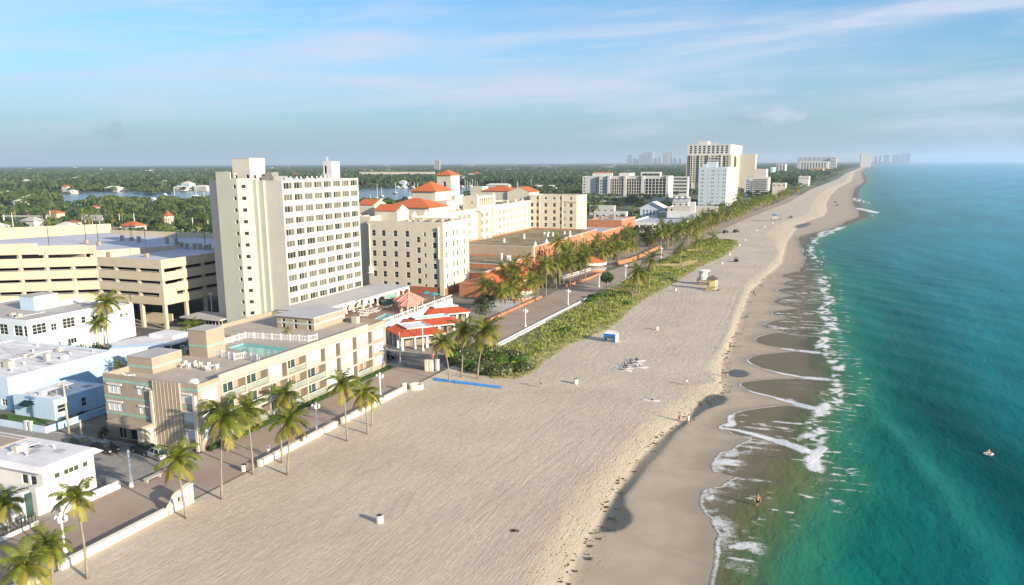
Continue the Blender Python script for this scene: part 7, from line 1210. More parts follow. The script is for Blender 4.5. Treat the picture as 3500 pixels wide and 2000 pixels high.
p = GD(328, 1211); lantern_post(p[0], p[1], 0, 'thick white single lamp post on the street corner by the bench', 'single lamp posts', 0, 4.6, 1.2); p = G(1368, 1240); lantern_post(p[0], p[1], 0, 'white single lamp post at the condominium end of the street', 'single lamp posts', 0, 6.2, 1.1); p = G(1446, 1200); lantern_post(p[0], p[1], 0, 'white single lamp post in front of the nearest shop pavilion', 'single lamp posts', 0, 5.2, 1.0)
def util_pole(x, y, h, label, arms=True, mat_=None):
    t_ = thing('utility_pole', label, 'utility pole', (x, y, 0)); q = MB(); q.tube([(x, y, 0), (x + .05, y, h)], [.19, .13], 8); part('pole', q, mat_ or M('pale_pole', (.42, .38, .32), .9, .2, 2), t_, True)
    if arms: q = MB(); q.box(x - 1.1, x + 1.1, y - .07, y + .07, h - .9, h - .75); part('crossarm', q, wood_lt, t_); q = MB(); q.lathe((x + .35, y - .25, h - 3.2), [(.25, 0), (.25, .9), (.12, 1.0)], 8); part('transformer', q, shade_s, t_)
    if arms:
        for k in (-.9, 0, .9): q = MB(); q.tube([(x + k, y, h - .7), (x + k, y, h - .45)], .05, 5); part('insulator', q, metal_w, t_)
util_pole(-110.8, 86.2, 8.8, 'pale utility pole with transformer beside the low blue house'); util_pole(-109.1, 87.0, 2.6, 'short pale post beside the utility pole', False); util_pole(-162.2, 146.9, 9.5, 'thin pale pole in front of the garage', False); util_pole(-163.6, 148.6, 10.5, 'dark wooden pole in front of the garage', True, bark)
q = MB(); q.tube([(-154.1, 166.2, 0), (-154.1, 166.2, 8.4)], [.1, .07], 6); q.box(-154.9, -153.3, 166.1, 166.3, 8.3, 8.42); solo('street_light', q, metal_w, 'tall slim white street light with double head beside the tower', 'street light', (-154.1, 166.2, 0))
cab = MB()
for dz, dx in ((8.0, .4), (7.8, -.3)):
    pts = [(-110.8 + dx - 60 * t_, 86.2 + 30 * t_, dz - 2.2 * math.sin(math.pi * t_)) for t_ in np.linspace(0, 1, 10)]; cab.tube(pts, .02, 4)
solo('power_line', cab, metal_d, 'thin dark power lines from the utility pole over the blue houses', 'cable', (-110.8, 86.2, 8), kind='stuff')
# ------------------------------------------------------------------ vehicles
def car(x, y, rz, paint, label, suv=0.0, Lc=4.6, name='parked_car', group=None, cat='car', z=.02):
    t_ = thing(name, label, cat, (x, y, z), group, rz); w = .90; zb, zh, zr = .28, .92 + suv * .15, 1.42 + suv * .35; hl = Lc / 2
    prof = [(-hl, zb + .15), (-hl + .05, zh - .12), (-hl + .25, zh), (hl - 1.25, zh), (hl - .2, zh - .12), (hl, zh - .35), (hl, zb + .1), (hl - .2, zb), (-hl + .2, zb)]
    q = MB(); vs_ = [(px, sy * (w - (.06 if pz > zh - .05 else 0)), pz) for sy in (-1, 1) for px, pz in prof]; n = len(prof); q.add(vs_, [tuple(range(n))[::-1] if 0 else tuple(range(n - 1, -1, -1)), tuple(range(n, 2 * n))] + [(i, (i + 1) % n, n + (i + 1) % n, n + i) for i in range(n)]); lpart('body', q.mesh('body', paint), t_)
    g0, g1, r0, r1 = (-hl + .35 + (0 if suv else .35), hl - 1.35, -hl + .75 + (0 if suv else .45), hl - 2.05); q = MB(); b4 = [(g0, -w + .08), (g1, -w + .08), (g1, w - .08), (g0, w - .08)]; t4 = [(r0, -w + .22), (r1, -w + .22), (r1, w - .22), (r0, w - .22)]
    q.add([(*p_, zh - .01) for p_ in b4] + [(*p_, zr - .05) for p_ in t4], [(0, 1, 5, 4), (1, 2, 6, 5), (2, 3, 7, 6), (3, 0, 4, 7)]); lpart('glazing', q.mesh('glazing', gl_d), t_); q = MB(); q.add([(*p_, zr - .05) for p_ in t4] + [(p_[0] * .95, p_[1] * .92, zr) for p_ in t4], [(0, 1, 5, 4), (1, 2, 6, 5), (2, 3, 7, 6), (3, 0, 4, 7), (4, 5, 6, 7)])
    for i in range(4): a, c = Vector((*b4[i], zh)), Vector((*t4[i], zr - .05)); q.tube([a, c], .045, 4)
    q.tube([((g0 + g1) / 2, -w + .08, zh), ((r0 + r1) / 2, -w + .21, zr - .04)], .04, 4); q.tube([((g0 + g1) / 2, w - .08, zh), ((r0 + r1) / 2, w - .21, zr - .04)], .04, 4); lpart('roof', q.mesh('roof', paint), t_)
    q = MB(); q.lathe((0, 0, -.11), [(.33, 0), (.35, .05), (.35, .17), (.33, .22)], 14); tm = q.mesh('wheel', M('tyre_rubber', (.02, .02, .02), .8)); q = MB(); q.lathe((0, 0, -.115), [(.2, 0), (.21, .1), (.21, .13), (.2, .23)], 10); rm = q.mesh('rim', M('alloy', (.45, .45, .46), .35, .1, 2))
    for sx in (-hl + .85, hl - .9):
        for sy in (-1, 1): o = lpart('wheel', tm, t_, (sx, sy * (w - .09), .35)); o.rotation_euler = (math.pi / 2, 0, 0); lpart('rim', rm, o)
    for sy in (-1, 1): q = MB(); q.box(hl - .06, hl + .012, sy * .62 - .17, sy * .62 + .17, zh - .42, zh - .26); lpart('headlight', q.mesh('headlight', M('lamp_glass', (.7, .7, .68), .2)), t_); q = MB(); q.box(-hl - .012, -hl + .05, sy * .66 - .14, sy * .66 + .14, zh - .28, zh - .1); lpart('tail_light', q.mesh('tail_light', M('red_lamp', (.4, .02, .015), .3)), t_)
    return t_
cp_b = M('black_car_paint', (.012, .012, .014), .25, .1, 3, spec=.5); cp_g = M('charcoal_car_paint', (.035, .037, .04), .25, .1, 3, spec=.5); cp_s = M('silver_car_paint', (.55, .55, .55), .28, .06, 3, spec=.5, metal=.3); cp_w = M('white_car_paint', (.78, .78, .77), .3, .03, 3)
car(*GD(205, 1112)[:2], -.25, cp_b, 'black car parked behind the roof corner of the white house, farther from the beach', .2); car(*GD(266, 1123)[:2], -.25, cp_b, 'black car parked nose to tail in front of the other black one', .1); car(*GD(360, 1128)[:2], 2.9, cp_g, 'dark car parked against the condominium, behind the silver one', .7); car(*GD(392, 1139)[:2], 2.9, cp_s, 'silver car parked beside the condominium near the single lamp', .7); car(-90.6, 149.2, .12, cp_b, 'black car at the street end beside the condominium', .8, 4.8); car(-96.6, 154.5, .12, cp_w, 'white van behind the black car at the street end', 1.3, 5.0, 'parked_van', None, 'van')
def atv(x, y, rz, label, name='beach_cart', canopy=True):
    t_ = thing(name, label, 'beach cart', (x, y, 0), None, rz); q = MB(); q.box(-1.3, 1.3, -.65, .65, .42, .85); q.box(.6, 1.3, -.6, .6, .85, 1.15); q.box(-.3, .2, -.6, .6, .85, 1.3); lpart('body', q.mesh('body', cp_b), t_); q = MB(); q.lathe((0, 0, -.14), [(.33, 0), (.33, .28)], 12); tm = q.mesh('wheel', M('tyre_rubber', (.02, .02, .02)))
    for sx in (-.9, .9):
        for sy in (-.62, .62): o = lpart('wheel', tm, t_, (sx, sy, .33)); o.rotation_euler = (math.pi / 2, 0, 0)
    if canopy:
        q = MB(); q.box(-1.1, .8, -.68, .68, 1.95, 2.05); lpart('canopy', q.mesh('canopy', cp_b), t_)
        for sx in (-1.0, .7):
            for sy in (-.6, .6): q = MB(); q.tube([(sx, sy, .85), (sx, sy, 1.96)], .04, 5); lpart('post', q.mesh('post', metal_d), t_)
p = G(*c22(1290, 462)); atv(p[0], p[1], 1.5, 'black open beach cart driving on the sand past the dune')
p = G(2702, 745); atv(p[0], p[1], .3, 'dark beach tractor near the far blue roofed lifeguard hut', 'beach_tractor')
for k, (a, b_) in enumerate([(945, 922), (925, 884)]): p = G(*c5((a, b_))[0]); atv(p[0], p[1], .2, ['dark vehicle on the far beach, nearer of a pair', 'dark vehicle on the far beach, farther of a pair'][k], 'beach_cart', False)
for k, (u, v) in enumerate([(2480, 797), (2516, 795)]): p = G(u, v); car(p[0], p[1], 1.2, cp_b if k else cp_g, ['dark parked truck under the palms at the far end of the dune', 'black parked truck at the sand edge beyond the dune'][k], 1.2, 4.8, 'parked_truck', None, 'truck')
# ------------------------------------------------------------------ beach furniture
gBn = 'beach litter bins'; bin_m = M('bin_concrete', (.72, .66, .54), .85, .08, 2)
def bin_(u, v, label, s=1.0):
    p = G(u, v); x, y = p[0], p[1]; t_ = thing('litter_bin', label, 'bin', (x, y, 0), gBn); q = MB(); q.lathe((x, y, 0), [(.36, 0), (.44, .08), (.44, .8), (.40, .95)], 14); part('drum', q, bin_m, t_, True); q = MB(); q.lathe((x, y, .93), [(.38, 0), (.34, .08)], 14); part('lid', q, metal_d, t_); q = MB(); q.lathe((x, y, .05), [(.46, 0), (.46, .06)], 14); part('foot_ring', q, bin_m, t_)
for (u, v), lab in zip([(1298, 1787), (1968, 1312), (2245, 1128), (2308, 995), c22(1180, 355), c22(1055, 500), c22(1345, 198), c22(1435, 112), (835, 1610), (2640, 765), (2585, 790), (2612, 778)], ['cream litter bin alone on the near sand', 'cream litter bin between the mat and the berm', 'cream litter bin near the blue tent', 'cream litter bin at the dune edge before the lifeguard huts', 'cream litter bin at the dune edge above the beach cart', 'cream litter bin at the dune edge below the beach cart', 'cream litter bin at the tip of the dune grass', 'cream litter bin past the tip of the dune grass', 'cream litter bin against the end of the beach wall', 'cream litter bin near the far blue roofed hut', 'cream litter bin on the far sand below the palm row', 'second cream litter bin on the far sand below the palm row']): bin_(u, v, lab)
q = MB(); A, B_ = G(1482, 1292), G(1714, 1321); A2, B2 = G(1482, 1301), G(1712, 1329); n_ = 24
for k in range(n_): t0, t1 = k / n_, (k + 1) / n_; z0, z1 = .045 + .02 * math.sin(k * 1.7), .045 + .02 * math.sin((k + 1) * 1.7); q.poly((*(A2 + (B2 - A2) * t0)[:2], z0 + .02), (*(A2 + (B2 - A2) * t1)[:2], z1 + .02), (*(A + (B_ - A) * t1)[:2], z1 + .02), (*(A + (B_ - A) * t0)[:2], z0 + .02))
solo('beach_mat', q, M('blue_mat', (.05, .30, .72), .8, .12, 1.5), 'long bright blue access mat laid across the sand', 'mat', tuple(A))
def tent():
    p = G(2088, 1166); x, y = p[0], p[1]; t_ = thing('beach_tent', 'small blue and white beach tent on the sand below the dune', 'tent', (x, y, 0)); w, d, h = 1.5, 1.3, 2.0; bl_ = M('blue_tent_canvas', (.02, .14, .50), .7, .1, 2)
    q = MB(); q.box(x - w, x + w, y + d - .04, y + d, 0, h); q.box(x + w - .04, x + w, y - d, y + d - .05, 0, h); q.box(x - w, x - w + .04, y - d, y + d - .05, 0, h * .8); q.add([(x - w, y - d, h), (x + w, y - d, h), (x + w * .8, y + d, h + .3), (x - w * .8, y + d, h + .3)], [(0, 1, 2, 3)]); part('canvas', q, M('white_canvas', (.72, .70, .66), .8, .05, 2), t_)
    q = MB(); q.box(x - w, x + w, y - d - .03, y - d, h - .55, h); q.box(x - w, x - w + .45, y - d - .03, y - d, 0, h - .55); q.box(x + w - .5, x + w, y - d - .03, y - d, 0, h - .55); part('blue_front', q, bl_, t_); q = MB(); q.box(x - .9, x + .9, y - .3, y + .4, 0, .7); part('table', q, M('white_canvas', (.72, .70, .66)), t_)
tent()
# lifeguard huts
def hut_round():
    p = G(*c22(740, 830)); x, y = p[0], p[1]; t_ = thing('lifeguard_hut', 'white round roofed lifeguard hut on dark stilts', 'lifeguard hut', (x, y, 0)); q = MB(); q.lathe((x, y, 1.7), [(1.5, 0), (1.5, 3.0)], 8); part('cabin', q, white, t_); q = MB(); q.lathe((x, y, 4.7), [(2.3, 0), (2.35, .15), (2.3, .3), (.1, .55)], 20); part('roof', q, frame_w, t_, False); q = MB(); q.box(x - 2.1, x + 2.1, y - 2.0, y + 2.0, 1.5, 1.68); part('deck', q, wood, t_)
    for sx in (-1.8, 1.8):
        for sy in (-1.7, 1.7): q = MB(); q.box(x + sx - .1, x + sx + .1, y + sy - .1, y + sy + .1, 0, 1.5); part('stilt', q, bark, t_); q = MB(); q.tube([(x + sx, y + sy, 1.68), (x + sx, y + sy, 2.6)], .05, 5); part('rail_post', q, metal_d, t_)
    q = MB(); q.tube([(x - 1.8, y - 1.7, 2.6), (x + 1.8, y - 1.7, 2.6)], .05, 5); q.tube([(x - 1.8, y - 1.7, .3), (x + 1.8, y - 1.7, 1.4)], .06, 5); q.tube([(x + 1.8, y - 1.7, .3), (x - 1.8, y - 1.7, 1.4)], .06, 5); part('brace', q, metal_d, t_, kind='stuff'); q = MB(); q.box(x - .5, x + .2, y - 1.52, y - 1.45, 1.75, 3.8); part('door', q, shade_s, t_)
    for sx in (-.9, .9): q = MB(); q.box(x - 2.3, x + 2.3, y + sx * 2 - .12, y + sx * 2 + .12, .02, .2); part('skid', q, bark, t_)
def hut_hip():
    p = G(*c22(890, 925)); x, y = p[0], p[1]; t_ = thing('lifeguard_hut', 'yellow lifeguard hut with grey hipped roof and wooden ramp', 'lifeguard hut', (x, y, 0)); yl = M('pale_yellow_paint', (.66, .58, .28), .8, .08, 1); q = MB(); q.box(x - 1.2, x + 1.1, y - .4, y + 1.6, 1.2, 3.5); part('cabin', q, yl, t_); q = MB(); q.hip(x - 2.0, x + 1.9, y - 1.5, y + 2.1, 3.75, 1.1); part('roof', q, M('grey_shingle', (.13, .12, .10), .9, .25, 2), t_); q = MB(); q.box(x - 1.5, x + 1.7, y - 1.4, y + 1.8, 1.0, 1.18); part('deck', q, wood_lt, t_); q = MB(); q.box(x - 1.0, x + 1.1, y - .3, y + 1.4, .02, .98); part('skirt', q, yl, t_)
    q = MB(); q.add([(x - 1.5, y - 1.4, 1.18), (x - .5, y - 1.4, 1.18), (x - .6, y - 4.6, .03), (x - 1.7, y - 4.6, .03)], [(0, 3, 2, 1)]); q.add([(x - 1.5, y - 1.4, 1.08), (x - .5, y - 1.4, 1.08), (x - .6, y - 4.6, -.05), (x - 1.7, y - 4.6, -.05)], [(0, 1, 2, 3)]); part('ramp', q, M('ramp_wood', (.36, .27, .19), .85, .15, 2), t_)
    for (a, c) in [(1.55, -1.3), (1.55, 1.7), (-1.4, 1.7), (-.45, -1.3)]: q = MB(); q.box(x + a - .09, x + a + .09, y + c - .09, y + c + .09, 0, 3.75); part('post', q, frame_w if a > 0 else wood_lt, t_)
    q = MB(); q.tube([(x + 1.7, y - 1.4, 1.2), (x + 2.4, y - 2.0, 2.0)], .06, 5); part('rescue_board', q, frame_w, t_)
    for sx in (-1, 1): q = MB(); q.box(x - .4, x + 2.6, y + sx * .9 - .1 - .5, y + sx * .9 + .1 - .5, .02, .2); part('skid', q, bark, t_)
hut_round(); hut_hip()
p = G(2649, 756); x, y = p[0], p[1]; t_ = thing('lifeguard_hut', 'far white lifeguard hut with blue pyramid roof', 'lifeguard hut', (x, y, 0)); q = MB(); q.box(x - 2.0, x + .8, y - 1.5, y + 1.5, 1.6, 4.2); part('cabin', q, white, t_); q = MB(); q.hip(x - 3, x + 1.5, y - 2.2, y + 2.2, 4.4, 1.4); part('roof', q, M('blue_roof_paint', (.12, .22, .42), .7, .1, 1), t_); q = MB(); q.box(x - 3.4, x + 4.5, y - 2, y + 2, 1.2, 1.5); q.box(x + .9, x + 4.4, y - 1.6, y + 1.6, 4.2, 4.35); part('deck', q, wood, t_, kind='stuff')
for k in (-3, 0, 4): q = MB(); q.box(x + k - .15, x + k + .15, y - 1.7, y - 1.4, 0, 4.2 if k > 0 else 1.2); part('stilt', q, wood, t_)
p = G(*c22(690, 545)); q = MB(); q.box(p[0] - 1.6, p[0] + 1.6, p[1] - .06, p[1] + .06, .35, 1.7); q.box(p[0] - 1.6, p[0] - 1.45, p[1] - .08, p[1] + .08, 0, 1.85); q.box(p[0] + 1.45, p[0] + 1.6, p[1] - .08, p[1] + .08, 0, 1.85); solo('dune_sign', q, wood, 'brown wooden board sign behind the white lifeguard hut', 'sign', tuple(p), kind=None)
# paddle boards laid out on the sand
def board_mesh():
    q = MB(); n = 14; pr_ = [(1.6 * math.cos(2 * math.pi * k / n), .36 * math.sin(2 * math.pi * k / n)) for k in range(n)]; q.prism(pr_, 0, .1, True, True); return q.mesh('paddle_board', M('white_board', (.74, .70, .66), .4, .06, 2))
BM = board_mesh(); q = MB(); q.box(-.28, .28, -.2, .2, .1, .16); q.box(-.28, -.2, -.2, .2, .16, .5); SEAT = q.mesh('seat', cp_b)
def c20(a, b_): return (2050 + a * 200 / 1941, 1130 + b_ * 200 / 1941)
bl_l = [(650, 1310), (820, 1330), (760, 1260), (900, 1240), (860, 1170), (1010, 1200), (1000, 1130), (1130, 1140), (1060, 1080), (1180, 1090), (1130, 1020), (1230, 1010), (1190, 970), (1290, 985), (1280, 1230), (1370, 1210)]
for k, (a, b_) in enumerate(bl_l): p = G(*c20(a, b_)); o = thing('kayak', 'white kayak in the block of boats laid out on the sand below the blue tent', 'kayak', (p[0], p[1], .03), 'kayaks laid out on the sand', random.uniform(-.12, .12) - .1); lpart('hull', BM, o); lpart('seat', SEAT, o, (random.uniform(-.5, .5), 0, 0))
p = G(2224, 1370); o = thing('paddle_board', 'single white board lying by itself on the sand near the berm', 'board', (p[0], p[1], .03), None, .1); lpart('hull', BM, o); q = MB(); q.box(.1, .45, -.15, .15, .1, .3); lpart('bag', q.mesh('bag', cp_b), o)
q = MB(); p = GD(1280, 1322); random.seed(5)
for k in range(60): a, r = random.uniform(0, 6.28), random.random() * .55; x, y = p[0] + r * math.cos(a), p[1] + r * .7 * math.sin(a); s = random.uniform(.04, .13); q.tube([(x - s, y - s * .6, .03), (x + s, y + s * .5, random.uniform(.05, .16))], .02, 3)
solo('seaweed', q, M('dried_seaweed', (.05, .045, .03), .9), 'small dark tangle of seaweed on the near sand', 'seaweed', tuple(p), kind='stuff')
q = MB()
for k in range(420):
    yk = random.uniform(60, 330); xk = float(BR(yk)) + random.gauss(.3, .8) + .8 * math.sin(yk * .31); s = random.uniform(.04, .22) * (1 if random.random() < .8 else 1.8)
    q.add([(xk - s, yk - s * 1.4, .0 - .1), (xk + s * .6, yk - s, -.07), (xk + s, yk + s * 1.3, -.1), (xk - s * .5, yk + s, -.06), (xk, yk, .03 + s * .2)], [(0, 1, 4), (1, 2, 4), (2, 3, 4), (3, 0, 4)])
o = solo('seaweed_line', q, MATS['dried_seaweed'], 'broken dark line of seaweed along the foot of the sand berm', None, (0, 0, 0), kind='stuff')
# ------------------------------------------------------------------ people
sk = M('skin', (.48, .27, .18), .6, .08, 3)
def person(p, hgt, rz, label, top=None, legs=None, hair=(.05, .03, .02), pose='stand', arms=(.35, .35), stride=.0, lean=0.0, z=None):
    z = p[2] if z is None else z; t_ = thing('person', label, 'person', (p[0], p[1], z), None, rz); me = bpy.data.meshes.new('body'); s = hgt / 1.75
    V = [(0, 0, .95), (0, .01, 1.12), (0, .01, 1.30), (0, 0, 1.43), (0, 0, 1.53), (0, -.01, 1.66)]; E_2 = [(0, 1), (1, 2), (2, 3), (3, 4), (4, 5)]; Rr = [(.15, .11), (.135, .10), (.155, .10), (.10, .075), (.055, .055), (.085, .10)]
    def chain(start, pts, rs):
        prev = start
        for q_, r in zip(pts, rs): V.append(q_); E_2.append((prev, len(V) - 1)); Rr.append((r, r)); prev = len(V) - 1
    for sg, st in ((-1, stride), (1, -stride)):
        if pose == 'kneel': chain(0, [(sg * .10, -.05, .62), (sg * .13, -.38, .35), (sg * .12, .02, .12), (sg * .12, .12, .06)], [.085, .06, .045, .04])
        elif pose == 'sit': chain(0, [(sg * .10, -.12, .95), (sg * .13, -.50, 1.15), (sg * .12, -.75, .85), (sg * .12, -.88, .83)], [.085, .06, .045, .04])
        else: chain(0, [(sg * .09, -st * .1, .82), (sg * .095, -st * .55, .48), (sg * .095, -st * 1.0 + (.12 if st < 0 else 0), .10), (sg * .10, -st * 1.0 - .12, .045)], [.085, .058, .042, .038])
        ar = arms[0 if sg < 0 else 1]; chain(3, [(sg * .19, .0, 1.42), (sg * (.22 + ar * .25), -.04 * ar, 1.15), (sg * (.20 + ar * .2), -.16 - ar * .1, .92), (sg * (.20 + ar * .18), -.2 - ar * .1, .84)], [.055, .042, .034, .028])
    if pose in ('kneel', 'sit'): dz = -.42 if pose == 'kneel' else -.80; V = [(a, b_, max(.03, c + dz)) if i < 6 or c > .8 and pose == 'kneel' or pose == 'sit' else (a, b_, c) for i, (a, b_, c) in enumerate(V)]
    V = [(a * s, (b_ - lean * max(0, c - .9)) * s, c * s) for a, b_, c in V]; me.from_pydata(V, E_2, []); o = lpart('body', me, t_); me.materials.append(sk)
    md = o.modifiers.new('skin', 'SKIN'); md.use_smooth_shade = True
    for i, sv in enumerate(me.skin_vertices[0].data): sv.radius = (Rr[i][0] * s, Rr[i][1] * s); sv.use_root = i == 0
    sb = o.modifiers.new('sub', 'SUBSURF'); sb.levels = 1; sb.render_levels = 1
    hz_ = V[5][2]; hy = V[5][1]
    q = MB(); q.ball((0, hy + .015 * s, hz_ + .045 * s), .112 * s, 10, 1.12); lpart('hair', q.mesh('hair', M('hair_%d' % int(hair[0] * 1000), hair, .7), smooth=True), t_)
    q = MB(); q.ball((0, hy - .012 * s, hz_ - .015 * s), .10 * s, 10, 1.2); q.tube([(0, hy - .10 * s, hz_ + .0), (0, hy - .128 * s, hz_ - .03 * s)], [.012 * s, .018 * s], 5); lpart('face', q.mesh('face', sk, smooth=True), t_)
    if pose == 'stand':
        if legs: q = MB(); n = 12; yy = V[0][1]; q.lathe((0, yy, .0), [(.19 * s, .70 * s), (.175 * s, .82 * s), (.165 * s, 1.0 * s), (.150 * s, 1.04 * s)], n); lpart('shorts', q.mesh('shorts', legs, smooth=True), t_)
        if top: q = MB(); q.lathe((0, V[1][1], 0), [(.165 * s, 1.0 * s), (.16 * s, 1.15 * s), (.20 * s, 1.33 * s), (.17 * s, 1.44 * s), (.07 * s, 1.50 * s)], 12); lpart('shirt', q.mesh('shirt', top, smooth=True), t_)
    elif top: q = MB(); q.lathe((0, V[1][1], V[0][2] - .95 * s), [(.165 * s, .93 * s), (.16 * s, 1.15 * s), (.20 * s, 1.33 * s), (.17 * s, 1.44 * s), (.07 * s, 1.50 * s)], 12); lpart('shirt', q.mesh('shirt', top, smooth=True), t_)
    return t_
C_ = lambda nm, c: M(nm, c, .85, .1, 4)
red, wht, blk, blu, pnk, grn, prp = C_('red_cloth', (.42, .05, .04)), C_('white_cloth', (.72, .72, .70)), C_('black_cloth', (.02, .02, .025)), C_('blue_cloth', (.08, .14, .42)), C_('pink_cloth', (.60, .16, .18)), C_('green_cloth', (.16, .22, .12)), C_('grey_cloth', (.2, .2, .2))
P0 = m4((1938, 850))[0]; person(G(*P0, -.62), 1.8, .1, 'bare chested person in dark shorts wading in the shallow foam', None, blk, (.30, .24, .16), arms=(.7, .5), stride=.22, z=-.72)
P0 = m4((1413, 278))[0]; person(G(*P0, -.2), 1.75, -1.2, 'person in red shorts standing at the edge of the long dark pool', None, red, arms=(.3, .4), stride=.12, z=-.26); P0 = m4((1475, 293))[0]; person(G(*P0, -.25), 1.68, .6, 'person in white standing in the long dark pool', wht, wht, arms=(.9, .9), z=-.30)
person(G(1848, 1325), 1.7, 1.4, 'person in dark clothes walking across the sand past the blue mat', grn, blk, arms=(.3, .3), stride=.28, z=.02); P0 = m4((1462, 32))[0]; person(G(*P0), 1.7, .8, 'person in pale shirt kneeling on the sand near the berm', wht, None, pose='kneel', z=.03)
person(G(918, 1556), 1.72, 1.0, 'person in blue shirt and white trousers walking along the promenade', blu, wht, stride=.2, z=.012); person(G(1480, 1232), 1.7, .4, 'person in pink dress crossing the street end', pnk, pnk, stride=.1, z=.02); person(G(1493, 1228), 1.75, .2, 'person in black beside the pink dressed one at the street end', blk, blk, stride=.12, z=.02)
P0 = m3((960, 868))[0]; person(G(*P0), 1.7, .5, 'person in dark clothes on the damp sand past the berm', blk, prp, stride=.2, z=-.1); P0 = m3((910, 1040))[0]; person(G(*P0), 1.65, 1.5, 'person squatting by the seaweed line near the rounded pool', blk, None, pose='kneel', z=-.15); P0 = m3((1118, 505))[0]; person(G(*P0), 1.75, .2, 'dark clothed person walking on the far damp sand', blk, blk, stride=.25, z=-.12)
for k, (a, b_) in enumerate([(485, 905), (450, 963), (537, 868), (935, 990), (1022, 915), (700, 1040), (338, 995), (1232, 970), (1190, 775), (240, 1185), (232, 1230), (790, 840), (560, 850)]): p = G(*c5((a, b_))[0]); person(p, 1.72, random.uniform(0, 6), ['tiny far person on the sand, closest to the palm row', 'tiny far person on the sand above the tractor', 'tiny far person on the upper sand by the palms', 'tiny far person on the middle of the far beach', 'tiny far person below the two dark vehicles', 'tiny far person alone on the wide far sand', 'tiny far person near the tractor', 'tiny far person at the far breaking wave', 'tiny far person at the far waterline', 'tiny far person on the berm below the blue roofed hut', 'second tiny far person on the berm below the blue roofed hut', 'tiny far person by the far canopies', 'tiny far person near the wall under the far palms'][k], random.choice([blk, wht, red, blu]), random.choice([blk, wht, blu]), stride=.2, z=.0 if a < 1100 else -.5)
p = G(*(3300 + 1130 * 150 / 2184, 1500 + 790 * 150 / 2184), SEA); o = thing('float_boat', 'small pale inflatable float out on the dark green water', 'float', (p[0], p[1], SEA + .05), None, .4); q = MB(); ring = [(.62 * math.cos(t_), .42 * math.sin(t_), .1) for t_ in np.linspace(0, 2 * math.pi, 17)]; q.tube(ring, .13, 8, False); lpart('ring', q.mesh('ring', M('white_board', (.74, .70, .66)), smooth=True), o); person((p[0], p[1], SEA + .1), 1.7, .3, 'person lying on the pale float out on the water', None, None, pose='sit', z=SEA - .0)
p = G(*(2200 / 1, 1)) if 0 else None
# bench and sign at the street corner
p = GD(305, 1190); q = MB(); t_ = thing('bench', 'pale bench beside the single lamp at the street corner', 'bench', (-84.3, 77.2, 0)); q.box(-84.7, -83.9, 75.9, 78.6, .42, .5); part('seat', q, concrete, t_)
for y in (76.1, 78.3): q = MB(); q.box(-84.6, -84.0, y - .12, y + .12, 0, .42); part('leg', q, concrete, t_)
# ------------------------------------------------------------------ buildings farther north and inland
far_w = M('far_white_wall', (.58, .56, .53), .85, .05, .1, streak=.05); far_c = M('far_cream_wall', (.52, .47, .37), .85, .05, .1); far_b = M('far_pale_blue_wall', (.50, .57, .61), .85, .04, .1)
fw = [frame_w, gl_d]
def fgrid(w, h, nx, nz, ww, wh, x0=1.5, z0=1.5, z1=1.5): return [(x0 + (w - 2 * x0 - ww) * i / max(1, nx - 1), z0 + (h - z0 - z1 - wh) * k / max(1, nz - 1), ww, wh) for i in range(nx) for k in range(nz)]
def xz(u, v, y): q_ = RYp(u, v, y); return q_[0], q_[2]
# pale blue slab block on the beach
YB = 760.0; xa, _ = xz(2389, 600, YB); xb, _ = xz(2484, 600, YB); _, zb = xz(2440, 572, YB); yb2 = float(RXp(2521, 600, xb)[1])
t_ = thing('pale_blue_block', 'pale blue narrow high rise with small paired windows and white balcony front', 'tower', ((xa + xb) / 2, YB + 15, 0)); wB_, dB_ = xb - xa, yb2 - YB
So_ = [(x, z, w_, 1.15) for k in range(10) for x, w_ in ((wB_ * .08, 1.0), (wB_ * .13, 1.0), (wB_ * .33, .5), (wB_ * .45, 1.0), (wB_ * .51, 1.0), (wB_ * .69, .8), (wB_ * .86, 1.0), (wB_ * .92, 1.0)) for z in [2.5 + (zb - 5) * k / 9.4]]; Eo_ = [(x, 1.5 + (zb - 4) * k / 10, 3.6, 2.0) for k in range(10) for x in np.linspace(4, dB_ - 8, 5)]
block(t_, xa, xb, YB, yb2, 0, zb, far_b, roof_g, So_, Eo_, .6, .3, .35, win=dict(nx=1, nz=1, fr=.1, mats=fw, key='far'))
for k in range(10):
    q = MB(); z = 1.2 + (zb - 4) * k / 10; q.box(xb + .002, xb + 1.2, YB + 3, yb2 - 3, z, z + .25); part('balcony_slab', q, white, t_); q = MB(); q.box(xb + 1.1, xb + 1.2, YB + 3, yb2 - 3, z + .25, z + 1.15); part('balcony_front', q, white, t_)
for y in np.linspace(YB + 3, yb2 - 3, 6): q = MB(); q.box(xb + .002, xb + 1.3, y - .15, y + .15, 0, zb - .5); part('balcony_fin', q, white, t_)
q = MB(); q.box(xa + wB_ * .25, xa + wB_ * .6, YB + 4, YB + 14, zb - .6, zb + 5); q.box(xa + wB_ * .1, xa + wB_ * .27, YB + 3, YB + 9, zb - .6, zb + 3); part('roof_house', q, far_b, t_, kind='stuff')
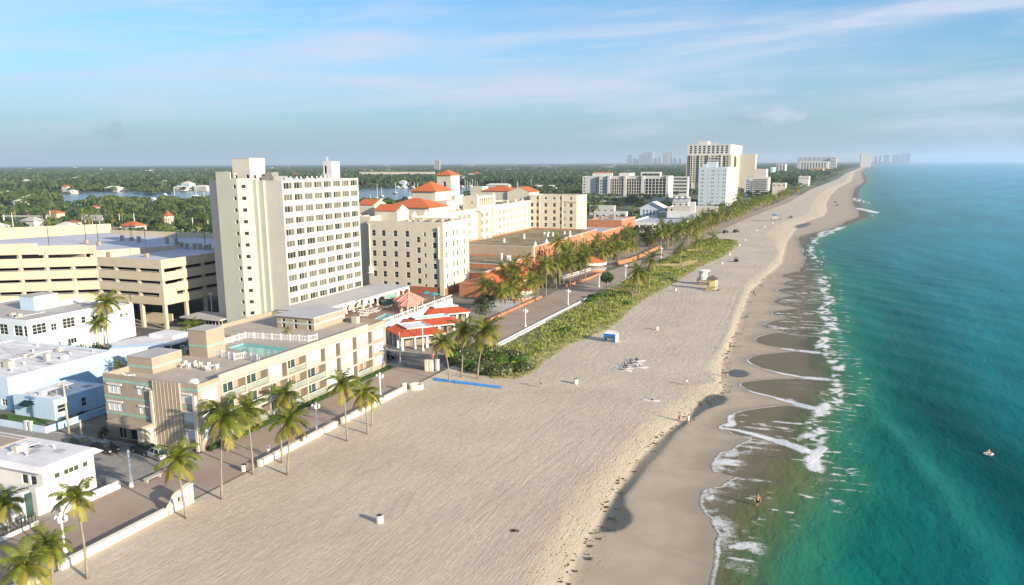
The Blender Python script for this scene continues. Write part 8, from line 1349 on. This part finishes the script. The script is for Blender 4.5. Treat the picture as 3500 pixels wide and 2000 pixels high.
# big cream resort tower behind
YC = 1150.0
def fb_(name, label, u0, u1, u2, vt, y0, mat_, nx, nz, ex, ww=2.0, wh=1.6, z0=2, cat='tower', pz=0.0, group=None, parent=None, roofm=None, par_h=.6, zb0=0.0):
    xa, _ = xz(u0, vt, y0); xb, zt_ = xz(u1, vt, y0); y1 = float(RXp(u2, vt, xb)[1]) if u2 > u1 else y0 + 18; y1 = min(y1, y0 + 140)
    t_ = parent or thing(name, label, cat, ((xa + xb) / 2, y0, 0), group); W_, Hh = xb - xa, zt_
    so = fgrid(W_, zt_ - zb0, nx, nz, ww, wh, W_ * .06, z0, 1.6) if nx else []; eo = fgrid(y1 - y0, zt_ - zb0, ex, nz, ww, wh, (y1 - y0) * .08, z0, 1.6) if ex else []
    block(t_, xa, xb, y0, y1, zb0, zt_, mat_, roofm or roof_g, so, eo, par_h, .3, .3, win=dict(nx=1, nz=1, fr=.12, mats=fw, key='far')); return t_, (xa, xb, y0, y1, zt_)
t_, q_ = fb_('resort_tower', 'largest cream and white stepped resort tower on the skyline of the beach', 2347, 2500, 2546, 529, YC, far_c, 11, 12, 6, 3.0, 1.9, 14); fb_('', '', 2349, 2498, 2538, 493, YC + 8, far_w, 9, 4, 4, 3.6, 2.2, 3, parent=t_, zb0=q_[4] - 1); fb_('', '', 2530, 2583, 2588, 527, YC + 30, far_c, 0, 0, 0, parent=t_); fb_('', '', 2390, 2420, 2428, 483, YC + 20, far_w, 0, 0, 0, parent=t_, zb0=q_[4])
for k in range(9): q = MB(); x = q_[0] + (q_[1] - q_[0]) * (.52 + .05 * k); z = 20 + 3.4 * k; q.box(q_[0] + (q_[1] - q_[0]) * .50, q_[0] + (q_[1] - q_[0]) * .78, YC - 1.4, YC - .002, z, z + .9); part('balcony', q, white, t_)
for x in (.10, .14, .30, .50, .78): q = MB(); xx = q_[0] + (q_[1] - q_[0]) * x; q.box(xx - .4, xx + .4, YC - 1.5, YC - .002, 0, q_[4]); part('vertical_fin', q, far_w, t_)
for x in (.12, .86): q = MB(); xx = q_[0] + (q_[1] - q_[0]) * x; q.box(xx - .8, xx + .8, YC - .3, YC - .003, 4, q_[4] - 2); part('dark_recess', q, gl_d, t_)
SG = MB()
for k in range(3): x = q_[0] + (q_[1] - q_[0]) * (.52 + .07 * k); zz = xz(2450, 493, YC + 8)[1]; SG.box(x - 1.0, x + 1.0, YC + 8.5, YC + 9, zz, zz + 2.8)
part('roof_sign', SG, white, t_, kind='stuff')
# wide white resort
YA = 960.0; t_, q_ = fb_('white_resort', 'wide white six storey resort with glassy balcony bays', 2048, 2286, 2302, 602, YA, far_w, 0, 0, 3, 2.0, 2.0, 2); WA = q_[1] - q_[0]; zA = q_[4]
for a0, a1, kind_ in [(0, .145, 'w'), (.16, .36, 'g'), (.405, .62, 'g'), (.67, .965, 'g')]:
    if kind_ == 'g':
        q = MB(); q.box(q_[0] + WA * a0, q_[0] + WA * a1, YA - .25, YA - .003, 2, zA - 3.2); part('glass_bay', q, gl_t, t_)
        for k in range(6): q = MB(); z = 2 + (zA - 5.2) * k / 6; q.box(q_[0] + WA * a0, q_[0] + WA * a1, YA - 1.6, YA - .26, z, z + .45); part('balcony_slab', q, far_w, t_)
        for k in range(7): q = MB(); x = q_[0] + WA * (a0 + (a1 - a0) * k / 6); q.box(x - .25, x + .25, YA - 1.4, YA - .26, 2, zA - 3.2); part('bay_divider', q, far_w, t_)
    else:
        for i in range(4):
            for k in range(6): q = MB(); x = q_[0] + WA * (a0 + .02 + .033 * i); z = 2.5 + (zA - 6) * k / 6; q.box(x, x + 1.6, YA - .1, YA - .003, z, z + 1.9); part('window', q, gl_d, t_)
for a in (.15, .385, .635, .985): q = MB(); x = q_[0] + WA * a; q.box(x - 1.6, x + 1.6, YA - 2.2, YA - .002, 0, zA + .6); part('white_pier', q, far_w, t_)
fb_('', '', 1991, 2046, 2062, 603, YA + 4, far_w, 2, 6, 0, 2.0, 2.0, 3, parent=t_); fb_('', '', 2190, 2258, 2262, 588, YA + 20, far_w, 3, 1, 0, 8, 2.6, 26, parent=t_); fb_('', '', 2025, 2092, 2095, 592, YA + 25, far_w, 0, 0, 0, parent=t_); fb_('', '', 2290, 2352, 2356, 604, YA + 60, far_w, 8, 5, 0, 4, 2.2, 4, parent=t_); fb_('', '', 2116, 2150, 2170, 592, YA + 22, far_w, 0, 0, 0, parent=t_)
q = MB(); q.gable(q_[0] - 14, q_[0] + 8, YA + 26, YA + 40, zA + 2.2, 2.2); part('tiled_roof', q, tile_o, t_)
# white block right of the blue tower
t_, q_ = fb_('white_balcony_block', 'white seven storey block with long balconies right of the tall cream tower', 2546, 2628, 2634, 606, 1080.0, far_w, 0, 0, 2, 2.2, 1.6, 3, 'block')
for k in range(7):
    z = 2.5 + (q_[4] - 4.5) * k / 7; WD = q_[1] - q_[0]
    for a in (.08, .14): q = MB(); q.box(q_[0] + WD * a, q_[0] + WD * a + 1.3, 1079.9, 1079.997, z, z + 1.3); part('window', q, gl_d, t_)
    q = MB(); q.box(q_[0] + WD * .36, q_[0] + WD * .93, 1079.85, 1079.997, z, z + 1.9); part('balcony_opening', q, gl_d, t_); q = MB(); q.box(q_[0] + WD * .34, q_[0] + WD * .95, 1078.4, 1079.84, z - .5, z + .6); part('balcony_front', q, far_w, t_)
fb_('', '', 2578, 2620, 2626, 578, 1090.0, M('far_pinkish_wall', (.58, .50, .45)), 0, 0, 0, parent=t_)
# gabled blue white house
t_ = thing('gabled_house', 'pale blue gabled house with white trim behind the dark trees', 'house', (-135, 626, 0)); xa, za = xz(2188, 712, 622); xb, _ = xz(2272, 712, 622); zt_ = xz(2230, 690, 622)[1]
block(t_, xa, xb, 622, 636, 0, za, M('pale_lilac_wall', (.55, .62, .74)), roof_g, fgrid(xb - xa, za, 6, 2, 1.5, 2.0, 2, 1.5, 1.2), [], .05, .2, .2, win=dict(nx=2, nz=2, fr=.1)); q = MB(); q.poly((xa, 622, za), (xb, 622, za), ((xa + xb) / 2, 622, zt_)); part('gable_wall', q, MATS['pale_lilac_wall'], t_); q = MB(); q.gable(xa - 1, xb + 1, 620.6, 637, za + .05, zt_ - za, 'y', .4); part('roof', q, M('pale_roof', (.62, .62, .64), .8), t_)
# white art deco club with fin
t_ = thing('white_club', 'low white club with tall fin wall and ribbon windows facing the promenade', 'building', (-100, 500, 0)); y0 = 497.0; xa, _ = xz(2211, 770, 540); xb = -86.5
E6 = [(3 + 3.2 * k, 3.4, 2.5, 2.2) for k in range(20)]
block(t_, -119, xb, 478, 548, 0, 6.8, M('club_wall', (.72, .72, .72), .85, .05, .3), M('pale_grey_roof', (.42, .44, .47), .85, .12, .2), [(4 + 4 * k, 3.2, 3.2, 2.0) for k in range(7)], E6, .9, .3, .3, win=dict(nx=2, nz=1, fr=.12)); q = MB(); q.box(-104, -88, 524, 525.2, 6.8, 11.2); part('billboard_wall', q, white, t_); q = MB(); q.box(-90, -86.7, 526, 528.5, 0, 17); part('fin', q, white, t_); q = MB(); q.box(-113, -98, 535, 546, 5.9, 9.5); part('roof_block', q, M('dull_machine', (.25, .24, .22)), t_); q = MB(); q.box(xb + .002, xb + 3.4, 478, 548, 3.0, 3.25); part('ledge', q, white, t_)
for k, y in enumerate(np.arange(480, 548, 6)): q = MB(); q.box(xb + 3.1, xb + 3.35, y, y + .25, 0, 3); part('ledge_post', q, white, t_)
fb_('beige_block', 'long beige windowless building behind the white club', 2282, 2448, 2463, 710, 612.0, M('beige_wall', (.58, .53, .46), .85, .06, .2), 2, 1, 4, 1.6, 1.6, 6, 'building'); t_, q_ = fb_('white_domed_block', 'white building with small curved parapets below the pale blue high rise', 2298, 2352, 2358, 690, 660.0, far_w, 3, 2, 0, 1.6, 1.8, 4, 'building')
for u, lab in ((2310, 'a'), (2330, 'b'), (2350, 'c')): q = MB(); x, z = xz(u, 690, 660); q.box(x - 2.2, x + 2.2, 659.6, 661, z, z + 3.0); q.lathe((x, 660.3, z + 3), [(2.2, 0), (1.6, .9), (.1, 1.4)], 10); part('curved_parapet', q, far_w, t_)
fb_('white_low_house', 'low white house with terrace left of the gabled house', 2015, 2100, 2104, 703, 640.0, far_w, 4, 1, 0, 2.4, 2.2, 2, 'house'); fb_('white_low_house', 'second low white house nearer to the orange annex', 2030, 2140, 2146, 724, 600.0, far_w, 5, 1, 0, 2.2, 2.0, 1, 'house'); fb_('white_carport', 'white flat topped building in front of the wide resort', 2010, 2300, 2305, 676, 860.0, far_w, 0, 0, 0, cat='building'); fb_('beige_corner_house', 'beige house under the palms beyond the white block', 2640, 2685, 2690, 627, 1010.0, M('beige_wall', (.58, .53, .46)), 3, 2, 0, 1.8, 1.8, 2, 'house'); fb_('white_flat_house', 'flat white house by the far palms', 2730, 2765, 2770, 604, 1500.0, far_w, 4, 2, 0, 2, 2, 2, 'house')
# far towers along the coast and the skyline
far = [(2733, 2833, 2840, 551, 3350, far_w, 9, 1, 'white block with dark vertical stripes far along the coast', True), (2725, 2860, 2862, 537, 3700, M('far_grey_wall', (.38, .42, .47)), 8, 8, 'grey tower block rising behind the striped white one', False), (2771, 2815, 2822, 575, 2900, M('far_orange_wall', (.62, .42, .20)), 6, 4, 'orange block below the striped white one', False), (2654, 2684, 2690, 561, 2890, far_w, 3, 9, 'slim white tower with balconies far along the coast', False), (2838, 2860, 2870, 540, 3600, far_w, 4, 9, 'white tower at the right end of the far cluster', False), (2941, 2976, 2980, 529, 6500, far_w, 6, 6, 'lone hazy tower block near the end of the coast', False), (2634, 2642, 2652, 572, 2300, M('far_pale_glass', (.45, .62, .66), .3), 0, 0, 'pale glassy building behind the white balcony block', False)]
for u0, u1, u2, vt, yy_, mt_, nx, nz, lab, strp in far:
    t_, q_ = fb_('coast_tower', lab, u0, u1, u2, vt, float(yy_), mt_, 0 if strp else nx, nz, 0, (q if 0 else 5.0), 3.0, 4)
    if strp:
        for k in range(nx): q = MB(); x = q_[0] + (q_[1] - q_[0]) * (.06 + .88 * (k + .25) / nx); q.box(x, x + (q_[1] - q_[0]) * .035, yy_ - .4, yy_ - .003, 6, q_[4] - 5); part('dark_stripe', q, gl_d, t_)
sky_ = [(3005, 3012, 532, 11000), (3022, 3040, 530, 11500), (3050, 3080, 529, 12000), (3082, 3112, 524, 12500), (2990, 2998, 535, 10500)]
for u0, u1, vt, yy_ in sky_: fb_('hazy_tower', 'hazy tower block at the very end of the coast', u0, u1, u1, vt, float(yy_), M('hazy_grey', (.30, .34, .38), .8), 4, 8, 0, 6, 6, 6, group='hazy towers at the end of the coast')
CG, CP = M('city_shaded_grey', (.26, .31, .36), .8), M('city_pinkish', (.40, .33, .30), .8)  # city walls darkened in colour to stand in for shaded faces
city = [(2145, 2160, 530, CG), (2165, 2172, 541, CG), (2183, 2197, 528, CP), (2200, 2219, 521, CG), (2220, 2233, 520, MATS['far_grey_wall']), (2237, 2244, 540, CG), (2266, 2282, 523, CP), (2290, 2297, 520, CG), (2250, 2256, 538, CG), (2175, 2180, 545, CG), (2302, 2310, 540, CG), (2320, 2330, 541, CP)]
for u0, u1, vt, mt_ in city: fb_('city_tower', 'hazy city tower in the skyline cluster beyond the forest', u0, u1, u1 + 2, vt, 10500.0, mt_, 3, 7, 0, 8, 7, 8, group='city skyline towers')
t_, q_ = fb_('round_edged_tower', 'lone tall white and green tower far beyond the lagoon', 1484, 1503, 1504, 546, 3400.0, far_w, 0, 0, 0)
for k in range(3): q = MB(); x = q_[0] + (q_[1] - q_[0]) * (.2 + .28 * k); q.box(x, x + 2.6, 3399.6, 3399.997, 3, q_[4] - 3); part('green_stripe', q, gl_t, t_)
# warehouses and roofs among the far trees
gW_ = 'white roofs scattered in the far forest'
t_, q_ = fb_('long_warehouse', 'long white warehouse wall across the lagoon behind the trees', 1228, 1484, 1486, 588, 2050.0, M('far_ochre_white', (.74, .66, .52)), 0, 0, 0, cat='warehouse')
random.seed(23)
for k in range(70):
    u = random.uniform(0, 2330); v = 557 + 4 + 32 * random.random() ** 1.6; p = G(u, v); r = math.hypot(p[0], p[1])
    if inside(np.array([p[0]]), np.array([p[1]]), LAG)[0] or r > 12000: continue
    w_ = random.uniform(8, 30) * (1 + r / 7000); h_ = 9 + random.uniform(0, 3.5) + r / 1500; q = MB(); q.box(p[0] - w_ / 2, p[0] + w_ / 2, p[1], p[1] + w_ * .5, 0, h_); solo('warehouse', q, random.choice([far_w, far_w, far_c, roof_w]), 'pale flat roofed building scattered in the far forest', 'building', (p[0], p[1], 0), gW_)
# houses between the garage and the far shore
def villa(u, v, w_, d_, h_, roofm, label, wallm=None, name='villa'):
    w_, d_, h_ = w_ * .72, d_ * .8, h_ * .62; p = G(u, v); x, y = p[0], p[1]; t_ = thing(name, label, 'house', (x, y, 0)); block(t_, x - w_ / 2, x + w_ / 2, y, y + d_, 0, h_, wallm or far_w, roof_w, fgrid(w_, h_, max(2, int(w_ / 4)), 1, 1.6, 1.6, 1.4, 1.0, .6), fgrid(d_, h_, 2, 1, 1.5, 1.5, 1.4, 1.0, .6), .05, .2, .2, win=dict(nx=1, nz=1, fr=.1)); q = MB(); q.hip(x - w_ / 2 - .7, x + w_ / 2 + .7, y - .7, y + d_ + .7, h_ + .1, min(w_, d_) * .24); part('roof', q, roofm, t_)
wr = M('pale_tile_roof', (.62, .58, .52), .85, .1, .4)
for (u, v, w_, d_, h_, rm, lab) in [(95, 690, 26, 14, 8, wr, 'white villa with pale roof at the left edge behind the palms'), (60, 700, 18, 12, 6, wr, 'lower white villa beside the pale roofed one at the left edge'), (105, 746, 11, 9, 4.5, tile_o, 'small villa with bright orange roof near the white gantry'), (312, 720, 12, 9, 5, tile_r, 'villa with red roof among the palms behind the garage'), (380, 655, 40, 16, 9, wr, 'large tan villa on the far shore of the lagoon'), (318, 652, 14, 9, 7, tile_o, 'villa with orange roof on the far lagoon shore'), (610, 652, 30, 14, 9, wr, 'white villa on the point by the moored yacht'), (685, 652, 36, 14, 10, wr, 'white villa with dark windows behind the catamaran'), (545, 648, 24, 12, 6, wr, 'low pale villa on the far lagoon shore'), (1257, 640, 26, 14, 9, tile_o, 'villa with pale orange roof across the lagoon'), (1290, 638, 24, 13, 8, M('grey_tile_roof', (.42, .46, .46), .8, .1, .4), 'villa with grey green roof across the lagoon'), (1395, 637, 34, 14, 9, wr, 'large white roofed villa across the lagoon'), (1590, 636, 30, 12, 6, wr, 'white house by the boats behind the hotel tower'), (1700, 640, 60, 14, 6, wr, 'long white house behind the tiled hotel roofs'), (1850, 645, 70, 14, 5, wr, 'long low white house right of the tiled hotel roofs'), (20, 668, 20, 12, 7, wr, 'small white villa at the left edge of the far shore'), (180, 640, 16, 10, 7, wr, 'white house among trees on the left far shore'), (240, 662, 18, 11, 6, wr, 'pale house at the left end of the lagoon')]: villa(u, v, w_, d_, h_, rm, lab)
random.seed(41)
for k in range(44):
    az_ = math.radians(random.uniform(24, 58)); r_ = random.choice([random.uniform(380, 690), random.uniform(1250, 1900), random.uniform(1400, 2600)]); x, y = -r_ * math.sin(az_), r_ * math.cos(az_)
    if not clear(x, y, 4): continue
    q = MB(); w_, h_ = random.uniform(8, 14) * (1 + r_ / 4000), random.uniform(4.5, 7) + r_ / 400; q.box(x - w_ / 2, x + w_ / 2, y, y + w_ * .7, 0, h_); t_ = thing('small_house', 'small pale hipped roof house among the trees ' + ('between the garage and the lagoon' if r_ < 700 else 'beyond the lagoon'), 'house', (x, y, 0), 'small houses among the inland trees'); part('wall', q, random.choice([far_w, far_c, lblue]), t_); q = MB(); q.hip(x - w_ / 2 - .6, x + w_ / 2 + .6, y - .6, y + w_ * .7 + .6, h_ + .1, w_ * .2); part('roof', q, random.choice([wr, wr, roof_g, tile_o, roof_w]), t_)
# park behind the garage: pump tower, gantry, billboards, gatehouse
sheet('park_paving', [tuple(G(u, v, .02)[:2]) for u, v in [(0, 800), (150, 812), (420, 795), (560, 785), (760, 780), (760, 768), (430, 776), (150, 780), (0, 783)]], .02, M('tan_paving', (.36, .28, .18), .9, .15, .3))
p = G(236, 802); x, y = p[0], p[1]; t_ = thing('square_kiosk_tower', 'square buff kiosk tower with tiled roof and tall windows behind the garage', 'tower', (x, y, 0)); block(t_, x - 3.6, x + 3.6, y, y + 7, 0, 7.4, cream, roof_g, [(1.2 + 1.25 * k, 3.8, .8, 2.4) for k in range(4)], [(1.2 + 1.3 * k, 3.8, .8, 2.4) for k in range(4)], .05, .2, .4, win=dict(fr=.05, nx=1, nz=1)); q = MB(); q.hip(x - 4.2, x + 4.2, y - .6, y + 7.6, 7.5, 1.3); part('roof', q, M('brown_tile', (.30, .11, .05), .8, .2, 1), t_)
t_ = thing('billboards', 'pair of grey billboards on posts above the kiosk tower', 'billboard', (x, y + 16, 0))
for k in range(3): q = MB(); xx = x - 7 + 6.2 * k; q.box(xx, xx + 5.4, y + 16, y + 16.4, 7.5, 11.2); part('panel', q, M('billboard_grey', (.45, .45, .43), .7, .15, .5), t_); q = MB(); q.tube([(xx + 2.7, y + 16.2, 0), (xx + 2.7, y + 16.2, 7.5)], .18, 6); part('post', q, metal_w, t_)
t_ = thing('sign_gantry', 'white overhead truss gantry over the road at the left edge', 'gantry', tuple(G(20, 785))); A, B_ = G(18, 782), G(150, 784)
for P_0 in (A, B_, A + (-6, 4, 0), B_ + (-4, 6, 0)): q = MB(); q.lathe((P_0[0], P_0[1], 0), [(.6, 0), (.35, 2), (.22, 9)], 8); part('post', q, metal_w, t_)
for zz in (8.2, 9.0): q = MB(); q.tube([(A[0], A[1], zz), (B_[0], B_[1], zz)], .12, 6); part('beam', q, metal_w, t_)
q = MB()
for k in range(16): a = A + (B_ - A) * k / 16; c = A + (B_ - A) * (k + 1) / 16; q.tube([(a[0], a[1], 8.2 if k % 2 else 9.0), (c[0], c[1], 9.0 if k % 2 else 8.2)], .07, 4)
part('lattice', q, metal_w, t_, kind='stuff')
p = G(575, 790); x, y = p[0], p[1]; t_ = thing('gatehouse', 'cream octagonal gatehouse with tall louvre windows and spired roof', 'gatehouse', (x, y, 0)); q = MB(); q.box(x - 5, x + 7, y - 2, y + 6, 0, 3.2); part('base', q, cream, t_); q = MB(); q.box(x - 5.4, x + 7.4, y - 2.4, y + 6.4, 3.2, 3.5); part('eave', q, M('brown_tile', (.30, .11, .05)), t_); q = MB(); q.lathe((x, y + 1, 3.5), [(3.4, 0), (3.4, 6.2)], 8); part('drum', q, cream, t_); q = MB(); q.lathe((x, y + 1, 9.7), [(3.9, 0), (1.8, 1.6), (.2, 3.6)], 8); part('spire_roof', q, M('brown_tile', (.30, .11, .05)), t_)
for k in range(7): a = math.pi * (1.1 + .8 * k / 6); q = MB(); xx, yy_ = x + 3.25 * math.cos(a), y + 1 + 3.25 * math.sin(a); q.box(xx - .3, xx + .3, yy_ - .25, yy_ + .25, 5, 8.6); part('louvre', q, M('louvre_shade', (.30, .26, .18)), t_)
for k, (u, v0, v1) in enumerate([(178, 785, 718), (47, 787, 727), (463, 790, 728), (357, 782, 747), (12, 785, 755), (412, 785, 730), (660, 782, 745), (628, 782, 750), (712, 780, 752)]): p = G(u, v0); z = RYp(u, v1, p[1])[2]; q = MB(); q.tube([(p[0], p[1], 0), (p[0], p[1], z)], [.28, .16], 6); solo('mast', q, metal_w, ['tall white light mast right of the gantry', 'white light mast at the left end of the gantry', 'white flagpole between the kiosk tower and the gatehouse', 'white concrete pole beside the park paving', 'short white pole at the left edge', 'slim white pole left of the flagpole', 'white column right of the gatehouse', 'thin white column near the gatehouse', 'white column near the tall tower'][k], 'pole', tuple(p))
# ------------------------------------------------------------------ boats on the lagoon
hull_m = M('boat_white', (.78, .78, .76), .4, .04, 1)
def boat(u, v, Lb, vm, label, rz=0.0, kind='sail'):
    p = G(u, v, .03); x, y = p[0], p[1]; t_ = thing('sailboat' if kind == 'sail' else 'motor_yacht', label, 'boat', (x, y, .03), 'boats moored on the lagoon', rz); h = Lb / 2; bw = Lb * .15
    q = MB(); n = 7; top = [(h, 0)] + [(h * .55, bw * .75), (0, bw), (-h, bw * .75), (-h, -bw * .75), (0, -bw), (h * .55, -bw * .75)]; bot = [(a * .85, b_ * .55) for a, b_ in top]; fh = Lb * .11; q.add([(a, b_, 0) for a, b_ in bot] + [(a, b_, fh) for a, b_ in top], [tuple(range(n, 2 * n))] + [(i, (i + 1) % n, n + (i + 1) % n, n + i) for i in range(n)]); lpart('hull', q.mesh('hull', hull_m), t_)
    q = MB(); q.box(-h * .5, h * .3, -bw * .55, bw * .55, fh, fh * 1.9); lpart('cabin', q.mesh('cabin', hull_m), t_)
    if kind == 'sail': z = RYp(u, vm, y)[2]; q = MB(); q.tube([(0, 0, fh), (0, 0, z)], .22, 5); lpart('mast', q.mesh('mast', metal_w), t_); q = MB(); q.tube([(0, 0, fh * 2.6), (-h * .85, 0, fh * 2.6)], .22, 6); lpart('boom', q.mesh('boom', M('sail_cover', (.30, .36, .42), .8)), t_)
    else: q = MB(); q.box(-h * .45, h * .1, -bw * .45, bw * .45, fh * 1.9, fh * 2.8); lpart('flybridge', q.mesh('flybridge', hull_m), t_); q = MB(); q.box(-h * .48, h * .28, -bw * .57, bw * .57, fh * 1.25, fh * 1.6); lpart('window_band', q.mesh('window_band', gl_d), t_)
k5 = lambda a, b_: (1200 + a * 400 / 1941, 550 + b_ * 400 / 1941); z1 = lambda a, b_: (a * 750 / 1820, 500 + b_ * 750 / 1820)
for (q_, vm, Lb, lab, kd) in [(k5(740, 548), 623, 13, 'white sailboat with tilted boom in mid lagoon', 'sail'), (k5(980, 625), 653, 10, 'small dark hulled looking sailboat nearest the hotel roof', 'sail'), (k5(1055, 560), 622, 12, 'white sailboat half behind the tiled hotel roof', 'sail'), (k5(440, 645), 630, 12, 'white sailboat above the palm tops right of the tower', 'sail'), (k5(510, 605), 640, 13, 'pale catamaran with mast behind the palm tops', 'sail'), (k5(1105, 545), 626, 10, 'sailboat moored farthest right behind the tiled roof', 'sail'), (z1(1455, 475), 640, 12, 'white sailboat with slanting sail left of the tower', 'sail'), (z1(1630, 428), 628, 17, 'large white catamaran left of the tower', 'sail'), (z1(1372, 425), 0, 18, 'white motor yacht off the wooded point', 'motor'), (z1(1280, 462), 0, 16, 'low white barge like motor boat by the palms', 'motor'), (z1(1700, 480), 655, 9, 'small sailboat next to the tower edge', 'sail'), ((1580, 643), 620, 14, 'white motor yacht among masts right of the hotel tower', 'motor'), ((1610, 641), 0, 14, 'second white motor yacht right of the hotel tower', 'motor'), (k5(330, 440), 0, 14, 'white motor boat at the far villa dock, left one', 'motor'), (k5(880, 455), 0, 15, 'white motor boat at the far villa dock, middle one', 'motor'), (k5(780, 455), 0, 14, 'white motor boat at the far villa dock, second one', 'motor'), (k5(1030, 460), 0, 14, 'white motor boat at the far villa dock, right one', 'motor'), (z1(220, 395), 0, 14, 'white boat at the left end of the lagoon', 'motor'), (z1(590, 395), 0, 12, 'white boat under the far bank trees', 'motor'), (k5(320, 655), 665, 7, 'tiny white sailing dinghy behind the palms', 'sail')]: boat(*q_, Lb, vm, lab, random.uniform(-.5, .5), kd)
for k, u in enumerate((1590, 1598, 1606, 1616, 1624, 1632, 1815, 1770, 1768)): p = G(u, 645); z = RYp(u, 612 + 5 * (k % 3), p[1])[2]; q = MB(); q.tube([(p[0], p[1], 0), (p[0], p[1], z)], .25, 5); solo('dock_mast', q, metal_w, 'bare white mast in the marina behind the hotel', 'mast', tuple(p), 'marina masts')
# ------------------------------------------------------------------ air
m = bpy.data.materials.new('haze_air'); m.use_nodes = True; t = m.node_tree; t.nodes.remove(t.nodes['Principled BSDF']); pv = t.nodes.new('ShaderNodeVolumePrincipled'); pv.inputs['Color'].default_value = (.66, .80, .98, 1); pv.inputs['Density'].default_value = 6.5e-5; pv.inputs['Anisotropy'].default_value = .2; t.links.new(pv.outputs[0], t.nodes['Material Output'].inputs['Volume'])
q = MB(); q.box(-36000, 42000, -400, 36000, -3.0, 260.0); hz_o = link('haze', q.mesh('haze', m)); hz_o['kind'] = 'stuff'
